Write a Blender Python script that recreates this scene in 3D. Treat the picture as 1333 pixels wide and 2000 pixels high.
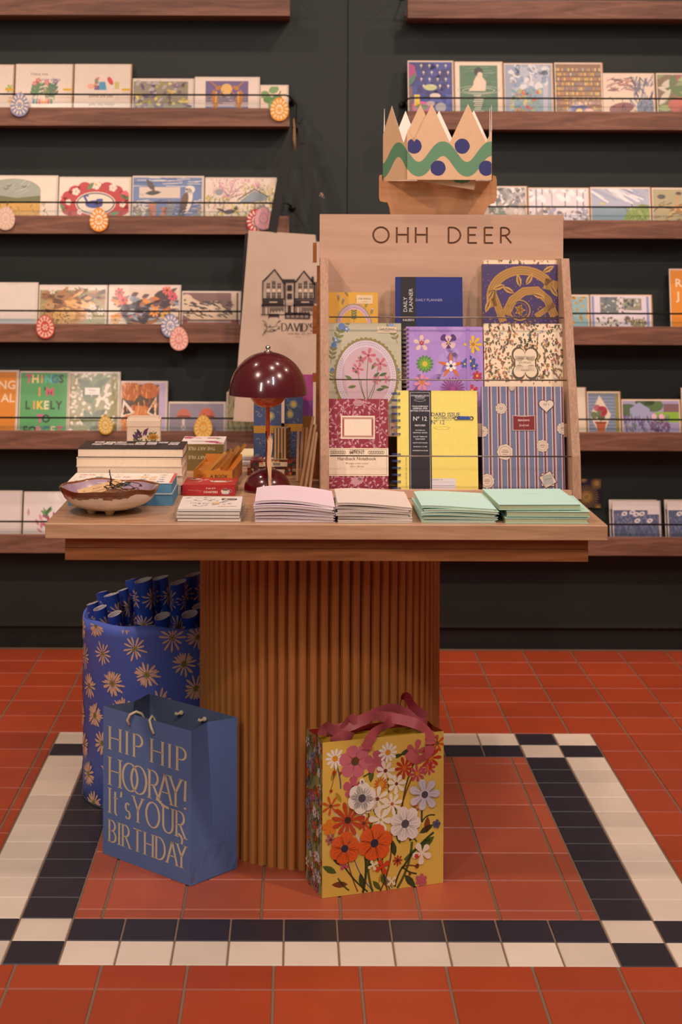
import bpy, math, random
from mathutils import Vector, Matrix
R = math.radians
# ------------------------------------------------------------------ camera, world, lights, exposure
FPX, CU, CV, CAMH, ROLL = 3178.0, 576.0, 498.0, 1.2586, 0.0035
scene = bpy.context.scene
COL = scene.collection
for o in list(bpy.data.objects):
    bpy.data.objects.remove(o)
cam = bpy.data.cameras.new('camera')
cam_ob = bpy.data.objects.new('camera', cam)
COL.objects.link(cam_ob)
cam_ob.location = (0, 0, CAMH)
cam_ob.rotation_euler = (R(90), -ROLL, 0)
cam.sensor_fit = 'AUTO'
cam.sensor_width = 36
cam.lens = FPX / 2000 * 36
cam.shift_x = (666.5 - CU) / 2000
cam.shift_y = -(1000 - CV) / 2000
cam.clip_start = .05
cam.dof.use_dof = True
cam.dof.focus_distance = 3.2
cam.dof.aperture_fstop = 6.3
scene.camera = cam_ob

w = bpy.data.worlds.new('world')
scene.world = w
w.use_nodes = True
w.node_tree.nodes['Background'].inputs[0].default_value = (1.0, .80, .62, 1)
w.node_tree.nodes['Background'].inputs[1].default_value = .10
scene.view_settings.view_transform = 'Standard'
scene.view_settings.look = 'None'
scene.view_settings.exposure = 0.20
scene.view_settings.gamma = 1
scene.view_settings.use_curve_mapping = False

WARM = (1.0, .705, .56)
def spot(loc, aim, power, size=100, blend=.7, rad=.05, col=WARM):
    l = bpy.data.lights.new('ceiling_spot', 'SPOT')
    l.energy = power; l.spot_size = R(size); l.spot_blend = blend
    l.shadow_soft_size = rad; l.color = col
    o = bpy.data.objects.new('ceiling_spot', l)
    COL.objects.link(o)
    o.location = loc
    o.rotation_euler = (Vector(aim) - Vector(loc)).to_track_quat('-Z', 'Y').to_euler()
def area(loc, aim, power, sx, sy, col):
    l = bpy.data.lights.new('ceiling_strip', 'AREA')
    l.shape = 'RECTANGLE'; l.size = sx; l.size_y = sy; l.energy = power; l.color = col
    o = bpy.data.objects.new('ceiling_strip', l)
    COL.objects.link(o)
    o.location = loc
    o.rotation_euler = (Vector(aim) - Vector(loc)).to_track_quat('-Z', 'Y').to_euler()
# spots washing the wall, spots over and in front of the table, two strip lights of the shop behind the camera
spot((.75, 3.7, 3.15), (-.2, 5.2, 1.2), 58)
spot((-1.1, 3.7, 3.15), (-1.0, 4.9, .9), 52)
spot((1.9, 3.7, 3.15), (1.2, 4.9, .8), 62)
spot((.1, .3, 3.15), (.05, 3.2, .55), 72, 75, rad=.1)
spot((-1.3, 2.1, 3.15), (-.9, 3.9, .0), 105, 95)
spot((1.5, 2.1, 3.15), (1.1, 3.9, .0), 105, 95)
spot((-1.05, 4.25, 3.15), (-1.0, 4.7, 0), 75, 60, .9)
spot((1.2, 4.25, 3.15), (1.15, 4.7, 0), 75, 60, .9)
spot((.35, 2.9, 3.15), (.35, 3.4, .8), 40, 80)
area((.9, .8, 3.1), (.5, 3.3, .6), 22, .18, 1.2, (.95, .93, 1.0))
area((-1.3, .0, 2.4), (-.1, 3.4, .5), 26, .3, 1.4, (1.0, .88, .76))

# ------------------------------------------------------------------ helpers
def PX(u, v, Y):
    """photo pixel at real distance Y -> world X, Z"""
    v0 = v - (u - CU) * ROLL
    u0 = u + (v - CV) * ROLL
    return ((u0 - CU) * Y / FPX, CAMH - (v0 - CV) * Y / FPX)
def lin(c):
    if isinstance(c, str):
        c = tuple(int(c[i:i + 2], 16) / 255 for i in (0, 2, 4))
    return tuple(x / 12.92 if x <= .04045 else ((x + .055) / 1.055) ** 2.4 for x in c[:3]) + (1,)
_c = {}
def C(c):
    if c not in _c: _c[c] = lin(c)
    return _c[c]

def clip_poly(pts, box):
    x0, y0, x1, y1 = box
    def cut(p, ax, val, sgn):
        out = []
        n = len(p)
        for i in range(n):
            a, b = p[i], p[(i + 1) % n]
            ia, ib = (a[ax] - val) * sgn >= 0, (b[ax] - val) * sgn >= 0
            if ia: out.append(a)
            if ia != ib:
                t = (val - a[ax]) / (b[ax] - a[ax])
                out.append((a[0] + t * (b[0] - a[0]), a[1] + t * (b[1] - a[1])))
        return out
    for ax, val, s in ((0, x0, 1), (0, x1, -1), (1, y0, 1), (1, y1, -1)):
        if len(pts) < 3: return []
        pts = cut(pts, ax, val, s)
    return pts

# a small vector font drawn with strokes: (advance, strokes)
def arc(cx, cy, rx, ry, a0, a1, n=12):
    return [(cx + rx * math.cos(R(a0 + (a1 - a0) * i / n)), cy + ry * math.sin(R(a0 + (a1 - a0) * i / n))) for i in range(n + 1)]
GL = {
 'A': (.74, [[(0, 0), (.37, 1)], [(.37, 1), (.74, 0)], [(.14, .36), (.60, .36)]]),
 'B': (.52, [[(.02, 0), (.02, 1)], [(.02, 1)] + arc(.2, .76, .26, .24, 90, -90) + [(.02, .52)], [(.02, .52)] + arc(.22, .26, .3, .26, 90, -90) + [(.02, 0)]]),
 'D': (.66, [[(.02, 0), (.02, 1)], [(.02, 1)] + arc(.2, .5, .46, .5, 90, -90, 16) + [(.02, 0)]]),
 'E': (.48, [[(.02, 0), (.02, 1)], [(.02, 1), (.48, 1)], [(.02, .52), (.42, .52)], [(.02, 0), (.48, 0)]]),
 'H': (.62, [[(.02, 0), (.02, 1)], [(.62, 0), (.62, 1)], [(.02, .52), (.62, .52)]]),
 'I': (.06, [[(.03, 0), (.03, 1)]]),
 'O': (.86, [arc(.43, .5, .42, .5, 0, 360, 32)]),
 'P': (.5, [[(.02, 0), (.02, 1)], [(.02, 1)] + arc(.2, .74, .28, .26, 90, -90) + [(.02, .48)]]),
 'R': (.6, [[(.02, 0), (.02, 1)], [(.02, 1)] + arc(.2, .74, .28, .26, 90, -90) + [(.02, .48)], [(.24, .48), (.58, 0)]]),
 'S': (.46, [arc(.23, .75, .2, .25, 30, 270, 14) + arc(.23, .25, .22, .25, 90, -150, 14)]),
 'T': (.62, [[(.31, 0), (.31, 1)], [(0, 1), (.62, 1)]]),
 'U': (.62, [[(.02, 1)] + arc(.32, .3, .3, .3, 180, 360, 14) + [(.62, 1)]]),
 'V': (.66, [[(0, 1), (.33, 0)], [(.33, 0), (.66, 1)]]),
 'Y': (.62, [[(0, 1), (.31, .48)], [(.62, 1), (.31, .48)], [(.31, .48), (.31, 0)]]),
 't': (.3, [[(.12, .92)] + arc(.24, .14, .12, .14, 180, 290, 6), [(0, .66), (.3, .66)]]),
 's': (.3, [arc(.15, .47, .13, .16, 40, 270, 10) + arc(.15, .16, .15, .155, 90, -150, 10)]),
 "'": (.12, [[(.08, 1), (.04, .78)]]),
 '!': (.1, [[(.08, 1), (.04, .28)], [(.05, .06), (.05, .0)]]),
 ' ': (.26, []),
}
KERN = {'OO': -.42, 'RA': -.2, 'AY': -.2, 'P ': -.27, ' H': -.27, 'DA': -.06, "t'": -.05}
_tx = {}
def font_polys(s, bold=0.0):
    """polygons of a line of text in Blender's own font, size 1, left aligned; also its width"""
    k = (s, bold)
    if k in _tx: return _tx[k]
    cu = bpy.data.curves.new('t', 'FONT')
    cu.body = s; cu.resolution_u = 2; cu.offset = bold; cu.size = 1
    ob = bpy.data.objects.new('t', cu)
    COL.objects.link(ob)
    dg = bpy.context.evaluated_depsgraph_get(); dg.update()
    me = bpy.data.meshes.new_from_object(ob.evaluated_get(dg))
    ps = [[(me.vertices[i].co.x, me.vertices[i].co.y) for i in p.vertices] for p in me.polygons]
    xs = [q[0] for p in ps for q in p] or [0, 1]
    x0, x1 = min(xs), max(xs)
    ps = [[(x - x0, y) for x, y in p] for p in ps]
    bpy.data.objects.remove(ob); bpy.data.curves.remove(cu); bpy.data.meshes.remove(me)
    _tx[k] = (ps, x1 - x0)
    return _tx[k]

class Art:
    """flat printed artwork: coloured polygons in the plane of a surface"""
    def __init__(s, w, h):
        s.w, s.h, s.p, s.L = w, h, [], 1
    def up(s, n=1): s.L += n; return s
    def poly(s, pts, col): s.p.append((list(pts), col, s.L))
    def rect(s, x0, y0, x1, y1, col): s.poly([(x0, y0), (x1, y0), (x1, y1), (x0, y1)], col)
    def ell(s, cx, cy, rx, ry, col, rot=0, n=16):
        c, d = math.cos(R(rot)), math.sin(R(rot))
        s.poly([(cx + rx * math.cos(2 * math.pi * i / n) * c - ry * math.sin(2 * math.pi * i / n) * d,
                 cy + rx * math.cos(2 * math.pi * i / n) * d + ry * math.sin(2 * math.pi * i / n) * c) for i in range(n)], col)
    def ring(s, cx, cy, rx, ry, wd, col, n=28, a0=0, a1=360):
        for i in range(n):
            a, b = R(a0 + (a1 - a0) * i / n), R(a0 + (a1 - a0) * (i + 1) / n)
            s.poly([(cx + (rx + e) * math.cos(t), cy + (ry + e) * math.sin(t)) for t, e in ((a, -wd / 2), (b, -wd / 2), (b, wd / 2), (a, wd / 2))], col)
    def line(s, pts, wd, col, taper=None, pen=None):
        n = len(pts)
        if n < 2: return
        L, Rr = [], []
        closed = n > 3 and abs(pts[0][0] - pts[-1][0]) + abs(pts[0][1] - pts[-1][1]) < 1e-6
        for i in range(n):
            a = pts[i - 1] if i > 0 else (pts[-2] if closed else pts[0])
            b = pts[i + 1] if i < n - 1 else (pts[1] if closed else pts[-1])
            dx, dy = b[0] - a[0], b[1] - a[1]
            l = math.hypot(dx, dy) or 1
            q = wd / 2
            if taper is not None: q *= 1 + (taper - 1) * i / (n - 1)
            if pen is not None: q = (pen + (wd - pen) * abs(dy / l) ** 1.3) / 2
            L.append((pts[i][0] - dy / l * q, pts[i][1] + dx / l * q))
            Rr.append((pts[i][0] + dy / l * q, pts[i][1] - dx / l * q))
        for i in range(n - 1):
            s.poly([L[i], L[i + 1], Rr[i + 1], Rr[i]], col)
    def curve(s, p0, p1, bend, wd, col, taper=None, n=7):
        mx, my = (p0[0] + p1[0]) / 2 - (p1[1] - p0[1]) * bend, (p0[1] + p1[1]) / 2 + (p1[0] - p0[0]) * bend
        pts = [((1 - t) ** 2 * p0[0] + 2 * t * (1 - t) * mx + t * t * p1[0], (1 - t) ** 2 * p0[1] + 2 * t * (1 - t) * my + t * t * p1[1]) for t in [i / n for i in range(n + 1)]]
        s.line(pts, wd, col, taper)
        return pts
    def leaf(s, x, y, l, wd, ang, col):
        c, d = math.cos(R(ang)), math.sin(R(ang))
        sh = [(0, 0), (.25, .38), (.5, .5), (.78, .32), (1, 0), (.78, -.32), (.5, -.5), (.25, -.38)]
        s.poly([(x + a * l * c - b * wd * d, y + a * l * d + b * wd * c) for a, b in sh], col)
    def petal(s, x, y, l, wd, ang, col):
        c, d = math.cos(R(ang)), math.sin(R(ang))
        sh = [(0, .08), (.35, .3), (.7, .5), (.92, .36), (1, 0), (.92, -.36), (.7, -.5), (.35, -.3), (0, -.08)]
        s.poly([(x + a * l * c - b * wd * d, y + a * l * d + b * wd * c) for a, b in sh], col)
    def flower(s, x, y, r, n, col, cc, pw=.5, rot=0, cr=.25, pointed=False, jag=0):
        for i in range(n):
            l = r * (1 + (random.random() - .5) * jag)
            (s.leaf if pointed else s.petal)(x, y, l, pw * r, rot + 360 * i / n, col)
        s.up(); s.ell(x, y, r * cr, r * cr, cc, n=10)
        s.L -= 1
    def sprig(s, x, y, l, ang, col, k=4, lw=.3, w=.02, fl=None):
        c, d = math.cos(R(ang)), math.sin(R(ang))
        s.line([(x, y), (x + l * c, y + l * d)], w * l * 1.6, col)
        for i in range(k):
            t = l * (.25 + .7 * i / k)
            for sg in (-1, 1):
                s.leaf(x + t * c, y + t * d, l * lw, l * lw * .45, ang + sg * 48, col)
        if fl: s.up(); s.ell(x + l * c, y + l * d, l * .16, l * .16, fl, n=8); s.L -= 1
    def text(s, t, x, y, size, col, al='c', bold=0.0, sx=1, rot=0, w=None):
        ps, tw = font_polys(t, bold)
        if w: size = w / tw / sx
        ox = {'c': -tw / 2, 'l': 0, 'r': -tw}[al]
        c, d = math.cos(R(rot)), math.sin(R(rot))
        for p in ps:
            q = [((a + ox) * size * sx, b * size) for a, b in p]
            s.poly([(x + a * c - b * d, y + a * d + b * c) for a, b in q], col)
    def stroke_text(s, t, x, y, h, wd, col, w=None, serif=True, gap=.2, pen=None, sx=1):
        tot = sum(GL[ch][0] * sx + gap for ch in t) - gap + sum(KERN.get(t[i:i + 2], 0) for i in range(len(t) - 1))
        k = (w / (tot * h)) if w else 1
        cx = x
        for idx, ch in enumerate(t):
            adv, strokes = GL[ch]
            for st in strokes:
                pts = [(cx + a * h * k * sx, y + b * h) for a, b in st]
                s.line(pts, wd, col, pen=pen if serif else None)
                if serif:
                    for j in (0, -1):
                        o = 1 if j == 0 else -2
                        if abs(pts[j][0] - pts[o][0]) < abs(pts[j][1] - pts[o][1]) * .9 and ch not in "!'sO" and h > .01:
                            if abs(st[j][1] - round(st[j][1])) < .03:
                                s.rect(pts[j][0] - h * .12, pts[j][1] - h * .015, pts[j][0] + h * .12, pts[j][1] + h * .015, col)
            nxt = t[idx + 1] if idx + 1 < len(t) else ''
            cx += (adv * sx + gap + KERN.get(ch + nxt, 0)) * h * k
        return cx
    def emit(s, mb, fn, box=None, step=3e-5, base=8e-5):
        box = box or (0, 0, s.w, s.h)
        for pts, col, L in s.p:
            pts = clip_poly(pts, box)
            if len(pts) < 3: continue
            ar = sum(pts[i - 1][0] * pts[i][1] - pts[i][0] * pts[i - 1][1] for i in range(len(pts)))
            if abs(ar) < 1e-9: continue
            if ar < 0: pts = pts[::-1]
            mb.face([fn(px, py, base + L * step) for px, py in pts], col)

class MB:
    def __init__(s): s.v, s.f, s.c, s.m, s.sm = [], [], [], [], []
    def face(s, pts, col='ffffff', mat=0, sm=False):
        n = len(s.v)
        s.v += [tuple(p) for p in pts]
        s.f.append(tuple(range(n, n + len(pts)))); s.c.append(col); s.m.append(mat); s.sm.append(sm)
    def mesh(s, vs, fs, col='ffffff', mat=0, sm=False):
        n = len(s.v)
        s.v += [tuple(p) for p in vs]
        for f in fs:
            s.f.append(tuple(i + n for i in f)); s.c.append(col); s.m.append(mat); s.sm.append(sm)
    def box(s, a, b, col='ffffff', mat=0, top=None, front=None):
        x0, y0, z0 = a; x1, y1, z1 = b
        vs = [(x0, y0, z0), (x1, y0, z0), (x1, y1, z0), (x0, y1, z0), (x0, y0, z1), (x1, y0, z1), (x1, y1, z1), (x0, y1, z1)]
        s.mesh(vs, [(0, 3, 2, 1), (4, 5, 6, 7), (0, 1, 5, 4), (1, 2, 6, 5), (2, 3, 7, 6), (3, 0, 4, 7)], col, mat)
        if top: s.c[-5] = top
        if front: s.c[-4] = front
    def prism(s, pts, fn, d0, d1, col='ffffff', mat=0):
        """extrude outline pts between depths d0 and d1, fn(x, y, d) -> point"""
        n = len(pts)
        vs = [fn(x, y, d0) for x, y in pts] + [fn(x, y, d1) for x, y in pts]
        fs = [tuple(range(n))[::-1], tuple(range(n, 2 * n))] + [(i, (i + 1) % n, n + (i + 1) % n, n + i) for i in range(n)]
        s.mesh(vs, fs, col, mat)
    def tube(s, pts, r, col='ffffff', mat=0, n=8, caps=True, flat=None):
        """flat = (rx, ry) for a ribbon section"""
        pts = [Vector(p) for p in pts]
        m = len(pts)
        rs = r if isinstance(r, (list, tuple)) else [r] * m
        up = Vector((0, 0, 1)); vs = []
        t0 = (pts[1] - pts[0]).normalized()
        if abs(t0.dot(up)) > .95: up = Vector((1, 0, 0))
        nrm = (up - t0 * up.dot(t0)).normalized()
        for i in range(m):
            t = (pts[min(i + 1, m - 1)] - pts[max(i - 1, 0)]).normalized()
            nrm = (nrm - t * nrm.dot(t)).normalized()
            b = t.cross(nrm)
            for k in range(n):
                a = 2 * math.pi * k / n
                vs.append(pts[i] + (nrm * math.cos(a) + b * math.sin(a)) * rs[i])
        fs = [(i * n + k, i * n + (k + 1) % n, (i + 1) * n + (k + 1) % n, (i + 1) * n + k) for i in range(m - 1) for k in range(n)]
        if caps: fs += [tuple(range(n))[::-1], tuple(range((m - 1) * n, m * n))]
        s.mesh(vs, fs, col, mat, True)
    def lathe(s, prof, c=(0, 0, 0), n=40, col='ffffff', mat=0, rmod=None, zmod=None):
        vs = []
        for r, z in prof:
            for k in range(n):
                a = 2 * math.pi * k / n
                q = r * (rmod(a, z) if rmod else 1)
                vs.append((c[0] + q * math.cos(a), c[1] + q * math.sin(a), c[2] + z + (zmod(a, r, z) if zmod else 0)))
        m = len(prof)
        fs = [(i * n + k, i * n + (k + 1) % n, (i + 1) * n + (k + 1) % n, (i + 1) * n + k) for i in range(m - 1) for k in range(n)]
        s.mesh(vs, fs, col, mat, True)
    def sphere(s, c, r, col='ffffff', mat=0, n=12, sz=1):
        s.lathe([(max(1e-5, r * math.sin(math.pi * i / n)), -r * sz * math.cos(math.pi * i / n)) for i in range(n + 1)], c, n * 2, col, mat)
    def build(s, name, mats, parent=None, bevel=0, loc=None, rot=None, solid=0, weld=False):
        me = bpy.data.meshes.new(name)
        me.from_pydata(s.v, [], s.f)
        mats = mats if isinstance(mats, (list, tuple)) else [mats]
        for m in mats: me.materials.append(m)
        at = me.color_attributes.new('Col', 'FLOAT_COLOR', 'CORNER')
        buf = []
        for p, c in zip(me.polygons, s.c):
            buf += list(C(c)) * p.loop_total
        at.data.foreach_set('color', buf)
        me.polygons.foreach_set('material_index', s.m)
        me.polygons.foreach_set('use_smooth', s.sm)
        me.update()
        o = bpy.data.objects.new(name, me)
        COL.objects.link(o)
        if parent: o.parent = parent
        if loc: o.location = loc
        if rot: o.rotation_euler = rot
        if solid:
            q = o.modifiers.new('s', 'SOLIDIFY'); q.thickness = solid; q.offset = 0
        if bevel:
            q = o.modifiers.new('b', 'BEVEL'); q.width = bevel; q.segments = 2; q.limit_method = 'ANGLE'; q.angle_limit = R(50)
        return o

def tag(o, label, cat, group=None):
    o['label'] = label; o['category'] = cat
    if group: o['group'] = group
    return o
def thing(name, label, cat, loc, rot=(0, 0, 0), group=None):
    o = bpy.data.objects.new(name, None)
    o.empty_display_size = .05
    COL.objects.link(o)
    o.location = loc; o.rotation_euler = rot
    return tag(o, label, cat, group)
def struct(o):
    o['kind'] = 'structure'
    return o
FR = lambda x, y, d: (x, -d, y)            # artwork on a face that looks towards -Y
TP = lambda x, y, d: (x, y, d)             # artwork on a face that looks up
def front_fn(x0, y0, z0): return lambda x, y, d: (x0 + x, y0 - d, z0 + y)
def top_fn(x0, y0, z0): return lambda x, y, d: (x0 + x, y0 + y, z0 + d)

# ------------------------------------------------------------------ materials
def new_mat(name):
    m = bpy.data.materials.new(name); m.use_nodes = True
    nt = m.node_tree
    return m, nt, nt.nodes['Principled BSDF']
def link(nt, a, b): nt.links.new(a, b)
def printed(name, rough=.6, coat=0.0, noise=.06, scale=120, metal=0.0, bump=0.0, spec=.5, sheen=0):
    """colour comes with the surface's own printed colours, with slight fibre variation"""
    m, nt, b = new_mat(name)
    at = nt.nodes.new('ShaderNodeVertexColor'); at.layer_name = 'Col'
    tc = nt.nodes.new('ShaderNodeTexCoord')
    n = nt.nodes.new('ShaderNodeTexNoise'); n.inputs['Scale'].default_value = scale
    link(nt, tc.outputs['Object'], n.inputs['Vector'])
    mr = nt.nodes.new('ShaderNodeMapRange'); mr.inputs['To Min'].default_value = 1 - noise; mr.inputs['To Max'].default_value = 1 + noise
    link(nt, n.outputs['Fac'], mr.inputs['Value'])
    mx = nt.nodes.new('ShaderNodeMix'); mx.data_type = 'RGBA'; mx.blend_type = 'MULTIPLY'; mx.inputs[0].default_value = 1
    link(nt, at.outputs['Color'], mx.inputs[6]); link(nt, mr.outputs['Result'], mx.inputs[7])
    link(nt, mx.outputs[2], b.inputs['Base Color'])
    b.inputs['Roughness'].default_value = rough; b.inputs['Metallic'].default_value = metal
    b.inputs['Coat Weight'].default_value = coat; b.inputs['Coat Roughness'].default_value = .08
    b.inputs['Specular IOR Level'].default_value = spec
    if bump:
        bp = nt.nodes.new('ShaderNodeBump'); bp.inputs['Strength'].default_value = bump; bp.inputs['Distance'].default_value = .001
        link(nt, n.outputs['Fac'], bp.inputs['Height']); link(nt, bp.outputs['Normal'], b.inputs['Normal'])
        if coat: link(nt, bp.outputs['Normal'], b.inputs['Coat Normal'])
    return m
def wood(name, c1, c2, axis='X', scale=1.0, rough=.5, spec=.4, rings=True):
    m, nt, b = new_mat(name)
    tc = nt.nodes.new('ShaderNodeTexCoord'); mp = nt.nodes.new('ShaderNodeMapping')
    st = {'X': (1.2, 14, 14), 'Y': (14, 1.2, 14), 'Z': (14, 14, 1.2)}[axis]
    mp.inputs['Scale'].default_value = [q * scale for q in st]
    link(nt, tc.outputs['Object'], mp.inputs['Vector'])
    n1 = nt.nodes.new('ShaderNodeTexNoise'); n1.inputs['Scale'].default_value = 1.6; n1.inputs['Detail'].default_value = 4; n1.inputs['Distortion'].default_value = 1.2
    link(nt, mp.outputs[0], n1.inputs['Vector'])
    n2 = nt.nodes.new('ShaderNodeTexNoise'); n2.inputs['Scale'].default_value = 14; n2.inputs['Detail'].default_value = 3
    link(nt, mp.outputs[0], n2.inputs['Vector'])
    mul = nt.nodes.new('ShaderNodeMath'); mul.operation = 'MULTIPLY_ADD'; mul.inputs[1].default_value = 7.0; mul.inputs[2].default_value = 0
    link(nt, n1.outputs['Fac'], mul.inputs[0])
    fr = nt.nodes.new('ShaderNodeMath'); fr.operation = 'PINGPONG'; fr.inputs[1].default_value = 1
    link(nt, mul.outputs[0], fr.inputs[0])
    ad = nt.nodes.new('ShaderNodeMath'); ad.operation = 'MULTIPLY_ADD'; ad.inputs[1].default_value = .5 if rings else .15
    link(nt, fr.outputs[0], ad.inputs[0]); 
    m2 = nt.nodes.new('ShaderNodeMath'); m2.operation = 'MULTIPLY'; m2.inputs[1].default_value = .75
    link(nt, n2.outputs['Fac'], m2.inputs[0]); link(nt, m2.outputs[0], ad.inputs[2])
    cr = nt.nodes.new('ShaderNodeValToRGB')
    cr.color_ramp.elements[0].position = .15; cr.color_ramp.elements[1].position = .95
    cr.color_ramp.elements[0].color = C(c1); cr.color_ramp.elements[1].color = C(c2)
    link(nt, ad.outputs[0], cr.inputs['Fac']); link(nt, cr.outputs['Color'], b.inputs['Base Color'])
    bp = nt.nodes.new('ShaderNodeBump'); bp.inputs['Strength'].default_value = .15; bp.inputs['Distance'].default_value = .001
    link(nt, n2.outputs['Fac'], bp.inputs['Height']); link(nt, bp.outputs['Normal'], b.inputs['Normal'])
    b.inputs['Roughness'].default_value = rough; b.inputs['Specular IOR Level'].default_value = spec
    return m
def plain(name, col, rough=.5, metal=0, coat=0, noise=.08, scale=30, bump=0, spec=.5):
    m, nt, b = new_mat(name)
    tc = nt.nodes.new('ShaderNodeTexCoord')
    n = nt.nodes.new('ShaderNodeTexNoise'); n.inputs['Scale'].default_value = scale; n.inputs['Detail'].default_value = 4
    link(nt, tc.outputs['Object'], n.inputs['Vector'])
    cr = nt.nodes.new('ShaderNodeValToRGB')
    c = C(col)
    cr.color_ramp.elements[0].position = .3; cr.color_ramp.elements[1].position = .7
    cr.color_ramp.elements[0].color = [q * (1 - noise) for q in c[:3]] + [1]
    cr.color_ramp.elements[1].color = [min(1, q * (1 + noise)) for q in c[:3]] + [1]
    link(nt, n.outputs['Fac'], cr.inputs['Fac']); link(nt, cr.outputs['Color'], b.inputs['Base Color'])
    b.inputs['Roughness'].default_value = rough; b.inputs['Metallic'].default_value = metal
    b.inputs['Coat Weight'].default_value = coat; b.inputs['Coat Roughness'].default_value = .04
    b.inputs['Specular IOR Level'].default_value = spec
    if bump:
        bp = nt.nodes.new('ShaderNodeBump'); bp.inputs['Strength'].default_value = bump; bp.inputs['Distance'].default_value = .002
        link(nt, n.outputs['Fac'], bp.inputs['Height']); link(nt, bp.outputs['Normal'], b.inputs['Normal'])
    return m
def clear(name, tint=(1, 1, 1), rough=.05, fac=.12):
    m, nt, b = new_mat(name)
    nt.nodes.remove(b)
    out = nt.nodes['Material Output']
    tr = nt.nodes.new('ShaderNodeBsdfTransparent'); tr.inputs[0].default_value = (*tint, 1)
    gl = nt.nodes.new('ShaderNodeBsdfGlossy'); gl.inputs['Roughness'].default_value = rough
    fz = nt.nodes.new('ShaderNodeLayerWeight'); fz.inputs['Blend'].default_value = .12
    ad = nt.nodes.new('ShaderNodeMath'); ad.operation = 'MULTIPLY_ADD'; ad.inputs[1].default_value = .25; ad.inputs[2].default_value = fac
    link(nt, fz.outputs['Fresnel'], ad.inputs[0])
    mx = nt.nodes.new('ShaderNodeMixShader')
    link(nt, ad.outputs[0], mx.inputs[0]); link(nt, tr.outputs[0], mx.inputs[1]); link(nt, gl.outputs[0], mx.inputs[2])
    link(nt, mx.outputs[0], out.inputs['Surface'])
    return m
M_paper = printed('paper', .65)
M_card = printed('glossy_card', .45, coat=.3, scale=25, bump=.35)
M_cover = printed('book_cover', .5, coat=.12)
M_cloth = printed('book_cloth', .8, noise=.15, scale=900, bump=.4)
M_pages = printed('page_edges', .8, noise=.10, scale=260)
M_tile = printed('floor_tile', .42, noise=.10, scale=9, spec=.45)
M_fabric = printed('coated_fabric', .6, noise=.05, scale=60, bump=.15)
M_satin = printed('satin_ribbon', .45, coat=.1)
M_canvas = printed('cotton_canvas', .9, noise=.1, scale=14, bump=.8)
M_oak = wood('oak', '9c7452', 'c09a78', 'X', 1, .33, .6)
M_oakfront = wood('oak_apron', '7d4a24', 'a5693a', 'X', 1, .5)
M_slat = wood('oak_slats', 'ac6c32', 'c48a48', 'Z', .6, .5, rings=False)
M_walnut = wood('walnut', '583a2e', '8a6250', 'X', .8, .55)
M_ply = wood('birch_plywood', 'b49078', 'c4a288', 'X', .45, .5)
M_plyedge = wood('plywood_edge', '8c6a52', 'c9a488', 'Z', 2, .6, rings=False)
M_orangewood = wood('cherry_wood', '8a4a1c', 'b8703a', 'X', .8, .45)
M_groove = plain('engraved_wood', '6d4426', .8)
M_wall = plain('green_wall_paint', '1c2521', .62, noise=.06, scale=3, bump=.05)
M_black = plain('black_metal', '14110f', .45, metal=.3)
M_plinth = plain('black_plinth', '0a0705', .7)
M_steel = plain('steel_wire', '8a8078', .35, metal=.9)
M_chrome = plain('chrome', 'd8d0c8', .12, metal=1)
M_burgundy = plain('burgundy_lacquer', '4e0d16', .22, coat=1, noise=.02)
M_lampred = plain('red_lacquer', 'b84420', .25, coat=.8, noise=.02)
M_clear = clear('clear_acrylic', (.93, .95, .95), rough=.22, fac=.03)
M_cello = clear('cellophane', (.99, .99, .98), .15, .03)
M_cream = plain('cotton_cord', 'd9c8a4', .85)
M_twine = plain('brown_twine', '8a6a48', .9)
# ------------------------------------------------------------------ the room
random.seed(4)
def rnd(a, b): return random.uniform(a, b)
def vary(hexc, amt=.08):
    f = 1 + rnd(-amt, amt)
    return ''.join('%02x' % max(0, min(255, int(int(hexc[i:i + 2], 16) * f))) for i in (0, 2, 4))
SX0, SX1, SY0, SY1 = -.616, .784, 2.884, 4.287       # the black and white border square
fl = MB()
fl.box((-2.2, .6, -.03), (2.6, 5.25, -.002), '7a6858')
def tile(x0, y0, x1, y1, col, g=.0022):
    if x1 - x0 < .006 or y1 - y0 < .006: return
    x0 += g; y0 += g; x1 -= g; y1 -= g
    e = .0012
    col = vary(col, .05)
    dz = rnd(-.0002, .0002)
    o = [(x0, y0, -.002), (x1, y0, -.002), (x1, y1, -.002), (x0, y1, -.002)]
    t = [(x0 + e, y0 + e, dz), (x1 - e, y0 + e, dz), (x1 - e, y1 - e, dz), (x0 + e, y1 - e, dz)]
    fl.mesh(o + t, [(4, 5, 6, 7), (0, 1, 5, 4), (1, 2, 6, 5), (2, 3, 7, 6), (3, 0, 4, 7)], col)
RED, BLK, WHT = 'a14224', '2b2832', 'd9ccbc'
gx = [-.0327 + .1525 * k for k in range(-15, 19)]
gy = [4.287 + .150 * k for k in range(-25, 7)]
for i in range(len(gx) - 1):
    for j in range(len(gy) - 1):
        x0, x1, y0, y1 = gx[i], gx[i + 1], gy[j], min(gy[j + 1], 5.24)
        if x1 <= SX0 or x0 >= SX1 or y1 <= SY0 or y0 >= SY1:
            tile(x0, y0, x1, y1, RED); continue
        if x0 < SX0: tile(x0, y0, SX0, y1, RED); x0 = SX0
        if x1 > SX1: tile(SX1, y0, x1, y1, RED); x1 = SX1
        if y0 < SY0: tile(x0, y0, x1, SY0, RED)
        if y1 > SY1: tile(x0, SY1, x1, y1, RED)
tw, td = (SX1 - SX0) / 14, (SY1 - SY0) / 14
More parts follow.
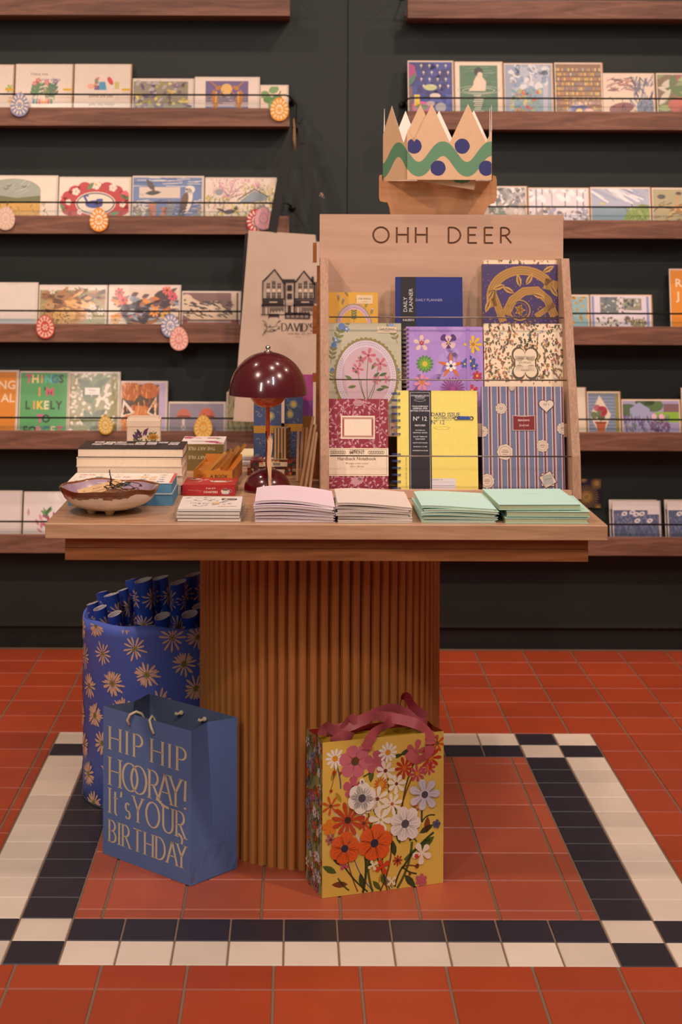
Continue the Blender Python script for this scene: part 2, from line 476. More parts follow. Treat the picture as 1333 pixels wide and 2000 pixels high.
for i in range(14):
    for j in range(14):
        a, b = min(i, 13 - i), min(j, 13 - j)
        if a > 1 and b > 1: continue
        if a <= 1 and b <= 1: c = WHT if (a + b) % 2 == 0 else BLK
        else: c = WHT if min(a, b) == 0 else BLK
        tile(SX0 + i * tw, SY0 + j * td, SX0 + (i + 1) * tw, SY0 + (j + 1) * td, c, .0016)
ix0, ix1, iy0, iy1 = SX0 + 2 * tw, SX1 - 2 * tw, SY0 + 2 * td, SY1 - 2 * td
lx = [ix0] + [-.059 + .1515 * k for k in range(-2, 5) if ix0 + .01 < -.059 + .1515 * k < ix1 - .01] + [ix1]
ly = [iy0] + sorted([4.033 - .151 * k for k in range(0, 7)]) + [iy1]
for i in range(len(lx) - 1):
    for j in range(len(ly) - 1):
        tile(lx[i], ly[j], lx[i + 1], ly[j + 1], 'a8543a')  # inner red tiles are paler: the floor's sheen is put into their colour
struct(fl.build('floor', M_tile))

wl = MB()
sx = PX(679, 300, 5.2)[0]
wl.box((-1.9, 5.2, .069), (sx - .0015, 5.24, 3.2))
wl.box((sx + .0015, 5.2, .069), (2.4, 5.24, 3.2))
wl.box((sx - .004, 5.206, .069), (sx + .004, 5.24, 3.2))
struct(wl.build('wall_back', M_wall, bevel=.001))
sc_ = MB()
for u, v, r in ((628, 378, .004), (631, 381, .003), (625, 382, .0025), (633, 386, .002), (629, 384, .0022)):
    x, z = PX(u, v, 5.199); sc_.prism([(x + r * math.cos(q) * rnd(.6, 1.2), z + r * math.sin(q) * rnd(.6, 1.2)) for q in [i * math.pi / 4 for i in range(8)]], lambda a, b, d: (a, 5.1995 - d, b), 0, .0004, 'b08c78')
tag(sc_.build('tape_residue', M_paper), 'small pale torn tape scraps stuck on the dark wall above the tote', 'tape')
pl = MB(); pl.box((-1.9, 5.213, 0), (2.4, 5.26, .069))
struct(pl.build('baseboard_back', M_plinth))

# ------------------------------------------------------------------ wall shelves
SH_F, SH_D = 5.08, .118
def shelf(x0, x1, v_bottom, u_ref, label, end):
    z0 = PX(u_ref, v_bottom, SH_F)[1]
    t = thing('wall_shelf', label, 'shelf', ((x0 + x1) / 2, 5.2, z0), group='walnut wall shelves')
    hw = (x1 - x0) / 2
    b = MB()
    b.box((-hw, -.12, 0), (hw, -.1, .057)); b.box((-hw, -.1, 0), (hw, -.001, .02)); b.box((-hw, -.012, .02), (hw, -.001, .03))
    b.build('board', M_walnut, t, bevel=.001)
    a = MB(); a.box((-hw + .004, -.1, .02), (hw - .004, -.0985, .073))
    a.build('clear_lip', M_clear, t)
    r = MB(); ex = hw if end > 0 else -hw
    s = 1 if end > 0 else -1
    pts = [(-s * hw, -.118, .098), (ex - s * .012, -.118, .098), (ex - s * .003, -.116, .095), (ex + s * .006, -.10, .088), (ex + s * .008, -.05, .086), (ex + s * .008, -.002, .086)]
    r.tube(pts, .0028, '14110f')
    rod = r.build('retaining_rod', M_black, t)
    k = MB(); k.lathe([(.0001, 0), (.011, 0), (.011, .006), (.0001, .0065)], (0, 0, 0), 20)
    k.build('mounting_knob', M_black, rod, loc=(ex + s * .008, 0, .086), rot=(R(90), 0, 0))
    return z0
XL, XR = PX(566, 240, SH_F)[0], PX(796, 240, SH_F)[0]
SL, SR = {}, {}
for k, (v, lab) in enumerate([(31, 'bare walnut shelf cropped by the top of the picture, above the potted plant cards'),
        (247, 'walnut wall shelf holding the potted plant cards and the leaping hares card'),
        (458, 'walnut wall shelf holding the red wreath swan card and the blossom tree card'),
        (670, 'walnut wall shelf holding the brown game bird card and the lounging cat card'),
        (879, 'walnut wall shelf holding the green book, the fox card and the mushroom card'),
        (1082, 'walnut wall shelf behind the ceramic bowl, holding sweet pea flower cards')]):
    SL[k] = shelf(-1.35, XL, v, 566, lab, 1)
for k, (v, lab) in enumerate([(36, 'bare walnut shelf cropped by the top of the picture, above the green bather card'),
        (253, 'walnut wall shelf behind the paper crown, holding the green bather card'),
        (465, 'walnut wall shelf right of the rack header, holding pale landscape cards'),
        (673, 'walnut wall shelf holding the tabby cat card and an orange book'),
        (880, 'walnut wall shelf holding the potted geranium card and the lavender garden card'),
        (1085, 'walnut wall shelf holding the slate blue lace pattern notecards')]):
    SR[k] = shelf(XR, 1.75, v, 1000, lab, -1)

# ------------------------------------------------------------------ the display table
TZ = .757
T = thing('display_table', 'oak display table with square top and round fluted pedestal on tiled floor', 'table', (.061, 3.584, 0))
def loc(x, y, z=0): return (x - .061, y - 3.584, z)
t = MB(); t.box(loc(-.4635, 3.03, .7285), loc(.5855, 4.135, TZ)); t.build('tabletop', M_oak, T, bevel=.0015)
t = MB(); t.box(loc(-.4305, 3.062, .7065), loc(.5545, 4.10, .7285)); t.box(loc(-.4308, 3.0617, .683), loc(.5548, 4.10, .706)); t.build('apron', M_oakfront, T, bevel=.0008)
PC = (.058, 3.585)
t = MB(); n = 73; Rp = .2525; prof = []
for k in range(n):
    a0 = 2 * math.pi * k / n; cx, cy = Rp * math.cos(a0), Rp * math.sin(a0)
    for j in range(7):
        q = -1 + 2 * j / 6                                   # shallow rounded slat with a narrow groove beside it
        hgt_ = .0110 * max(0, 1 - abs(q) ** 2.6) ** .6 - (.006 if abs(q) > .99 else 0); wd_ = q * .0101
        prof.append((cx + hgt_ * math.cos(a0) - wd_ * math.sin(a0), cy + hgt_ * math.sin(a0) + wd_ * math.cos(a0)))
vs = [(x + PC[0] - .061, y + PC[1] - 3.584, z) for z in (.0, .683) for x, y in prof]; m = len(prof)
t.mesh(vs, [(i, (i + 1) % m, m + (i + 1) % m, m + i) for i in range(m)] + [tuple(range(m))[::-1], tuple(range(m, 2 * m))])
t.build('fluted_pedestal', M_slat, T)

# ------------------------------------------------------------------ plywood notebook rack standing on the table
HB = 3.59
hx0, hx1 = PX(625, 418, HB)[0], PX(1101, 421, HB)[0]
hz = PX(863, 419, HB)[1]
rx = (hx0 + hx1) / 2
K = thing('notebook_rack', 'birch plywood tiered rack with engraved header and wire rails, full of notebooks', 'rack', (rx, 3.48, TZ))
def kl(x, y, z): return (x - rx, y - 3.48, z - TZ)
hd = MB(); hd.box(kl(hx0, HB, TZ + .0005), kl(hx1, HB + .015, hz))
HDR = hd.build('header_board', [M_ply, M_groove], K)
# engrave the header lettering
A = Art(hx1 - hx0, 1)
lx0, lz0 = PX(729, 474, HB); lx1, lz1 = PX(1000, 445, HB)
ct = MB()
class _S:                                                 # collects strokes as solid cutters
    pass
hgt = lz1 - lz0; cx = lx0; txt = 'OHH DEER'
adv = sum((GL[c][0] if c != ' ' else .35) + .40 for c in txt) - .40
kx = (lx1 - lx0) / (adv * hgt)
A2 = Art(2, 2)
for ch in txt:
    for st in GL[ch][1]:
        A2.line([(cx + a * hgt * kx, lz0 + b * hgt) for a, b in st], .0040, '6d4426')
    cx += ((GL[ch][0] if ch != ' ' else .35) + .40) * hgt * kx
for i, (pts, c, L) in enumerate(A2.p):
    ar = sum(pts[j - 1][0] * pts[j][1] - pts[j][0] * pts[j - 1][1] for j in range(4))
    if ar < 0: pts = pts[::-1]
    x_, y_ = sum(p[0] for p in pts) / 4, sum(p[1] for p in pts) / 4
    pts = [(x_ + (p[0] - x_) * 1.03, y_ + (p[1] - y_) * 1.03) for p in pts]
    ct.prism(pts, lambda x, y, d: kl(x, HB + d, y), .0022 , -.003, mat=1)
CT = ct.build('cutter', [M_ply, M_groove], K)
bm_ = HDR.modifiers.new('engrave', 'BOOLEAN'); bm_.operation = 'DIFFERENCE'; bm_.object = CT; bm_.solver = 'EXACT'; bm_.use_self = True
dg = bpy.context.evaluated_depsgraph_get(); dg.update()
nm = bpy.data.meshes.new_from_object(HDR.evaluated_get(dg))
HDR.modifiers.clear(); HDR.data = nm; nm.name = 'header_board'
bpy.data.objects.remove(CT)
for p in nm.polygons:
    y = p.center.y + 3.48
    p.material_index = 1 if HB + .0004 < y < HB + .0035 and p.area < .0005 else 0
# sides: sloping front edge, layered plywood edge
def side(x0, x1):
    s = MB()
    pts = [(3.35, TZ + .0005), (3.362, .845), (3.51, 1.253), (HB, 1.253), (HB, TZ + .0005)]
    s.prism(pts, lambda a, b, d: kl(d, a, b), x0, x1)
    for i in range(len(s.m)):
        s.m[i] = 0 if i < 2 else 1
    s.build('side_panel', [M_ply, M_plyedge], K, bevel=.0006)
side(hx0, hx0 + .0175); side(hx1 - .0175, hx1)
ax0, ax1 = hx0 + .018, hx1 - .018
for y0, y1, z in ((3.45, 3.475, .897), (3.515, 3.54, 1.012)):
    s = MB(); s.box(kl(ax0, y0 - .02, z - .02), kl(ax1, y0 + .035, z)); s.box(kl(ax0, y0 - .0225, z - .02), kl(ax1, y0 - .02, z + .008))
    s.build('ledge', M_ply, K)
s = MB(); s.box(kl(ax0, 3.37, TZ + .0005), kl(ax1, 3.43, TZ + .008)); s.build('ledge', M_ply, K)
s = MB(); s.box(kl(ax0, 3.356, TZ + .0005), kl(ax1, 3.3695, TZ + .0175)); s.build('front_lip', M_ply, K, bevel=.0005)
for v, y in ((891, 3.361), (742, 3.425), (620, 3.47)):
    z = PX(870, v, y)[1]
    s = MB(); s.tube([kl(ax0 + .001, y, z), kl(ax1 - .001, y, z)], .0015); s.build('wire_rail', M_steel, K)

# dark wood rack turned away behind it, with a pot shaped crest
G = thing('card_rack', 'cherry wood card rack standing back to back with the plywood rack, with pot shaped crest', 'rack', (.15, 3.66, TZ))
def gl(x, y, z): return (x - .15, y - 3.66, z - TZ)
BY = 3.618
def crest(pts):
    return [(PX(u, v, BY)[0], PX(u, v, BY)[1]) for u, v in pts]
out = crest([(763, 417), (761, 405), (757, 395), (752, 395), (743, 393), (741, 386), (741, 348), (742, 342), (746.5, 341), (747, 353), (750, 353.5),
             (958, 353.5), (962.5, 353), (963, 342), (969, 344), (971, 352), (971, 388), (966, 397), (958, 399), (955, 402), (949, 412), (946, 420)])
out = [(out[0][0], TZ + .25)] + out + [(out[-1][0], TZ + .25)]
s = MB(); s.prism(out, lambda x, y, d: gl(x, BY + d, y), 0, .012); s.build('pot_shaped_board', wood('oak_veneer', 'a4693f', 'bf8a5e', 'X', .6, .5), G)
s = MB(); xs = PX(618, 700, 3.72)[0]
s.prism([(3.64, TZ + .0005), (3.64, 1.235), (3.655, 1.235), (3.80, .80), (3.80, TZ + .0005)], lambda a, b, d: gl(d, a, b), xs, xs + .008)
s.build('side_panel', M_orangewood, G)
for (va, vb) in ((474, 513), (597, 652), (729, 746), (874, 955)):
    za, zb = PX(615, va, 3.66)[1], PX(615, vb, 3.66)[1]
    s = MB(); s.box(gl(xs - .009, 3.655, max(zb, TZ + .001)), gl(xs - .0005, 3.67, za)); s.build('ledge_end', M_orangewood, G)
s = MB(); s.box(gl(xs + .0085, 3.64, TZ + .0005), gl(hx1 - .03, 3.65, TZ + .27)); s.build('back_panel', M_orangewood, G)
# ------------------------------------------------------------------ paper crown
def crown():
    Y0 = 3.555
    P2 = lambda u, Y: (PX(u, 352, Y)[0], Y)
    path = [P2(796, 3.553), P2(961, 3.55), P2(955, 3.70), P2(800, 3.735), P2(752, 3.70), P2(748.5, 3.628), P2(795, 3.567), P2(832, 3.5635)]
    zb = PX(860, 351, 3.55)[1]
    seg, acc = [], [0]
    for a, b in zip(path, path[1:]):
        acc.append(acc[-1] + math.hypot(b[0] - a[0], b[1] - a[1]))
    def at(s, off=0):
        s = max(0, min(acc[-1] - 1e-6, s))
        for i in range(len(path) - 1):
            if s <= acc[i + 1]:
                t = (s - acc[i]) / (acc[i + 1] - acc[i])
                a, b = path[i], path[i + 1]
                dx, dy = (b[0] - a[0]), (b[1] - a[1]); l = math.hypot(dx, dy)
                return (a[0] + dx * t + off * dy / l, a[1] + dy * t - off * dx / l)
    T0 = thing('paper_crown', 'kraft paper crown with green wave and navy dots, sitting on the pot shaped board', 'crown', (.29, 3.63, zb))
    def f(s, z, off=0):
        x, y = at(s, off)
        drop = 0
        return (x - .29, y - 3.63, z - drop * 1)
    per, pk, hv, hp = .079, .053, .0815, .166
    def top(s):
        q = abs(((s - pk) / per + .5) % 1 - .5) * 2          # 0 at peak, 1 at valley
        return hp + (hv - hp) * q
    cuts = sorted(set([0, acc[-1]] + acc[1:-1] + [pk + per / 2 * k for k in range(0, 40) if pk + per / 2 * k < acc[-1]] + [pk - per / 2]))
    body, m = MB(), 0
    for a, b in zip(cuts, cuts[1:]):
        if b - a < 1e-5: continue
        pts = [(a + 1e-7, 0), (b - 1e-7, 0), (b - 1e-7, top(b - 1e-7)), (a + 1e-7, top(a + 1e-7))]
        o_ = [f(s, z, .00022) for s, z in pts]; i_ = [f(s, z, -.00022) for s, z in pts]
        body.face(o_, 'd2ad88'); body.face(i_[::-1], 'efe6dc')
        body.face([i_[3], i_[2], o_[2], o_[3]][::-1], 'f4eee6'); body.face([i_[0], i_[1], o_[1], o_[0]], 'f4eee6')
        if a == 0: body.face([i_[0], o_[0], o_[3], i_[3]], 'f4eee6')
        if b == acc[-1]: body.face([o_[1], i_[1], i_[2], o_[2]], 'f4eee6')
    body.build('crown_band', M_paper, T0)
    art = MB()
    wave = lambda s: .0455 + .0225 * math.cos((s - .0775) / .105 * 2 * math.pi)
    N = 170; L = acc[-1]; off = .00045
    for i in range(N):
        a, b = L * i / N, L * (i + 1) / N
        br = [q for q in acc[1:-1] if a < q < b]
        for a_, b_ in zip([a] + br, br + [b]):
            a_ += 1e-6; b_ -= 1e-6
            sl = lambda s: .0158 * math.sqrt(1 + (math.sin((s - .0775) / .105 * 2 * math.pi) * .8) ** 2)
            art.face([f(a_, wave(a_) - sl(a_), off), f(b_, wave(b_) - sl(b_), off), f(b_, min(wave(b_) + sl(b_), top(b_) - .0005), off), f(a_, min(wave(a_) + sl(a_), top(a_) - .0005), off)], '5c8a68')
    for k in range(6):
        for s, z, r in ((.0145 + .105 * k, .0735, .0165), (.067 + .105 * k, .0255, .0165)):
            if s > L - .01: continue
            pts = []
            for j in range(20):
                ss = s + r * rnd(.96, 1.03) * math.cos(j * math.pi / 10); zz = z + r * math.sin(j * math.pi / 10)
                for q in acc[1:-1]:
                    if s < q: ss = min(ss, q - .0006)
                    else: ss = max(ss, q + .0006)
                ss = max(.0006, min(L - .0006, ss)); pts.append((ss, min(zz, top(ss) - .001)))
            art.face([f(a, b, off + .0003) for a, b in pts], '2c2e6c')
    art.build('printed_pattern', M_paper, T0)
    tail = MB(); c = [PX(u, v, 3.5745) for u, v in ((815, 353), (927, 371), (930, 350), (870, 346), (815, 348))]
    tail.prism(c, lambda x, y, d: (x - .29, 3.5745 + d - 3.63, y - zb), 0, .0004, 'd2ad88')
    c = [PX(u, v, 3.5744) for u, v in ((884, 349), (890, 356), (903, 358.5), (915, 356), (922, 349))]
    tail.prism(c, lambda x, y, d: (x - .29, 3.5744 + d - 3.63, y - zb), -.0003, .0001, '5c8a68')
    tail.build('loose_end', M_paper, T0)
crown()

# ------------------------------------------------------------------ drum of wrapping paper
DX, DY, DR, DH = -.316, 3.824, .177, .42
def daisy(a, x, y, r, n=11, col='e8c0a4', rot=0):
    for i in range(n):
        a.petal(x, y, r * rnd(.82, 1.12), r * .16, rot + 360 * i / n + rnd(-5, 5), col)
    a.up(); a.flower(x, y, r * .26, 7, '7d7a34', '7d7a34', .4, 0, .3); a.L -= 1
def cyl_fn(r, c=(0, 0, 0)):
    return lambda s, z, d: (c[0] + (r + d) * math.cos(s / r), c[1] + (r + d) * math.sin(s / r), c[2] + z)
D = thing('storage_drum', 'blue daisy patterned drum of wrapping paper beside the fluted pedestal', 'drum', (DX, DY, 0))
zm = lambda a, r, z: (.004 * math.sin(3 * a + 1) + .003 * math.sin(7 * a)) * (z > .3)
d = MB()
d.lathe([(.0001, .002), (DR - .004, .002), (DR, .006), (DR, .39), (DR + .001, .392), (DR + .001, DH), (DR - .004, DH), (DR - .004, .012), (.0001, .012)], n=72, col='5874dc', zmod=zm)
a = Art(2 * math.pi * DR, DH)
per_ = 2 * math.pi * DR / 13
for i in range(13):
    for j in range(-5, 10):
        x_, y_ = i * per_ - j * .0275, .03 + i * .0225 + j * .0605
        while y_ > .45: y_ -= .0605 * 8; x_ += .0275 * 8
        while y_ < -.03: y_ += .0605 * 8; x_ -= .0275 * 8
        x_ %= 2 * math.pi * DR
        daisy(a, x_ + rnd(-.003, .003), y_ + rnd(-.003, .003), .0285 + rnd(-.001, .002), 12, rot=rnd(0, 30))
a.emit(d, cyl_fn(DR + .0012), (0, .004, 2 * math.pi * DR, DH - .006), base=2e-4)
d.build('drum_body', M_fabric, D)
d = MB(); d.lathe([(DR + .0004, .0), (DR + .0016, .0), (DR + .0016, .005), (DR + .0004, .005)], n=72, col='3c4a5c'); d.build('base_trim', M_fabric, D)
rolls = [((280, 1133), 3.80, .0215, 'tall daisy wrapping paper roll with wide open white end'),
         ((314, 1128), 3.87, .0195, 'daisy wrapping paper roll with plain blue upper edge, right of the tallest open one'),
         ((217, 1161), 3.82, .0185, 'wrapping paper roll with round white end leaning left over the drum rim'),
         ((194, 1156), 3.885, .016, 'wrapping paper roll at the back left with torn white end'),
         ((178, 1178), 3.80, .0145, 'wrapping paper roll leaning farthest left out of the drum'),
         ((196, 1187), 3.745, .0165, 'short wrapping paper roll with plain white end at front left rim'),
         ((224, 1199), 3.71, .0165, 'loosely curled wrapping paper roll at the front rim, left of the forward leaning one'),
         ((317, 1203), 3.70, .0185, 'forward leaning daisy roll at the middle of the drum rim'),
         ((371, 1199), 3.715, .019, 'daisy roll with wide open end nearest the pedestal at the front rim'),
         ((388, 1183), 3.775, .016, 'small wrapping paper roll tucked behind the open one by the pedestal'),
         ((349, 1137), 3.83, .0185, 'upright daisy roll next to the pedestal, behind the front rolls'),
         ((377, 1122), 3.90, .019, 'blue roll rising highest against the pedestal edge'),
         ((258, 1131), 3.90, .017, 'wrapping paper roll mostly hidden behind the tallest open one'),
         ((240, 1152), 3.86, .0145, 'lilac sided wrapping paper roll between the open ones')]
tops, bots = [], []
for (u, v), Y, r, lab in rolls:
    x, z = PX(u, v, Y); tops.append(Vector((x, Y, z)))
    bots.append(Vector((DX + (x - DX) * .62, min(DY + .142, Y + .21 + (.0 if Y < 3.78 else -.07)), .03)))
def seg_gap(p1, q1, p2, q2):
    best = (9, None)
    for i in range(25):
        a = p1.lerp(q1, i / 24); d = q2 - p2; t = max(0, min(1, (a - p2).dot(d) / d.length_squared)); g = a - (p2 + d * t)
        if g.length < best[0]: best = (g.length, g, i / 24)
    return best
def in_drum(p, r):
    q = Vector((p.x - DX, p.y - DY)); m_ = DR - .010 - r
    if q.length > m_: q *= m_ / q.length; p.x, p.y = DX + q.x, DY + q.y
for it in range(160):                         # let the rolls settle so that none runs through another
    moved = 0
    for i in range(len(rolls)):
        for j in range(i):
            need = rolls[i][2] + rolls[j][2] + .0015
            g = seg_gap(tops[i], bots[i], tops[j], bots[j])
            if g[0] < need:
                n_ = Vector((g[1].x, g[1].y, 0)); n_ = n_.normalized() if n_.length > 1e-5 else Vector((1, 0, 0))
                k = (need - g[0]) * .5; moved += 1
                f = g[2]                         # near the tops nudge the tops a little, else the feet
                bots[i] += n_ * k * (.3 + f); bots[j] -= n_ * k * (.3 + f)
                tops[i] += n_ * k * .25 * (1 - f); tops[j] -= n_ * k * .25 * (1 - f)
    for i in range(len(rolls)):
        in_drum(bots[i], rolls[i][2])
        if tops[i].z > DH:
            f = (DH - bots[i].z) / (tops[i].z - bots[i].z); c_ = bots[i].lerp(tops[i], f); c2 = c_.copy(); in_drum(c2, rolls[i][2]); tops[i] += (c2 - c_) * .8
    if not moved: break
print('rolls settled', it, moved, [round((tops[i] - Vector((PX(*rolls[i][0], rolls[i][1])[0], rolls[i][1], PX(*rolls[i][0], rolls[i][1])[1]))).length, 3) for i in range(len(rolls))])
for ((u, v), Y, r, lab), top, b in zip(rolls, tops, bots):
    dirv = top - b; L = dirv.length
    q = dirv.to_track_quat('Z', 'Y')
    t = thing('wrapping_paper_roll', lab, 'wrapping paper', b, q.to_euler(), 'rolls of wrapping paper in the drum')
    m = MB(); n = 44; vs = []; sp = rnd(0, 6)
    for zz in (0, L):
        for i in range(n + 1):
            an = sp + 2.35 * math.pi * 1.0 * i / n; rr = r - .0016 * i / n + (.0016 if False else 0)
            cut = .0
            vs.append((rr * math.cos(an), rr * math.sin(an), zz - (.006 * math.sin(an - 1) if zz else 0)))
    for i in range(n):
        o_ = [vs[i], vs[i + 1], vs[n + 1 + i + 1], vs[n + 1 + i]]
        m.face(o_, '2a52ba', sm=True)
    k = .94
    for i in range(n):
        o_ = [tuple((p[0] * k, p[1] * k, p[2])) for p in (vs[i], vs[i + 1], vs[n + 1 + i + 1], vs[n + 1 + i])]
        m.face(o_[::-1], 'e6e2ea', sm=True)
        o2 = [vs[n + 1 + i], vs[n + 2 + i]]; i2 = [(p[0] * k, p[1] * k, p[2]) for p in o2]
        m.face([o2[0], o2[1], i2[1], i2[0]], 'f0ecf2')
    a = Art(2 * math.pi * r, .2)
    for j in range(3):
        for i in range(3):
            daisy(a, 2 * math.pi * r * (i + .3 + (.5 if j % 2 else 0)) / 2.4, .035 + j * .062, .027, 12, rot=rnd(0, 30))
    a.emit(m, cyl_fn(r + .0003, (0, 0, L - .20)), (0, 0, 2 * math.pi * r, .184))
    m.build('rolled_paper', M_cover, t)

# ------------------------------------------------------------------ gift bags
def paper_bag(t, w, dp, h, col, incol, mat, art=None, side_art=None, crease=.012, sidecol=None):
    """front at y=0 looking -Y, x from 0 to w, depth towards +Y"""
    m = MB(); e = .0006
    lean = .0
    m.box((0, 0, 0), (w, e, h), col); m.box((0, dp - e, 0), (w, dp, h), col)
    m.box((0, e, .0004), (w, dp - e, .0012), col)
    for xs, s in ((0, 1), (w, -1)):
        hb = dp * .5; NY, NZ = 8, 14
        gf = lambda y, z: xs + s * crease * (1 - abs(y - dp / 2) * 2 / dp) * max(0, (z - hb) / (h - hb)) + s * .002 * max(0, 1 - abs(z - hb * (1 - abs(y - dp / 2) * 2 / dp)) / .01) * (z < hb)
        for iy in range(NY):
            for iz in range(NZ):
                q_ = [(dp * (iy + a_) / NY, h * (iz + b_) / NZ) for a_, b_ in ((0, 0), (1, 0), (1, 1), (0, 1))]
                p_ = [(gf(y, z), y, z) for y, z in q_]
                if s > 0: p_ = p_[::-1]
                m.face(p_, sidecol or col); m.face([(p[0] + s * e, p[1], p[2]) for p in p_][::-1], incol)
        continue
        # gusset: lower triangle flat, upper part folded inwards
        A_, B_, Cc, D_, E_, F_ = (xs, 0, 0), (xs, dp, 0), (xs, dp / 2, hb), (xs, 0, h), (xs, dp, h), (xs + s * crease, dp / 2, h)
        for tri in ((A_, B_, Cc), (A_, Cc, F_, D_), (B_, E_, F_, Cc)):
            pts = list(tri)
            if s > 0: pts = pts[::-1]
            m.face(pts, col, 0); m.face([(p[0] + s * e, p[1], p[2]) for p in pts][::-1], incol, 0)
    # inner lining
    m.face([(0.001, e * 1.5, .002), (w - .001, e * 1.5, .002), (w - .001, e * 1.5, h - .0003), (.001, e * 1.5, h - .0003)][::-1], incol)
    m.face([(0.001, dp - e * 1.5, .002), (w - .001, dp - e * 1.5, .002), (w - .001, dp - e * 1.5, h - .0003), (.001, dp - e * 1.5, h - .0003)], incol)
    if art: art.emit(m, front_fn(0, 0, 0))
    if side_art:       # printed on the left gusset
        side_art.emit(m, lambda y, z, d: (-d + crease * (1 - abs(y - dp / 2) * 2 / dp) * max(0, (z - dp / 2) / (h - dp / 2)), dp - y, z), base=9e-4)
    return m.build('bag_body', mat, t)
# blue birthday bag
BW, BD, BH = .265, .1316, .309
B1 = thing('birthday_gift_bag', 'slate blue paper gift bag with cream birthday lettering, on floor by the pedestal', 'gift bag', (-.399, 3.419, .0005), (0, 0, math.atan2(-.178, .196)))
a = Art(BW, BH); cr_ = 'd3c3a2'
def row(txt, y, h, x0=.075, x1=.945, wd=.0066, gap=.09, pen=.0022, sx=1.0):
    a.stroke_text(txt, x0 * BW, y * BH, h * BH, wd, cr_, w=(x1 - x0) * BW, gap=gap, pen=pen, sx=sx); a.up()
row('HIP HIP', .722, .152, gap=.40, sx=1.12)
row('HOORAY!', .482, .185, gap=.12, sx=.82)
row("It'sYOUR", .292, .165, gap=.19, sx=.86, wd=.0058)
row('BIRTHDAY', .098, .145, gap=.20, sx=.84, wd=.0056)
a.curve((.62 * BW, .50 * BH), (.76 * BW, .455 * BH), -.2, .005, cr_); a.curve((.86 * BW, .31 * BH), (.90 * BW, .25 * BH), .6, .005, cr_)
paper_bag(B1, BW, BD, BH, '5a76ac', '5f6f90', printed('kraft_blue', .7, noise=.06, scale=300, bump=.1), a, crease=.022)
m = MB()
for x in (.085, .155):
    s = -1 if x < .1 else 1
    m.tube([(x, -.003, BH - .022), (x + s * .002, -.007, BH - .012), (x + .006, -.006, BH + .001), (x + .015, .002, BH + .007), (x + .02, .012, BH + .002), (x + .022, .02, BH - .012)] if x < .1 else
           [(x + .004, -.003, BH - .026), (x - .002, -.0055, BH - .012), (x - .008, -.004, BH), (x - .010, .004, BH + .006), (x - .010, .012, BH - .004), (x - .008, .02, BH - .02)], .0028)
m.build('rope_handle', M_cream, B1)
for x in (.105, .175):
    m = MB(); m.sphere((x, BD - .006, BH - .02), .0052, n=8); m.tube([(x, BD - .009, BH - .02), (x - .006, BD - .012, BH - .023), (x - .010, BD - .013, BH - .022)], [.0025, .003, .0045]); m.build('rope_knot', M_cream, B1)
m = MB(); m.box((.035, .045, .004), (.245, .0475, BH - .02), 'b9b2b8'); m.build('card_insert', M_paper, B1)
# yellow floral bag
YW, YD, YH = .2575, .096, .3045
B2 = thing('floral_gift_bag', 'yellow floral paper gift bag with pink ribbon handles, on floor against the pedestal', 'gift bag', (.058, 3.182, .0005), (0, 0, math.atan2(.081, .244)))
a = Art(YW, YH)
def yb(px, py):
    """crop pixels of the bag front -> bag plane"""
    fx = (px - 235) / 985
    top_, bot = 375 + fx * (270 - 375), 1645 + fx * (1515 - 1645)
    return fx * YW, (1 - (py - top_) / (bot - top_)) * YH
GRN, DGR, BRN = '4a5a22', '34401e', '7a4218'
for p0, p1, b, c, w_ in [((600, 1590), (380, 1330), .1, DGR, 9), ((640, 1590), (600, 1290), .1, GRN, 13), ((560, 1600), (580, 1300), -.1, DGR, 14), ((700, 1590), (790, 1100), -.15, BRN, 9),
        ((780, 1570), (600, 900), .1, GRN, 8), ((820, 1550), (880, 1390), .1, DGR, 10), ((840, 1560), (960, 1180), -.15, GRN, 14), ((760, 1580), (720, 1240), .1, BRN, 9), ((880, 1400), (1140, 1100), .1, DGR, 12),
        ((900, 1330), (1110, 1160), .1, GRN, 14), ((450, 1580), (360, 1480), .1, GRN, 9), ((520, 1590), (440, 1350), .05, BRN, 7), ((880, 1380), (1000, 1440), -.2, DGR, 9), ((880, 1390), (990, 1380), .2, BRN, 8),
        ((600, 1150), (640, 1000), 0, GRN, 10), ((450, 1000), (540, 1190), 0, 'cfc4a8', 12), ((300, 900), (420, 1100), .1, 'cfc4a8', 9), ((340, 540), (380, 750), .1, '5a5a70', 8), ((560, 650), (650, 570), -.2, GRN, 9),
        ((870, 900), (960, 650), .05, BRN, 9), ((880, 890), (990, 500), .1, DGR, 8), ((1040, 880), (1040, 1020), 0, DGR, 11), ((1040, 1020), (1150, 960), .4, DGR, 8), ((800, 1560), (640, 1180), .1, '4a5288', 5), ((640, 1580), (480, 1290), .12, '4a5288', 5),
        ((770, 780), (760, 660), 0, GRN, 9), ((660, 960), (640, 900), 0, GRN, 8), ((830, 960), (820, 880), 0, DGR, 8), ((1000, 1180), (940, 1100), 0, GRN, 9), ((330, 560), (300, 760), .1, BRN, 4)]:
    a.curve(yb(*p0), yb(*p1), b, w_ * .00038, c)
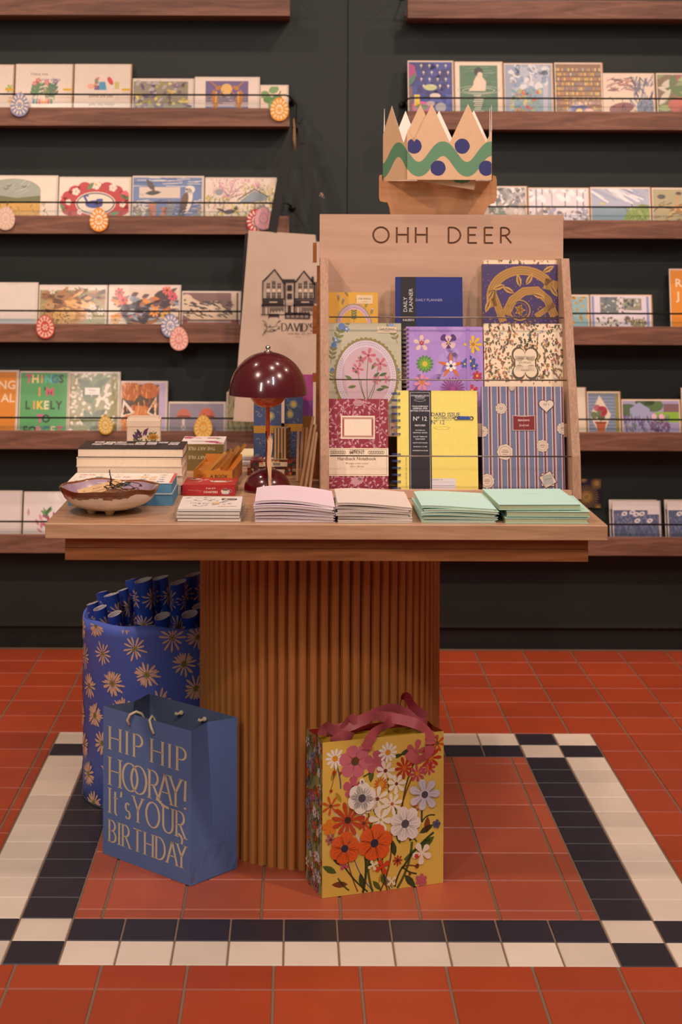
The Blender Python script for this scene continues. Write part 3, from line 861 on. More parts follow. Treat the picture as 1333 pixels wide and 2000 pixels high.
for x, y, l, ang, c in [(380, 1380, 110, 120, DGR), (350, 1440, 110, 150, GRN), (440, 1530, 110, 175, '6e3a20'), (640, 1500, 90, -50, GRN), (860, 1200, 130, 95, GRN), (820, 1300, 110, 100, DGR), (900, 1450, 120, -50, DGR), (1000, 1260, 150, 35, GRN),
        (1090, 970, 110, -95, BRN), (620, 700, 100, 85, GRN), (300, 690, 80, 60, 'a88a28'), (340, 780, 80, -60, 'a88a28'), (600, 1400, 90, 60, DGR), (940, 1180, 90, 70, DGR), (1020, 1110, 110, 25, DGR), (860, 470, 90, 20, DGR),
        (940, 470, 80, -30, DGR), (800, 490, 70, 10, DGR), (380, 520, 60, 20, DGR), (560, 1560, 100, 100, DGR), (740, 1540, 80, 110, GRN), (690, 1520, 70, 70, 'a88a28')]:
    x_, y_ = yb(x, y); a.leaf(x_, y_, l * .00031, l * .00012, ang, c)
a.up(2)
def yf(px, py, r, n, col, cc, pw=.5, cr=.25, pt=False, cen2=None):
    x, y = yb(px, py); a.up(2); a.flower(x, y, r * .00026, n, col, cc, pw, rnd(0, 60), cr, pt, .15)
    if cen2:
        for i in range(n * 3):
            an = i * 2 * math.pi / (n * 3); rr = r * .00026
            a.up(); a.line([(x + rr * .3 * math.cos(an), y + rr * .3 * math.sin(an)), (x + rr * .72 * math.cos(an), y + rr * .72 * math.sin(an))], .0005, cen2); a.L -= 1
WH, PK, OR, RD = 'e8dcc8', 'c46a78', 'd8591c', 'b4301c'
for q in [(335, 505, 80, 11, 'e8e0d8', 'd89018', .28, .3), (495, 525, 135, 6, PK, '5a4020', .75, .25), (665, 530, 95, 5, 'b85a6c', 'b85a6c', .75, .2), (760, 450, 78, 11, 'e8e0d8', 'd89018', .3, .3), (740, 600, 80, 7, WH, '6a3018', .42, .2),
          (990, 440, 90, 5, 'c05a5c', 'c05a5c', .6, .2), (895, 575, 85, 9, RD, 'd06018', .32, .22), (1000, 620, 70, 8, 'b8465a', 'd08018', .35, .25), (1095, 575, 60, 8, 'b8465a', 'd07018', .35, .28), (1110, 490, 90, 8, RD, 'd07018', .3, .22),
          (1165, 370, 70, 7, 'c85018', '705020', .28, .22), (1120, 340, 60, 5, 'b85058', 'b85058', .3, .2), (705, 710, 58, 14, 'c85a20', 'd09030', .2, .45), (830, 705, 78, 7, WH, '6a3018', .45, .18), (480, 740, 90, 5, 'b8566c', '30281c', .75, .18),
          (675, 830, 100, 7, WH, '7a3820', .38, .16), (795, 870, 90, 8, WH, 'c05a28', .36, .16), (550, 930, 62, 7, WH, '6a3018', .45, .22), (300, 890, 75, 7, 'c85020', '6a3818', .25, .18), (565, 1030, 62, 8, 'c04018', '603018', .32, .22),
          (700, 1000, 100, 6, WH, 'c8a040', .5, .12), (290, 1065, 62, 5, 'd8781c', 'd8781c', .8, .3), (435, 1005, 135, 11, 'b8401c', '3a2818', .26, .2), (300, 1165, 45, 6, 'a8505c', '502818', .5, .25), (405, 1370, 38, 4, 'b84c60', 'b84c60', .8, .3),
          (715, 1380, 62, 4, 'c8401c', 'c8401c', .7, .2), (840, 1330, 42, 8, 'a82c1c', '502010', .3, .3), (1040, 1270, 85, 5, 'e4d4c0', 'e4d4c0', .6, .2), (995, 1295, 20, 5, 'c83018', 'c83018', .8, .4), (1035, 1490, 52, 6, 'b8566c', 'b8566c', .6, .3),
          (975, 900, 42, 5, 'b84c20', '806020', .4, .35), (1160, 1030, 34, 5, '4c506c', '3c4060', .8, .4), (1000, 1375, 18, 6, '6a3018', '6a3018', .8, .4), (940, 1440, 12, 6, '6a3018', '6a3018', .8, .4), (325, 615, 15, 6, 'a83020', 'a83020', .8, .4),
          (300, 765, 13, 6, 'a83020', 'a83020', .8, .4), (375, 620, 11, 6, 'a83020', 'a83020', .8, .4), (640, 1370, 45, 4, 'e0d0a8', 'e0d0a8', .6, .3), (790, 1500, 45, 4, 'e0d0a8', 'e0d0a8', .6, .3)]:
    yf(*q)
yf(410, 1235, 125, 6, OR, '2c2a3c', .85, .24, cen2='3a2418'); yf(650, 1190, 140, 6, OR, '2c2a3c', .85, .24, cen2='3a2418')
yf(1060, 790, 130, 7, 'ccc4cc', '4a4650', .5, .22, cen2='5a5c78'); yf(900, 1030, 140, 7, 'e0d4cc', '4a4650', .66, .24, cen2='5a5c78')
sa = Art(YD, YH)
for k in range(170):
    x, y = rnd(0, YD), rnd(0, YH); sa.L = 1 + k // 5
    if k % 3 == 0: sa.sprig(x, y, rnd(.015, .03), rnd(40, 140), random.choice([GRN, DGR, '6a7a40']), 3)
    else: sa.flower(x, y, rnd(.006, .013), random.choice([5, 6, 8]), random.choice(['dcd4cc', '8494b8', 'b84820', 'a8587c', 'dcd4cc', 'c85a1c', '6474a0']), random.choice(['d09030', '3a2c30']), .5, rnd(0, 60))
ybm = printed('glossy_yellow_paper', .42, coat=.25, noise=.03, scale=40)
paper_bag(B2, YW, YD, YH, 'd8b450', '9c2c24', ybm, a, sa, crease=.004, sidecol='8f9460')
for y_ in (.022, .05, .068):       # nested bags inside: edges of their fronts
    m = MB(); m.box((.014, y_, .006), (YW - .012, y_ + .0008, YH - .004 - y_ * .03), 'c8992c'); m.build('nested_bag_panel', ybm, B2)
def ribbon(pts, w, name='ribbon_handle', col='bc5a5e', par=None, tw=None):
    m = MB(); P = [Vector(p) for p in pts]; sm = []
    for i in range(len(P) - 1):
        p0, p1, p2, p3 = P[max(i - 1, 0)], P[i], P[i + 1], P[min(i + 2, len(P) - 1)]
        for j in range(6):
            t_ = j / 6
            sm.append(.5 * ((2 * p1) + (-p0 + p2) * t_ + (2 * p0 - 5 * p1 + 4 * p2 - p3) * t_ ** 2 + (-p0 + 3 * p1 - 3 * p2 + p3) * t_ ** 3))
    sm.append(P[-1]); n = len(sm); vs = []
    for i, p in enumerate(sm):
        f = i / (n - 1) * (len(tw) - 1) if tw else 0
        an = (tw[int(f)] * (1 - f % 1) + tw[min(int(f) + 1, len(tw) - 1)] * (f % 1)) if tw else 90
        t_ = (sm[min(i + 1, n - 1)] - sm[max(i - 1, 0)]).normalized()
        u_ = Vector((0, 0, 1)); s_ = t_.cross(u_)
        if s_.length < .1: s_ = Vector((0, 1, 0))
        s_.normalize(); u_ = s_.cross(t_)
        d_ = (s_ * math.cos(R(an)) + u_ * math.sin(R(an))) * w / 2
        vs += [p - d_, p + d_]
    m.mesh(vs, [(2 * i, 2 * i + 1, 2 * i + 3, 2 * i + 2) for i in range(n - 1)], col, 0, True)
    return m.build(name, M_satin, par)
Hh = YH
ribbon([(.090, -.002, Hh - .022), (.092, -.006, Hh - .008), (.105, -.006, Hh + .010), (.13, .01, Hh + .016), (.16, .03, Hh + .022), (.185, .035, Hh + .020), (.205, .03, Hh + .006)], .022, par=B2, tw=[20, 60, 100, 70, 110, 80, 50])
ribbon([(.012, .04, Hh + .002), (.02, .04, Hh + .020), (.04, .045, Hh + .008), (.06, .05, Hh + .006), (.075, .05, Hh + .026), (.10, .05, Hh + .020), (.13, .05, Hh + .034), (.165, .055, Hh + .040), (.195, .05, Hh + .030), (.215, .04, Hh + .012), (.235, .03, Hh + .01)], .020, par=B2, tw=[80, 60, 110, 60, 120, 80, 60, 100, 70])
ribbon([(.178, -.002, Hh - .035), (.19, -.006, Hh - .046), (.205, -.006, Hh - .050), (.222, -.006, Hh - .038), (.226, -.005, Hh - .012), (.215, .0, Hh + .008), (.20, .02, Hh + .016), (.16, .03, Hh + .026), (.12, .045, Hh + .030), (.08, .05, Hh + .014), (.03, .05, Hh + .004)], .021, par=B2, tw=[90, 80, 60, 90, 110, 80, 60, 110, 60, 90])
ribbon([(.19, .07, Hh + .03), (.2, .08, Hh + .052), (.212, .08, Hh + .05), (.222, .07, Hh + .03), (.245, .06, Hh + .012)], .02, par=B2, tw=[90, 60, 90, 120], col='8c2430')
ribbon([(.02, .008, Hh - .004), (.045, .01, Hh + .006), (.07, .02, Hh - .002)], .02, par=B2, tw=[70, 100, 70])
m = MB(); tg = Art(.08, .08); tg.L = 8
ca, cb = yb(545, 820); 
for i in range(6): m.prism([(ca + .029 * (math.cos(R(i * 60 + 20)) * .55 + .5 * math.cos(j * math.pi / 7)), cb + .03 * (math.sin(R(i * 60 + 20)) * .55 + .5 * math.sin(j * math.pi / 7))) for j in range(14)], lambda x, y, d: (x, -.004 - d, y), 0, .0008, 'e6dccf')
m.prism([(ca + .0 + .0055 * math.cos(j * math.pi / 7), cb + .033 + .0055 * math.sin(j * math.pi / 7)) for j in range(14)], lambda x, y, d: (x, -.004 - d, y), 0, .0008, 'e6dccf')
tg.ell(ca, cb, .008, .008, '4a4650'); tg.ell(ca, cb + .033, .002, .002, '5a4a30')
for i in range(20):
    an = i * math.pi / 10; tg.line([(ca + .011 * math.cos(an), cb + .011 * math.sin(an)), (ca + .021 * math.cos(an), cb + .021 * math.sin(an))], .0007, '6a6c88')
tg.emit(m, lambda x, y, d: (x, -.0048 - d, y), (-1, -1, 1, 1)); tgo = m.build('flower_gift_tag', M_paper, B2); tgo['label'] = 'white anemone shaped gift tag'

# ------------------------------------------------------------------ tote bag hanging from the shelf end
TY = 4.99
TB = thing('tote_bag', 'cream canvas tote with black shopfront print and straps, hung from the shelf end', 'bag', (PX(550, 640, TY)[0], TY, PX(550, 640, TY)[1]))
tx, tz = TB.location.x, TB.location.z
def tp(u, v, d=0): x, z = PX(u, v, TY); return (x - tx, -d, z - tz)
m = MB()
tl, tr, br, bl = (486, 450), (638, 460), (640, 830), (456, 822)
N1, N2 = 14, 22
def tq(s, t_, d): 
    u = (tl[0] * (1 - s) + tr[0] * s) * (1 - t_) + (bl[0] * (1 - s) + br[0] * s) * t_
    v = (tl[1] * (1 - s) + tr[1] * s) * (1 - t_) + (bl[1] * (1 - s) + br[1] * s) * t_
    bulge = .009 * math.sin(math.pi * s) * (.4 + t_) + .003 * math.sin(7 * s + 5 * t_) * math.sin(9 * t_)
    return tp(u, v, d * (bulge + .003))
def tfold(s, t_): return .003 + .0060 * math.sin(9 * s - 5 * t_ + 2 * math.sin(6 * t_)) * (.3 + s * (1 - s)) * .5 + .0015 * math.sin(6 * s + 8 * t_) + .006 * math.sin(math.pi * s) * math.sin(math.pi * min(1, t_ * 1.2 + .05))
for sgn in (1, -1):
    vs = []
    for j in range(N2 + 1):
        for i in range(N1 + 1):
            p = tq(i / N1, j / N2, 0); vs.append((p[0], -sgn * tfold(i / N1, j / N2), p[2]))
    fs = [(j * (N1 + 1) + i, (j + 1) * (N1 + 1) + i, (j + 1) * (N1 + 1) + i + 1, j * (N1 + 1) + i + 1) for j in range(N2) for i in range(N1)]
    m.mesh(vs, [f if sgn > 0 else f[::-1] for f in fs], 'c2ae9c' if sgn > 0 else '1c1818', 0, True)
a = Art(1, 1); INK = '332c30'
def tw_(px, py):                 # crop pixel -> local plane
    p = tp(430 + px / 5.796, 440 + py / 5.796); return (p[0], p[2])
def L_(pts, wd, c=INK): a.line([tw_(*p) for p in pts], wd * .00027, c)
def Rct(x0, y0, x1, y1, c=INK): a.poly([tw_(x0, y0), tw_(x1, y0), tw_(x1, y1), tw_(x0, y1)], c)
for x0, x1, xm, yt in ((485, 725, 618, 500), (845, 1065, 950, 518)):
    yb_ = 612 if x0 < 600 else 625
    a.poly([tw_(x0 + 15, yb_ + 30), tw_(xm, yt + 30), tw_(x1 - 15, yb_ + 50), tw_(x1, 835), tw_(x0, 825)], 'a8988a'); a.up()
    L_([(x0 + 10, yb_ + 20), (xm, yt), (x1 + 10, yb_ + 50)], 22)
    L_([(x0, yb_ + 10), (x0, 1010)], 10); L_([(x1, yb_ + 40), (x1, 830)], 10)
    for ry, hh in ((655, 60), (760, 65)):
        for k in range(3):
            cx_ = x0 + 62 + k * 62; yy = ry - (25 if (k == 1 and ry < 700) else 0)
            Rct(cx_ - 19, yy, cx_ + 19, ry + hh); a.up(); Rct(cx_ - 2, yy, cx_ + 2, ry + hh, 'b8a894'); Rct(cx_ - 19, ry + 22, cx_ + 19, ry + 26, 'b8a894'); a.L -= 1
    for k in range(3): a.up(); Rct(x0 + 48 + k * 62, 725, x0 + 78 + k * 62, 752, 'd8c8b0'); a.L -= 1
    Rct(x0 - 5, 825, x1 + 5, 838); Rct(x0 + 5, 845, x1 - 5, 900); Rct(x0 - 15, 895, x1 + 5, 915)
    for k in range(9): Rct(x0 + 80 + k * 18, 925, x0 + 90 + k * 18, 990 - (k * 17) % 30)
    L_([(x0 + 20, 920), (x0 + 20, 1005)], 8); L_([(x0 + 60, 920), (x0 + 60, 1005)], 8)
    a.up(); Rct(x0 + 75, 862, x0 + 165, 876, 'b8a894'); a.L -= 1
Rct(700, 610, 850, 645); Rct(735, 650, 745, 1000); Rct(835, 650, 845, 1000)
for ry in (675, 770): Rct(762, ry, 815, ry + 62)
Rct(755, 870, 825, 905, 'a8988a'); Rct(768, 910, 805, 990); Rct(735, 985, 1020, 1055); Rct(1055, 580, 1062, 640); Rct(1035, 580, 1060, 640)
for k in range(5): a.up(); Rct(752 + k * 52, 1018, 790 + k * 52, 1046, '8a7c70'); a.L -= 1
Rct(550, 1000, 670, 1035); L_([(560, 1030), (548, 1055)], 8); L_([(660, 1030), (668, 1050)], 8); Rct(462, 1005, 1050, 1014); Rct(1060, 640, 1100, 880, '5a5048')
for q in [((480, 1075), (530, 1130), .3), ((530, 1140), (480, 1240), .3), ((500, 1180), (690, 1140), -.4), ((690, 1075), (640, 1130), -.3), ((650, 1140), (680, 1180), .3), ((560, 1190), (630, 1190), .4), ((510, 1130), (640, 1135), -.3)]:
    a.curve(tw_(*q[0]), tw_(*q[1]), q[2], .0016, INK)
for x_, y_, an in ((500, 1110, -50), (520, 1200, 200), (660, 1100, 40), (560, 1150, 60), (600, 1190, 20), (650, 1160, -40)):
    p = tw_(x_, y_); a.leaf(p[0], p[1], .008, .004, an, '5a5250')
p0, p1 = tw_(700, 1180), tw_(1062, 1195)
a.stroke_text("DAVID'S", p0[0], p0[1] - .004, .0235, .0036, INK, w=p1[0] - p0[0], gap=.16, pen=.0011)
p0 = tw_(900, 1232); a.text('BOOKS \u00b7 MUSIC \u00b7 CAFE \u00b7 GIFTS', p0[0], p0[1], .006, INK, w=.068, bold=.01)
p0 = tw_(890, 1266); a.text('EST. 1963', p0[0], p0[1], .004, INK, w=.014)
a.emit(m, lambda x, y, d: (x, -.0105 - d, y), (-1, -1, 1, 1))
m.build('canvas_body', M_canvas, TB)
def strap(us, w, d, lab=None):
    ribbon_pts = [Vector(tp(u, v, d)) for u, v in us]
    m = MB(); vs = []
    for i, p in enumerate(ribbon_pts):
        q = ribbon_pts[min(i + 1, len(ribbon_pts) - 1)] - ribbon_pts[max(i - 1, 0)]
        n_ = Vector((-q.z, 0, q.x)).normalized() * w / 2
        vs += [p - n_, p + n_]
    m.mesh(vs, [(2 * i, 2 * i + 1, 2 * i + 3, 2 * i + 2) for i in range(len(ribbon_pts) - 1)], '0b0908')
    m.build('strap', M_fabric, TB, solid=.002)
strap([(532, 453), (545, 380), (562, 290), (576, 246)], .028, .006)
strap([(626, 470), (620, 410), (600, 320), (578, 246)], .024, .006)
strap([(470, 720), (475, 600), (480, 500), (484, 456)], .014, -.003)
strap([(577, 243), (585, 250), (592, 280)], .012, .009)
# hook the tote hangs from
m = MB(); x_, z_ = PX(572, 185, 5.05); x2, z2 = PX(577, 240, 4.995)
m.tube([(x_, 5.195, z_ - .01), (x_ + .004, 5.10, z_ - .01), (x_ + .012, 5.02, z_ - .03), (x2 + .002, 4.995, z2 + .004), (x2 + .012, 4.985, z2 - .004), (x2 + .022, 4.985, z2 + .012)], .0022)
tag(m.build('bag_hook', M_black), 'black metal hook on the wall holding the canvas tote', 'hook')
m = MB(); a_, b_ = PX(574, 250, 4.97), PX(577, 294, 4.97)
m.tube([(a_[0], 4.97, a_[1] + .03), (a_[0] + .002, 4.968, a_[1]), (b_[0] - .003, 4.967, (a_[1] + b_[1]) / 2), (b_[0], 4.966, b_[1])], [.0015, .004, .0055, .002], n=6)
tag(m.build('twine_tassel', M_twine), 'thin tan twine tassel hanging beside the tote straps', 'tassel')
# ------------------------------------------------------------------ artwork of the cards (visible height = 1, width = W)
ch = random.choice
def bg(a, W, c, y0=-1, y1=1): a.L -= 0; a.rect(0, y0, W, y1, c); a.up()
def blobs(a, W, n, cols, r0, r1, y0=0, y1=1, x0=0, x1=None, rot=True, asp=.6):
    x1 = W if x1 is None else x1
    for i in range(n):
        if i % 12 == 0: a.up()
        r = rnd(r0, r1); a.ell(rnd(x0, x1), rnd(y0, y1), r, r * asp, ch(cols), rnd(0, 180) if rot else 0, 7)
    a.up()
def dashes(a, W, n, cols, l, wd, y0=0, y1=1, ang=(0, 180), x0=0, x1=None):
    x1 = W if x1 is None else x1
    for i in range(n):
        if i % 12 == 0: a.up()
        x, y, t = rnd(x0, x1), rnd(y0, y1), R(rnd(*ang)); q = l * rnd(.5, 1)
        a.line([(x, y), (x + q * math.cos(t), y + q * math.sin(t))], wd, ch(cols))
    a.up()
def garden(a, W, x, y, s, n=6):
    for i in range(n):
        xx = x + s * rnd(-.5, .5); hh = s * rnd(.3, .9)
        a.sprig(xx, y, hh, rnd(70, 110), ch(['4a7a4a', '6a8a4a', '3a6a50']), 3, .35)
        a.up(); a.flower(xx + rnd(-.02, .02), y + hh, s * .12, 5, ch(['c83a4a', 'd86a80', 'e0903a', '7a5aa0']), 'e0c040', .7); a.up()
    for i in range(n - 1):
        a.up(); a.rect(x - s * .5 + i * s / n, y - s * .18, x - s * .5 + (i + .8) * s / n, y + .02, ch(['3a7ab0', '40905a', 'd84a5a', '6a4a90', 'e09a40']))
def art_plants(a, W):
    bg(a, W, 'ddcfc0'); a.text('I have too', W * .42, .74, .1, '40403c', sx=.9); a.text('many plants', W * .62, .62, .1, '40403c', sx=.9)
    a.sprig(W * .3, .2, .4, 75, '5a8a60', 5); garden(a, W, W * .52, .2, .5, 8)
def art_pots(a, W):
    bg(a, W, 'ddcfc0'); garden(a, W, W * .38, .52, .22, 3)
    a.poly([(W * .42, .42), (W * .58, .42), (W * .55, .6), (W * .45, .6)], '3a90b8'); a.ell(W * .3, .5, .08, .06, 'e8a890'); a.ell(W * .64, .62, .05, .1, 'c8343a', 30); a.rect(W * .72, .44, W * .8, .6, 'c0b860'); a.rect(W*.36,.42,W*.44,.52,'7a4a90')
    a.up(); a.text('plants are just', W * .48, .26, .09, '40403c'); a.text('pets you water', W * .5, .08, .09, '40403c')
def art_yflow(a, W):
    bg(a, W, 'ddcfc0')
    for i in range(5): a.flower(rnd(0, W), rnd(.15, .55), .1, 6, ch(['e0b020', '8ab040']), 'c87820', .5); a.up(2)
def art_leafy(a, W):
    bg(a, W, 'd8ccc0'); a.rect(W * .0, -.2, W * .92, .9, '8a8470'); a.up()
    for i in range(90): a.leaf(rnd(0, W * .9), rnd(-.1, .85), rnd(.12, .26), .1, rnd(0, 360), ch(['c0a850', 'd8c878', '6a5a70', '54466a', '9a9450', 'b0a8a8'])); a.up()
    a.ell(W * .72, .76, .12, .08, '7a6a80'); a.up(); a.ell(W * .74, .78, .03, .025, 'e8e0d0')
def hare(a, x, y, s, c='b87830'):
    a.ell(x, y, .09, .3, c, 8 * s); a.ell(x + s * .1, y + .36, .1, .06, c, 25 * s); a.line([(x + s * .04, y + .4), (x - s * .14, y + .56)], .05, c, .4)
    a.line([(x + s * .1, y + .12), (x + s * .26, y + .28)], .04, c, .5); a.line([(x - s * .02, y - .2), (x - s * .12, y - .45)], .07, c, .5); a.up(); a.ell(x + s * .13, y + .37, .012, .012, '202020'); a.line([(x+s*.02,y-.1),(x+s*.04,y+.25)],.04,'d8a860')
def art_hares(a, W):
    bg(a, W, 'e2d4c8'); a.rect(W * .17, -.3, W * .84, .87, '6a5a88'); a.up(); a.rect(W * .17, -.3, W * .84, .46, '7c7482'); a.up(); a.rect(W * .17, -.3, W * .84, .22, 'b8a8b0'); a.up(); a.rect(W * .17, -.3, W * .84, .08, '4a6a98'); a.up()
    a.ell(W * .5, .62, .17, .17, 'e0b468'); a.up(); dashes(a, W, 40, ['4a4450', 'c8b8b8'], .1, .02, .1, .5, (-10, 10), W * .2, W * .75); hare(a, W * .32, .3, 1); hare(a, W * .7, .3, -1)
def art_clover(a, W):
    bg(a, W, 'ead2bc'); a.line([(W * .55, .1), (W * .75, .75)], .05, '6a7a50')
    for x, y in ((.15, .6), (.5, .8), (.3, .4), (.62, .45), (.45, .2)): a.ell(W * x, y, .2, .15, ch(['5a8a50', '78a060']), rnd(0, 90)); a.up()
def art_landscape(a, W):
    bg(a, W, 'e8dac8'); pts = [(0, -.3), (0, .85)] + [(W * .78 * (.5 + .5 * math.sin(t)), .62 + .3 * math.cos(t)) for t in [i * math.pi / 20 for i in range(0, 11)]] + [(W * .78, -.3)]
    a.poly(pts, '98a294'); a.up(); a.poly([(0, .42), (W * .2, .5), (W * .45, .44), (W * .78, .5), (W * .78, -.3), (0, -.3)], '6a6c40'); a.up(); a.poly([(0, .28), (W * .78, .34), (W * .78, -.3), (0, -.3)], 'd0a04c'); a.up()
    dashes(a, W, 40, ['505838', 'c8b070', '7a7440'], .12, .015, -.1, .3, (50, 130), 0, W * .9); dashes(a, W, 18, ['e8e4dc', 'b8c0b8'], .3, .008, .5, .85, (10, 40), 0, W * .6)
    for x, y in ((.3, .65), (.34, .72), (.55, .7)): a.line([(W * x - .06, y + .03), (W * x, y), (W * x + .06, y + .04)], .02, '404a50')
    a.line([(W * .25, .16), (W * .38, .2)], .03, '303038')
def art_swan(a, W):
    bg(a, W, 'e8dccb')
    for i in range(16):
        t = i * math.pi / 8; a.ell(W * .52 + .72 * math.cos(t), .33 + .42 * math.sin(t), .17, .15, 'b83434'); 
    a.up(); a.ell(W * .52, .33, .74, .44, 'b83434', n=26); a.up(); a.ell(W * .52, .32, .50, .3, 'e6dcc8', n=26); a.up(); a.ring(W * .52, .32, .46, .26, .03, '3a3a6a')
    a.ell(W * .5, .3, .22, .1, '3c4c9c'); a.line([(W * .42, .3), (W * .36, .5), (W * .42, .52)], .06, '3c4c9c'); a.leaf(W * .5, .3, .26, .16, 30, '3c4c9c'); a.up()
    for x, y, r in ((.24, .62, .1), (.52, .8, .13), (.76, .72, .1), (.14, .35, .08), (.9, .3, .08), (.3, .1, .07)): a.flower(W * x, y, r, 5, 'eaded0', 'e0b040', .9); a.up(2)
    for x, y in ((.4, .66), (.86, .55), (.86, .1), (.1, .1), (.95, .5)): a.leaf(W * x, y, .26, .1, rnd(0, 360), '5a8a5a')
    a.ell(W * .93, .55, .1, .1, 'd85a60'); a.line([(W*.03,.5),(W*.1,.3),(W*.06,.1)],.03,'c84858')
def art_seabirds(a, W):
    bg(a, W, '6a84b0'); dashes(a, W, 40, ['e0dcd8', '44609c'], .5, .015, .72, .98, (-3, 3)); a.rect(W * .1, .45, W * .68, .72, 'd8c8b8'); a.up(); a.rect(0, -.3, W, .42, '6a80a8'); a.up(); dashes(a, W, 60, ['e0dcd8', '3c5490', '8898b8'], .3, .015, -.1, .42, (-5, 8)); 
    a.leaf(W * .18, .56, .4, .12, 5, '4a4846'); a.leaf(W * .32, .62, .36, .14, 125, '54504c'); a.ell(W * .14, .53, .06, .03, 'c0b8b0'); a.up()
    a.ell(W * .78, .38, .12, .32, 'e4dcd0', -12); a.ell(W * .82, .66, .12, .1, 'e8e2d8'); a.up(); a.ell(W * .74, .36, .09, .24, '6a5444', -14); a.poly([(W * .62, -.05), (W * .7, .2), (W * .74, .18)], '5a4a40'); a.up(); a.poly([(W * .78, .7), (W * .74, .66), (W * .79, .64)], '303030'); a.ell(W * .81, .68, .015, .015, '202020')
    for i in range(10): a.sprig(rnd(0, W), -.1, rnd(.3, .55), rnd(60, 120), ch(['d8d0c0', '8a8a90', 'c87a40', '4a4a54']), 4, .3)
def art_blossom(a, W):
    bg(a, W, 'e6d8c8')
    for p, q in (((.25, 0), (.35, .6)), ((.33, .4), (.6, .85)), ((.35, .5), (.2, .9)), ((.34, .45), (.75, .6)), ((.36, .6), (.45, .95))): a.curve((W * p[0], p[1]), (W * q[0], q[1]), .15, .03, '7a6870', .3)
    dashes(a, W, 150, ['d898a8', 'e0b0b8', 'c888a0'], .08, .025, .5, .98, x0=W * .1, x1=W * .8); dashes(a, W, 170, ['d8c848', 'a8b058', 'c8b850', '788a58'], .09, .025, -.1, .8, (40, 140), W * .55); dashes(a, W, 90, ['e0c838', 'd8b8a0', '8a9a60'], .1, .03, -.1, .5, (40, 140), 0, W * .5)
    a.poly([(W * .5, .4), (W * .7, .66), (W * .88, .5), (W * .88, .42), (W * .5, .34)], '8898a0'); a.up(); a.line([(W * .48, .44), (W * .7, .7), (W * .9, .5)], .03, '5a5a60')
    a.ell(W * .2, .62, .1, .08, '9aa0a8'); a.ell(W * .35, .12, .14, .06, '5a5058', 8); a.ell(W * .44, .2, .05, .045, '5a5058'); a.leaf(W * .3, .12, .26, .06, 160, '4a4450')
def art_smallarch(a, W):
    bg(a, W, 'd9cfc6'); a.rect(0, .38, W * .32, .8, '8fa0a0'); a.ell(W * .2, .78, W * .14, .12, '8fa0a0'); a.up(); a.rect(0, .38, W * .35, .6, 'c89840'); a.up(); dashes(a, W, 20, ['6a6838', 'e0c070'], .1, .02, .4, .6, x1=W * .3); a.rect(0,-.3,W,.12,'b4bcc0')
def feathers(a, W, cols, n, y0, y1, x0=0, x1=1):
    for i in range(n):
        a.leaf(rnd(W * x0, W * x1), rnd(y0, y1), rnd(.2, .4), rnd(.06, .12), rnd(-30, 40), ch(cols))
        if i % 3 == 0: a.up()
    a.up()
def art_gamebird(a, W):
    bg(a, W, '9a9060'); a.rect(0, .86, W, 1, 'dcd0c4'); dashes(a, W, 40, ['5a7040', 'b8a050', '7a6a40'], .2, .03, -.1, .9); a.ell(W * .42, .35, .6, .36, 'b8864c', -8); a.up()
    feathers(a, W, ['5a3824', '8c5c34', '4a2c1c', 'a87448'], 60, .35, .8); feathers(a, W, ['d8a060', 'e0b070'], 14, .3, .7, .35, .8)
    a.ell(W * .38, .2, .3, .22, 'd0a860', 10); a.up(); blobs(a, W, 50, ['4a3428', '5a4030'], .015, .03, .02, .4, W * .2, W * .5); a.ell(W * .16, .46, .13, .1, 'b89060'); a.up(); a.ell(W * .14, .48, .02, .02, '181818')
    for x, y in ((.8, .4), (.75, .2), (.92, .3), (.2, .85), (.1, .1)): a.flower(W * x, y, .1, 6, ch(['e0dcd4', '5a98a0', 'd0d4c8']), 'd0a030', .5); a.up(2)
def art_colorbird(a, W):
    bg(a, W, 'dccab4'); a.rect(0, .86, W, 1, 'dcd0c4'); a.ell(W * .55, .3, .6, .32, 'b07040', 12); a.ell(W * .8, .66, .3, .22, '4a3a40'); a.up(); feathers(a, W, ['3a2c38', 'c87838', 'e09848', '6a4a50', '8890a0'], 70, .1, .75); feathers(a, W, ['2c2430', '443848', 'a8a8b0'], 40, .0, .45, .1, .7)
    for x, y, c in ((.15, .8, 'c83830'), (.82, .86, 'e06a60'), (.9, .7, 'd85a70'), (.8, .22, 'e0b040'), (.1, .1, 'e0a030'), (.2, .6, 'd84a40'), (.65, .3, 'e8a040'), (.88, .1, 'd8b048')): a.flower(W * x, y, .13, 7, c, '4a3a28', .5); a.up(2)
def art_cat(a, W):
    bg(a, W, 'd8c6b0'); a.rect(0, .1, W * .84, .95, '7c5a58'); a.up(); a.poly([(0, .6), (W * .16, .8), (W * .35, .62), (W * .6, .7), (W * .84, .3), (W * .84, .05), (W * .3, .0), (0, .3)], 'd8c0a4'); a.up(); a.ell(W * .08, .7, .2, .2, 'd8c0a4'); a.up()
    dashes(a, W, 60, ['3a3030', '4a3c3c'], .2, .035, .25, .72, (-40, 10), 0, W * .8); a.rect(0, -.3, W, .14, '8c3c38'); a.rect(W * .1, .05, W * .84, .12, 'e0d0bc'); a.rect(W*.93,0,W*.96,1,'4a3838'); a.ell(W * .05, .72, .03, .03, '202020')
def art_orange(t1, t2):
    def f(a, W):
        bg(a, W, 'd8871c'); a.text(t1, W * .96 if t1 == 'NG' else W * .1, .68, .2, 'eed8b8', 'r' if t1 == 'NG' else 'l', .015); a.text(t2, W * .96 if t1 == 'NG' else W * .1, .46, .2, 'eed8b8', 'r' if t1 == 'NG' else 'l', .015)
    return f
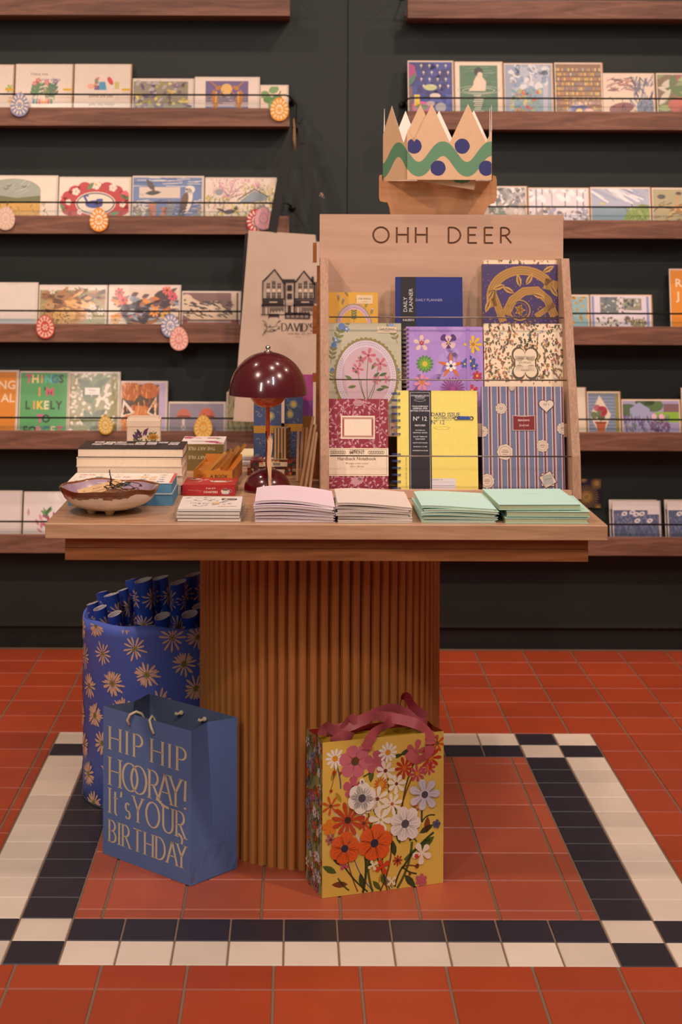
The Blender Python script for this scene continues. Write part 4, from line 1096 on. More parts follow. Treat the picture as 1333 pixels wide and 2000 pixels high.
def art_things(a, W):
    bg(a, W, '5aa868')
    cols = {'T': 'e0508c', 'H': 'f0d890', 'I': 'f0a060', 'N': '60c0c0', 'G': '4878a0', 'S': '3a4048', "'": '3a4048', 'M': 'e05a7c', 'L': '3a4a40', 'K': 'f0c850', 'E': 'eee0b8', 'Y': '3a4a40', 'O': '3a4048', 'F': '3a4a40', 'R': 'e890a8'}
    for s, y, x0, x1 in (('THINGS', .80, .12, .92), ("I'M", .58, .36, .68), ('LIKELY', .35, .12, .88), ('TO', .12, .38, .62), ('FORGET', -.08, .08, .92)):
        n = len(s)
        for i, c in enumerate(s):
            a.text(c, W * (x0 + (x1 - x0) * (i + .5) / n), y, .195, cols[c], bold=.03, sx=.9)
def art_leafjournal(a, W):
    bg(a, W, '8a8448')
    for i in range(150):
        x, y = rnd(-.05, W), rnd(-.1, 1); a.ell(x, y, .034, .026, 'e2d6c4', rnd(0, 180), 7)
        if i % 10 == 0: a.up()
    a.rect(W*.93,-1,W,1,'8a8448'); a.up(); a.line([(W * .45, -.1), (W * .5, .3), (W * .48, .9)], .05, '5c6a34')
    for i in range(16):
        y = rnd(.0, .8); sg = ch([-1, 1]); a.leaf(W * .48, y, rnd(.2, .36), .12, 90 - sg * rnd(30, 75), ch(['4c5a24', '5e6c2c', '3e4c20'])); a.up()
    a.rect(W * .32, .60, W * .62, .72, 'ece4d8'); a.up(); a.text('Recipe', W * .47, .665, .045, '403c38', bold=.01); a.text('Journal', W * .47, .62, .035, '403c38')
def art_fox(a, W):
    bg(a, W, 'b8a8c8'); a.rect(0, -.3, W * .84, .92, '54402c'); a.up(); a.ell(W * .4, .15, .42, .35, 'c87838'); a.ell(W * .2, .8, .22, .2, 'b8601c'); a.ell(W * .62, .8, .2, .16, 'b8601c'); a.up(2)
    a.poly([(W * .02, .25), (W * .06, .62), (W * .32, .35)], 'e8dccc'); a.poly([(W * .58, .35), (W * .78, .68), (W * .78, .25)], 'e8dccc'); a.up(); a.poly([(W * .06, .3), (W * .09, .52), (W * .24, .34)], '2c2420'); a.poly([(W * .62, .36), (W * .74, .58), (W * .74, .3)], '2c2420'); dashes(a, W, 90, ['d88838', 'a85018', 'e8a860'], .12, .02, -.1, .95, (60, 120), 0, W * .8); a.rect(W * .84, -1, W, 1, 'b8a8c8')
def art_mush(a, W):
    bg(a, W, '8c8494')
    for x, s, c in ((.27, 1, 'c06850'), (.68, 1.1, 'c05a40')):
        a.rect(W * x - .05 * s, 0, W * x + .04 * s, .5, 'd8c8b8'); a.ell(W * x - .01, .1, .08, .08, 'd8c8b8'); a.up(); a.poly([(W * x + .26 * s * math.cos(t), .45 + .3 * s * math.sin(t)) for t in [i * math.pi / 12 for i in range(13)]], c); a.ell(W * x, .46, .25 * s, .06, 'b08070'); a.up()
def art_iris(a, W):
    bg(a, W, 'a89a78'); dashes(a, W, 60, ['5a6a3c', '7a8450', '44603c'], .3, .025, -.1, .7, (60, 120)); 
    for i in range(16): a.flower(rnd(W * .1, W), rnd(.3, .9), .08, 5, ch(['5a4a84', '74608c', 'c8b8a0']), 'd0b040', .6); a.up(2)
def art_sweetpea(a, W):
    bg(a, W, 'ddd2d0'); 
    for i in range(4):
        x = rnd(.1, .9) * W; a.curve((x, -.1), (x + rnd(-.15, .15), .9), .15, .015, '6a8a5a')
        for j in range(5): a.leaf(x + rnd(-.1, .1), rnd(0, .8), .14, .05, rnd(0, 180), ch(['7a9a6a', '5a7a50'])); a.up()
        for j in range(4): a.flower(x + rnd(-.1, .1), rnd(.1, .9), .08, 4, ch(['b85a88', '8a5a98', 'c87a98', '6a4a8c']), '8a3a60', .9); a.up(2)
def art_pinkbunch(a, W):
    bg(a, W, 'e2d8d6'); a.up()
    for i in range(22): a.leaf(W * rnd(.3, .62), rnd(.0, .4), .18, .07, rnd(20, 160), ch(['b8587c', 'c87890', 'a84870', 'd090a0'])); a.up()
    for i in range(8): a.leaf(W * .45, rnd(.35, .5), .2, .06, rnd(40, 140), '6a9a60')
    for i in range(12): a.leaf(W * rnd(.75, 1), rnd(0, .5), .16, .06, rnd(20, 160), ch(['b8587c', '6a9a60', 'd0a050'])); a.up()
    a.leaf(W*.1,.4,.2,.06,90,'c890a0')
def art_night(a, W):
    bg(a, W, '2e3478'); a.rect(0, -.3, W, .35, '4858a8'); a.up(); blobs(a, W, 60, ['3a4898', '28286a', '2c3c90'], .05, .12)
    for i in range(5):
        for j in range(4): x, y = W * (.3 + .18 * i + .05 * (j % 2)), .93 - .13 * j; a.line([(x, y), (x, y - .08)], .01, 'd8c0b0'); a.ell(x, y - .03, .02, .02, 'e8dcd0')
    a.ell(W * .5, .48, .12, .06, 'c0c890'); a.ell(W * .3, .1, .2, .11, 'd05a98'); a.up(); a.ell(W * .3, .1, .13, .06, '7a8a70'); a.ell(W * .72, .1, .1, .09, 'a8a8b0'); a.ell(W * .6, .32, .1, .05, 'd8c8c0'); a.ell(W * .5, .17, .08, .05, 'b8a8a8'); a.rect(W * .14, .12, W * .26, .34, 'e0c030'); a.rect(W * .0, .0, W * .1, .5, '7a5a50'); a.poly([(0, .6), (W * .2, .7), (W * .15, .9), (0, .95)], 'a83a78'); a.up(); a.leaf(0, .5, .3, .1, 60, '4a7a5a')
def art_bather(a, W):
    bg(a, W, 'e6d6c0'); a.rect(W * .1, -.3, W * .9, .92, '4e7a5c'); a.up(); dashes(a, W, 30, ['86a088', '3c6850'], .4, .01, .2, .9, (-6, 6), W * .12, W * .5); a.ring(W * .5, .44, .4, .08, .012, 'a8b8a0'); a.ring(W * .5, .43, .3, .05, .012, 'c8ccb8')
    a.up(); a.ell(W * .5, .80, .085, .09, '2c3c34'); a.poly([(W * .46, .72), (W * .56, .72), (W * .66, .60), (W * .64, .42), (W * .42, .42), (W * .28, .42), (W * .38, .52), (W * .4, .62)], 'e4cfb8'); a.up(); a.ell(W * .53, .74, .05, .05, 'e4cfb8')
    for i in range(9): a.rect(W * (.5 - .12 + .01 * (i * 7 % 5)), .02 + i * .038, W * (.5 + .1 - .012 * (i * 5 % 6)), .036 + i * .038, 'e4d8c4')
def art_bluesketch(a, W):
    bg(a, W, '98a4b8'); a.poly([(W * .12, .02), (W * .2, .9), (W * .92, .95), (W * .88, -.1)], 'b4bccb'); a.up(); a.rect(W * .2, -.2, W * .8, .5, '88a4b0'); a.up(); blobs(a, W, 60, ['d8dce0', 'b0bccc', '8aa0c0'], .04, .1, .5, .95, W * .15, W * .9); blobs(a, W, 70, ['70a0a8', 'c8c080', 'a8b070', '6a90b0', 'c85848'], .03, .06, .0, .45, W * .15, W * .75)
def art_shelvescard(a, W):
    bg(a, W, '8a6a48')
    for j in range(9):
        y = .9 - j * .095; a.rect(0, y - .09, W, y - .075, '5a4030')
        for i in range(22):
            x = W * (.02 + i * .0435); a.rect(x, y - .075, x + W * .03, y - .015, ch(['d0b048', 'b08848', '98785c', 'c8a060', '7a6a78', 'b87848', 'd8c078', '70789a']))
    a.up(); a.ell(W * .5, .06, .2, .1, '4a4c8c'); a.up(); a.ell(W * .5, .04, .06, .05, 'e0c040'); a.ell(W * .7, .04, .08, .06, 'a86040')
def art_catsketch(a, W):
    bg(a, W, 'dcc8b4'); dashes(a, W, 40, ['b06a60', '5a5058', '8a6a68'], .25, .02, .55, .85, (-20, 30), W * .05, W * .6); dashes(a, W, 50, ['6a6c7c', '4a4a5a', '8a90a0'], .25, .03, .1, .8, (50, 130), W * .6, W * .95); a.ell(W * .35, .12, .3, .14, '8a5a5c', 10); a.ell(W * .85, .15, .25, .2, '7a88a0'); a.up(); dashes(a, W, 20, ['40404c'], .15, .015, .0, .3, x0=W * .15)
def art_jungle(a, W):
    bg(a, W, '7a6a54')
    for i in range(24): a.leaf(rnd(-.2, W * .5), rnd(0, .9), rnd(.3, .6), .16, rnd(-20, 90), ch(['5a7848', '9ab07c', 'c8c4b0', 'a85060', '84986c'])); a.up()
    a.ell(W * .4, .2, .3, .2, 'b86858'); a.ell(W * .6, .0, .4, .15, '8a5a80')
def art_grey(a, W):
    bg(a, W, 'c0bcb8'); blobs(a, W, 90, ['8a8a8c', 'e8e6e2', 'a0a0a0', '6a6c70'], .05, .14, .4, 1); blobs(a, W, 30, ['d8ccc0', 'b8a89c', '70887c'], .06, .16, 0, .45)
def art_street(a, W):
    bg(a, W, 'd8d4da')
    for x in (.12, .22, .38, .6, .8, .9): a.rect(W * x, .1, W * x + .03, .95, ch(['8a88a8', '6a6a80', 'a0a0b8']))
    a.up(); blobs(a, W, 50, ['9aa0b8', '70707c', 'e0dce0', 'a89890'], .05, .12, 0, .35); blobs(a, W, 20, ['f0eef0'], .08, .2, .6, 1)
def art_coast(a, W):
    bg(a, W, 'a8b0c4'); dashes(a, W, 30, ['e0e0e6', 'c8cad8', '9aa4c0'], 1.2, .05, .5, 1.0, (140, 160), W * .2, W * 1.3); a.rect(0, -.3, W, .42, '7c98a8'); a.up(); a.poly([(W * .45, -.3), (W * .6, .25), (W * .85, .5), (W, .45), (W, -.3)], '7c9850'); a.up(); dashes(a, W, 50, ['a8b468', '5a7a3c', '8aa050'], .15, .03, -.1, .4, (50, 120), W * .6); a.ell(W * .2, .5, .06, .05, 'c8c070')
def art_geese(a, W):
    bg(a, W, 'a8a07c'); dashes(a, W, 60, ['6a5a3c', 'c8a868', '8a7040'], .3, .03, -.1, .5, (-20, 40)); a.ell(W * .6, .4, .5, .16, '9a7848', 10); a.up(); feathers(a, W, ['b8905c', '6a4c34', 'd0b080'], 30, .2, .5, .4, 1); a.curve((W * .35, .3), (W * .4, .8), -.2, .07, 'c09868'); a.ell(W * .42, .82, .09, .05, '4a4a48'); a.ell(W * .15, .72, .12, .07, '4c5450')
def art_blueleaf(a, W):
    bg(a, W, '84b0bc')
    for i in range(34): a.leaf(rnd(0, W), rnd(0, 1), rnd(.12, .2), .09, rnd(0, 180), ch(['b8964c', 'a88c50', 'c8a860'])); a.line([(rnd(0, W), rnd(0, 1)), (rnd(0, W), rnd(0, 1))], .006, '90a080')
def art_catshop(a, W):
    bg(a, W, 'd8cfdc'); a.rect(W * .16, .38, W * .46, .92, '6a7478'); a.rect(W * .54, .5, W * .84, .88, '8a8878'); a.up(); blobs(a, W, 50, ['c8c8c0', '54606c', 'a0a488', '3c444c'], .03, .07, .4, .9, W * .18, W * .82); blobs(a, W, 40, ['3c4038', 'c8c8b0', '6a7050', 'e0e0d8'], .03, .06, .0, .3, W * .1, W * .5)
    a.ell(W * .78, .1, .26, .14, '8a8468'); a.ell(W * .6, .22, .1, .1, '706a58'); a.up(); dashes(a, W, 30, ['3c3a30', 'c8c090'], .1, .03, .0, .24, (60, 120), W * .55, W * .95); a.rect(W * .02, 0, W * .06, 1, '8890c0'); a.rect(W * .92, 0, W * .96, 1, '8890c0')
def art_plainlist(a, W):
    bg(a, W, 'dccfb8'); a.ring(W * .4, .82, .1, .05, .02, '4a4a44'); a.text('&', W * .35, .55, .14, '4a4a44'); a.rect(W * .2, .3, W * .4, .34, '4a4a44')
def art_geranium(a, W):
    bg(a, W, '8c8440'); a.rect(0, -.3, W * .86, .93, '70809c'); a.up()
    for i in range(16):
        for j in range(11): a.ell(W * .86 * i / 16 + .01 + (.02 if j % 2 else 0), .02 + j * .083, .014, .014, 'a8b4c0', n=6)
    a.up(); a.poly([(W * .38, .9), (W * .72, .42), (W * .52, .0), (W * .3, .0), (W * .08, .38)], 'dccdb8'); a.up(); a.poly([(W * .25, .22), (W * .56, .22), (W * .5, -.1), (W * .31, -.1)], 'b05a34'); a.rect(W * .22, .19, W * .58, .24, 'a04c2c'); a.line([(W * .4, .2), (W * .42, .5)], .02, '5a6a40'); a.up()
    for x, y, r, c in ((.2, .4, .09, '6a7a50'), (.42, .36, .1, '5a6a44'), (.3, .58, .09, 'b8687c'), (.46, .5, .13, 'a82c40'), (.36,.46,.06,'6a7a50')): a.flower(W * x, y, r, 7, c, c, .9); a.up(2)
def art_lavender(a, W):
    bg(a, W, 'a098c0'); a.ell(W * .1, .65, .35, .2, '4c6440'); a.ell(W * .55, .8, .3, .2, '50703c'); a.ell(W * .4, .9, .3, .12, '40582c'); a.up(); a.poly([(W * .14, .1), (W * .14, .7), (W * .3, .9), (W * .48, .7), (W * .48, .1)], '9aa0c4'); a.up(); a.rect(W * .58, .28, W, .6, '88b430'); a.rect(W * .72, .6, W, .85, '7c5a64'); a.up(); dashes(a, W, 160, ['6a4c90', '8a6cac', '5a7a50', '54408a', '486a58'], .2, .025, -.2, .4, (70, 110), 0, W * .8)
    a.ell(W * .55, .45, .08, .1, 'e0b8c8'); a.ell(W * .68, .45, .08, .1, 'e0b0c4'); blobs(a, W, 30, ['6a4474', '7a5088'], .03, .06, .0, .3, W * .5, W * .8)
def art_navygold(a, W):
    bg(a, W, '1f1c38')
    for x, y, r, n in ((.5, .38, .42, 30), (.85, .85, .2, 20), (.05, .75, .2, 16), (.4, 1.0, .14, 14), (.9, .0, .16, 14)):
        for i in range(n): t = 2 * math.pi * i / n; a.line([(W * x + r * .3 * math.cos(t), y + r * .3 * math.sin(t)), (W * x + r * math.cos(t), y + r * math.sin(t))], .018, 'b08c4c')
        a.up(); a.ell(W * x, y, r * .5, r * .5, 'a07c40'); a.up(); a.ring(W * x, y, r * .25, r * .25, .02, 'd0b070')
def art_lace(a, W):
    bg(a, W, 'd8d2d2'); a.rect(0, -1, W, .72, '4c5678'); a.up(); dashes(a, W, 150, ['8890a8', '6a749a', 'a0a4b8'], .05, .018, .25, .6, (80, 100)); dashes(a, W, 40, ['7c86a4'], .3, .012, -.1, .25, (50, 130))
    for x, y in ((.25, .62), (.42, .66), (.5, .6), (.62, .62), (.52, .42), (.78, .42)): a.ell(W * x, y, .09, .06, 'd8d2d2', 20); a.up(); a.ell(W * x, y, .04, .025, '6a7090'); a.L -= 1
    a.rect(W * .74, .60, W, .76, 'd0c8cc')

# ------------------------------------------------------------------ cards and small books standing on the wall shelves
def stand_card(u0, u1, vt, z0, artfn, label, group, env='a87c50', base='d8cabc', edge=.0012, name='greeting_card', cat='greeting card', extra=0.0, Yb=5.118, lean=11, thick=.0014, mat=None, envr=.004):
    Yt = Yb + .03
    x0, zt = PX(u0, vt, Yt); x1, _ = PX(u1, vt, Yt)
    zb = z0 + .0205
    h = (zt - zb) / math.cos(R(lean)); w = (x1 - x0)
    t = thing(name, label, cat, ((x0 + x1) / 2, Yb, zb), (-R(lean), 0, 0), group)
    we = w - envr
    U = h - .0365; W = we / U
    m = MB(); m.box((-w / 2, 0, 0), (-w / 2 + we, thick, h - .0015), base)
    a = Art(W, 1); artfn(a, W)
    for i, p in enumerate(a.p): a.p[i] = (p[0], p[1], min(p[2], 55))
    a.emit(m, lambda x, y, d: (-w / 2 + x * U, -d, .0365 + y * U), (0.003 / U, -.036 / U, W - .003 / U, 1 - .006 / U if edge else 1), step=2e-5)
    m.build('card_front' if cat == 'greeting card' else 'cover', mat or M_card, t)
    if env:
        e = MB(); e.box((-w / 2 + .001, thick + .0003, 0), (w / 2, thick + .0040, h), env); e.build('envelope' if cat == 'greeting card' else 'pages', M_paper, t)
    return t
gl_, gr_ = 'greeting cards on the left wall shelves', 'greeting cards on the right wall shelves'
CARDS = [
 (-45, 29, 125, SL[1], art_yflow, 'white card cut by the left picture edge with yellow flowers', gl_),
 (31, 144, 124, SL[1], art_plants, 'white card with handwriting above a row of potted flowers', gl_),
 (146, 258, 124, SL[1], art_pots, 'white card with a blue bucket, red glove and pots above handwriting', gl_),
 (260, 380, 153, SL[1], art_leafy, 'card crowded with yellow and purple leaves, left of the hares card', gl_),
 (381, 508, 150, SL[1], art_hares, 'card with two leaping hares before a yellow moon', gl_),
 (509, 564, 166, SL[1], art_clover, 'small cream card with round green leaves at the shelf end', gl_),
 (-30, 114, 342, SL[2], art_landscape, 'card with an arched golden field and grey sky', gl_),
 (116, 257, 345, SL[2], art_swan, 'card with a blue swan inside a red flower wreath', gl_),
 (259, 399, 343, SL[2], art_seabirds, 'card with a dark flying bird and a white perched bird over blue water', gl_),
 (401, 541, 346, SL[2], art_blossom, 'card with a pink blossom tree, cottage and blackbird', gl_),
 (-40, 75, 551, SL[3], art_smallarch, 'mostly white card with a small arched field picture', gl_),
 (77, 211, 556, SL[3], art_gamebird, 'card with a brown speckled game bird spreading its wings', gl_),
 (213, 354, 556, SL[3], art_colorbird, 'card with orange and black plumage and red flowers', gl_),
 (356, 473, 568, SL[3], art_cat, 'card with a black and white cat lounging on red', gl_),
 (236, 328, 744, SL[4], art_fox, 'lilac edged card with a close up orange fox face', gl_),
 (330, 442, 784, SL[4], art_mush, 'grey card with two red capped mushrooms', gl_),
 (443, 540, 765, SL[4], art_iris, 'olive card with purple irises partly behind the red lamp', gl_),
 (-30, 44, 958, SL[5], art_sweetpea, 'white card with climbing sweet peas at the left picture edge', gl_),
 (47, 150, 960, SL[5], art_pinkbunch, 'white card with a bunch of pink flowers, behind the ceramic bowl', gl_),
 (797, 888, 117, SR[1], art_night, 'dark blue card with lanterns, cups and a pink plate', gr_),
 (889, 984, 119, SR[1], art_bather, 'green card with a bather seen from behind in rippling water', gr_),
 (985, 1082, 122, SR[1], art_bluesketch, 'pale blue wrapped card with a seaside sketch', gr_),
 (1084, 1179, 121, SR[1], art_shelvescard, 'card covered with rows of tiny yellow books', gr_),
 (1178, 1280, 142, SR[1], art_catsketch, 'cream card with loose ink sketches of cats', gr_),
 (1282, 1400, 142, SR[1], art_jungle, 'colourful leafy card cut by the right picture edge', gr_),
 (940, 1031, 363, SR[2], art_grey, 'grey stormy landscape card beside the wooden crest', gr_),
 (1032, 1152, 366, SR[2], art_street, 'white card with a pale wintry street of posts', gr_),
 (1153, 1272, 365, SR[2], art_coast, 'card with slanting light over a grassy coast', gr_),
 (1273, 1400, 366, SR[2], art_geese, 'brown card with two long necked birds at the right picture edge', gr_),
 (1085, 1152, 575, SR[3], art_blueleaf, 'light blue card with golden leaves behind the rack side', gr_),
 (1153, 1274, 575, SR[3], art_catshop, 'lilac white card with a tabby cat and shop windows', gr_),
 (1100, 1146, 756, SR[4], art_plainlist, 'cream card mostly hidden behind the plywood rack side', gr_),
 (1147, 1213, 764, SR[4], art_geranium, 'green edged card with a red geranium in a terracotta pot', gr_),
 (1214, 1330, 779, SR[4], art_lavender, 'card with a lavender garden, summerhouse and green lawn', gr_),
 (1331, 1420, 757, SR[4], art_plainlist, 'cream card only just visible at the right picture edge', gr_),
]
for u0, u1, vt, z0, fn, lab, g in CARDS:
    random.seed(u0 * 7 + vt)
    env = ch(['a87c50', 'b48a60']) if u0 > 700 or vt < 130 else ch(['c8bcb4', 'd8ccc0'])
    c = stand_card(u0, u1, vt, z0, fn, lab, g, env=env)
# price stickers on the three tall cards of the top left shelf
for u in (0, 118, 231):
    pass
# notecards of the lowest right shelf: two packs, one behind the other in each pair
for u0, u1, lab in ((1196, 1291, 'front slate blue lace pattern notecard nearest the table corner'), (1303, 1400, 'front slate blue lace pattern notecard at the right picture edge')):
    stand_card(u0, u1, 977, SR[5], art_lace, lab, 'blue lace notecards on the lowest right shelf', env='8a8890')
for u0, u1, lab in ((1190, 1286, 'blue lace notecard behind the one nearest the table corner'), (1298, 1394, 'blue lace notecard behind the one at the right picture edge')):
    stand_card(u0, u1, 975, SR[5], art_lace, lab, 'blue lace notecards on the lowest right shelf', env=None, Yb=5.132, lean=12)
stand_card(-60, 36, 723, SL[4], art_orange('NG', 'AL'), 'orange book with cream capitals cut by the left picture edge', 'books on the wall shelves', env='e8dccb', name='book', cat='book', thick=.004, mat=M_cover)
stand_card(38, 136, 725, SL[4], art_things, 'green book with multicoloured capital letters', 'books on the wall shelves', env='e8dccb', name='book', cat='book', thick=.004, mat=M_cover)
stand_card(135, 235, 726, SL[4], art_leafjournal, 'olive and white leaf pattern journal beside the green book', 'books on the wall shelves', env='e8dccb', name='journal', cat='book', thick=.004, mat=M_card)
stand_card(1308, 1430, 524, SR[3], art_orange('R', 'J'), 'orange book with pale capital letters at the right picture edge', 'books on the wall shelves', env='c0661c', name='book', cat='book', thick=.006, mat=M_cover, lean=9)
# navy and gold card fixed to the wall
x0, z0 = PX(1118, 992, 5.19); x1, z1 = PX(1175, 936, 5.19)
m = MB(); m.box((x0, 5.192, z0), (x1, 5.1985, z1), '1f1c38'); a = Art((x1 - x0) / (z1 - z0), 1); art_navygold(a, a.w)
a.emit(m, lambda x, y, d: (x0 + x * (z1 - z0), 5.192 - d, z0 + y * (z1 - z0)), step=2e-5)
tag(m.build('sunburst_card', M_card), 'small navy card with golden sunbursts beside the rack, above the table corner', 'greeting card')

# ------------------------------------------------------------------ egg shaped hanging ornaments on the rods
def egg(u, v, z0, c1, c2, c3, lab, d=0.0, s=1.0, k=14):
    x, z = PX(u, v, 5.07); y = 5.074 - d
    t = thing('egg_ornament', lab, 'hanging ornament', (x, y, z), (0, R(rnd(-5, 5)), 0), 'egg ornaments hanging from the shelf rods')
    def egg_pts(r, n=28): return [(r * math.cos(q) * (.80 - .14 * math.sin(q)), r * 1.05 * math.sin(q)) for q in [2 * math.pi * i / n for i in range(n)]]
    r = .0355 * s; m = MB(); m.prism(egg_pts(r), lambda a_, b_, q: (a_, -q, b_), 0, .0025, c1)
    a = Art(1, 1); a.poly(egg_pts(r * .90), c2); a.up()
    for i in range(k):
        q = 2 * math.pi * i / k; a.leaf(.5 * r * math.cos(q) * .8, .5 * r * math.sin(q), r * .45, r * .16, math.degrees(q), c3)
    a.up(); a.poly(egg_pts(r * .5), c1); a.up(); a.poly(egg_pts(r * .42), c3); a.up(); a.flower(0, -r * .05, r * .3, 6, c2, c1, .5)
    a.emit(m, lambda x_, y_, q: (x_, -.0025 - q, y_), (-1, -1, 1, 1)); m.build('painted_egg', M_cover, t)
    rz = (z0 + .098) - z
    m = MB(); m.tube([(0, .0015, r * .98), (.002, 0.004, r + .006), (.0, .006 + d, rz + .004), (-.002, .013 + d, rz - .002), (-.001, .006, r + .004), (0, .001, r * .96)], .0009, n=5); m.build('hanging_loop', M_twine, t)
for q in [(38, 204, SL[1], '8c94b4', '8088ac', 'e8d8c0', 'blue and cream egg ornament before the potted plant card'),
          (546, 213, SL[1], 'e0941c', 'e8a02c', 'f0dcb0', 'golden egg ornament at the end of the hares card shelf'),
          (11, 426, SL[2], 'd8b8a4', 'd8b8a0', 'e8d0c0', 'pale peach egg ornament below the arched field card'),
          (193, 429, SL[2], 'e88c14', 'e8981c', 'f4e8d0', 'orange egg ornament with white flower under the swan card'),
          (500, 431, SL[2], 'b8282c', 'c83434', 'f0dcd0', 'red and white egg ornament half hidden behind a pink one'),
          (515, 426, SL[2], 'a88ca0', 'e0a8a8', 'dc98a4', 'pink egg ornament with lilac rim under the blossom tree card', .006),
          (88, 638, SL[3], 'c83c34', 'e8c8b4', 'd04a40', 'red patterned egg ornament under the game bird card'),
          (333, 636, SL[3], '8088b4', '9098bc', 'ece0d4', 'blue egg ornament with white star flower, behind a pink one'),
          (350, 661, SL[3], 'd89890', 'ecc8b4', 'e0908c', 'pale pink star egg ornament hanging lowest on its rod', .006),
          (206, 830, SL[4], 'c89c30', 'd8b450', 'f0dca0', 'small golden egg ornament before the olive leaf journal', 0, .8),
          (397, 834, SL[4], 'd8a840', 'e8cc80', 'e0a030', 'yellow egg ornament below the mushroom card')]:
    egg(*q)
# yellow price stickers
for u, lab in ((20, 'left'), (133, 'middle'), (247, 'right')):
    x, z = PX(u, 176, 5.125); m = MB(); m.box((x - .013, 5.1085, z - .0035), (x + .013, 5.1088, z + .0035), 'e0b020')
    tag(m.build('price_sticker', M_paper, rot=None), {'left': 'yellow strip sticker on the yellow flower card at the picture edge', 'middle': 'yellow strip sticker on the card with potted flowers', 'right': 'yellow strip sticker on the blue bucket card'}[lab], 'sticker', 'yellow strip stickers on the tall white cards')
# ------------------------------------------------------------------ notebooks in the plywood rack
LEAN = 9
def rack_book(name, lab, u0, u1, vt, Yb, zb, t_, col, page='e8dcc6', cat='notebook', mat=None, lean=LEAN, spiral=None):
    """returns the thing and its cover MB (local: x from 0, front at y=0, z from 0) with w, h"""
    guess = zb + .2
    for _ in range(3):
        Yt = Yb + (guess - zb) * math.tan(R(lean)); guess = PX((u0 + u1) / 2, vt, Yt)[1]
    h = (guess - zb) / math.cos(R(lean)); Ym = (Yb + Yt) / 2
    x0, x1 = PX(u0, vt, Ym)[0], PX(u1, vt, Ym)[0]
    t = thing(name, lab, cat, (x0, Yb, zb), (-R(lean), 0, 0), 'notebooks in the plywood rack')
    w_ = x1 - x0
    c = MB(); e = .0018
    c.box((0, 0, 0), (w_, e, h), col); c.box((0, t_ - e, 0), (w_, t_, h), col)
    if not spiral: c.box((0, e, 0), (e, t_ - e, h), col)
    p = MB(); p.box((e + .0004, e + .0001, .002), (w_ - .003, t_ - e - .0001, h - .002), page)
    p.build('pages', M_pages, t)
    return t, c, w_, h
def finish(t, c, a, mat, bevel=0):
    a.emit(c, front_fn(0, 0, 0)); return c.build('cover', mat, t)
def spiral(t, h, col, n, gap=(0, 0), x=0.0, r=.0085, mat=None):
    m = MB()
    for i in range(n):
        z = h * (.03 + .94 * i / (n - 1))
        if gap[0] < z / h < gap[1]: continue
        for dz in (-.0012, .0012):
            pts = [(x - .002 + r * math.cos(q) * 1.15, .004 + r * .95 * math.sin(q), z + dz) for q in [2 * math.pi * k / 14 for k in range(15)]]
            m.tube(pts, .0007, col, n=5, caps=False)
    m.build('wire_binding', mat or M_satin, t)
random.seed(11)
T1, T2, T3 = (3.398, TZ + .0085), (3.4585, .8975), (3.5225, 1.0125)
# red leaf notebook
t, c, w, h = rack_book('hardback_notebook', 'crimson notebook with pale leaf scrolls and cream paper band, in the bottom row', 637, 759, 779, *T1, .014, '8c2238')
a = Art(w, h)
for i in range(15):
    for j in range(6):
        x, y = w * (j + .5 + (.3 if i % 2 else -.2)) / 6, h * (i + .5) / 15; an = rnd(20, 160); 
        a.curve((x - .012 * math.cos(R(an)), y - .012 * math.sin(R(an))), (x + .013 * math.cos(R(an)), y + .013 * math.sin(R(an))), .2, .0009, 'c8909a')
        for k in range(3): a.leaf(x + (k - 1) * .009 * math.cos(R(an)), y + (k - 1) * .009 * math.sin(R(an)), .0075, .0038, an + ch([-55, 55]), 'cc98a0')
a.up(2); a.ell(w * .52, h * .955, .011, .007, 'b88890'); a.ell(w * .5, h * .11, .013, .008, 'c09098', 10); a.ell(w*.55,h*.14,.005,.005,'c09098')
a.ring(w*.52, h*.80, .036, .028, .001, 'c8909a', a0=20, a1=160)
lx, ly, lX, lY = w * .25, h * .57, w * .78, h * .81
a.up(); a.rect(lx - .001, ly - .001, lX + .001, lY + .001, 'e8d8c0'); a.up(); a.rect(lx + .002, ly + .002, lX - .002, lY - .002, 'a04c48'); a.up(); a.rect(lx + .006, ly + .006, lX - .006, lY - .006, 'ead9c2')
for i in range(26):
    a.up(); q = lx + .003 + (lX - lx - .006) * i / 25; a.line([(q, ly + .002), (q + .003, ly + .006)], .0006, 'e8d8c0'); a.line([(q, lY - .006), (q + .003, lY - .002)], .0006, 'e8d8c0'); a.L -= 1
finish(t, c, a, M_cover)
b = MB(); b.box((-.0004, -.0006, h * .165), (w + .0004, -.0002, h * .465), 'ead9bf'); a = Art(w, h)
a.rect(.003, h * .18, w - .003, h * .183, '6a5248'); a.rect(.003, h * .45, w - .003, h * .453, '6a5248'); a.rect(.003, h * .18, .0036, h * .453, '6a5248'); a.rect(w - .0036, h * .18, w - .003, h * .453, '6a5248')
for i in range(9):
    for s in (0, 1):
        x = (.011 + i * .0036) if s == 0 else (w - .011 - i * .0036); a.ring(x, h * .418, .0022, .0032, .0010, '5a4a44', 10)
a.text('CAMBRIDGE', w / 2, h * .428, .006, '5a4038', bold=.01, w=w * .23); a.text('IMPRINT', w / 2, h * .400, .007, '5a4038', bold=.015, w=w * .25)
a.text('Hardback Notebook', w / 2, h * .335, .009, '5a3c34', w=w * .62, bold=.012); a.text('80 pages cream colour', w / 2, h * .292, .005, '5a4038', w=w * .36); a.text('205 x 138 mm', w / 2, h * .258, .005, '5a4038', w=w * .22)
a.emit(b, front_fn(0, -.0006, 0)); o = b.build('paper_band', M_paper, t); o['label'] = 'cream paper belly band'
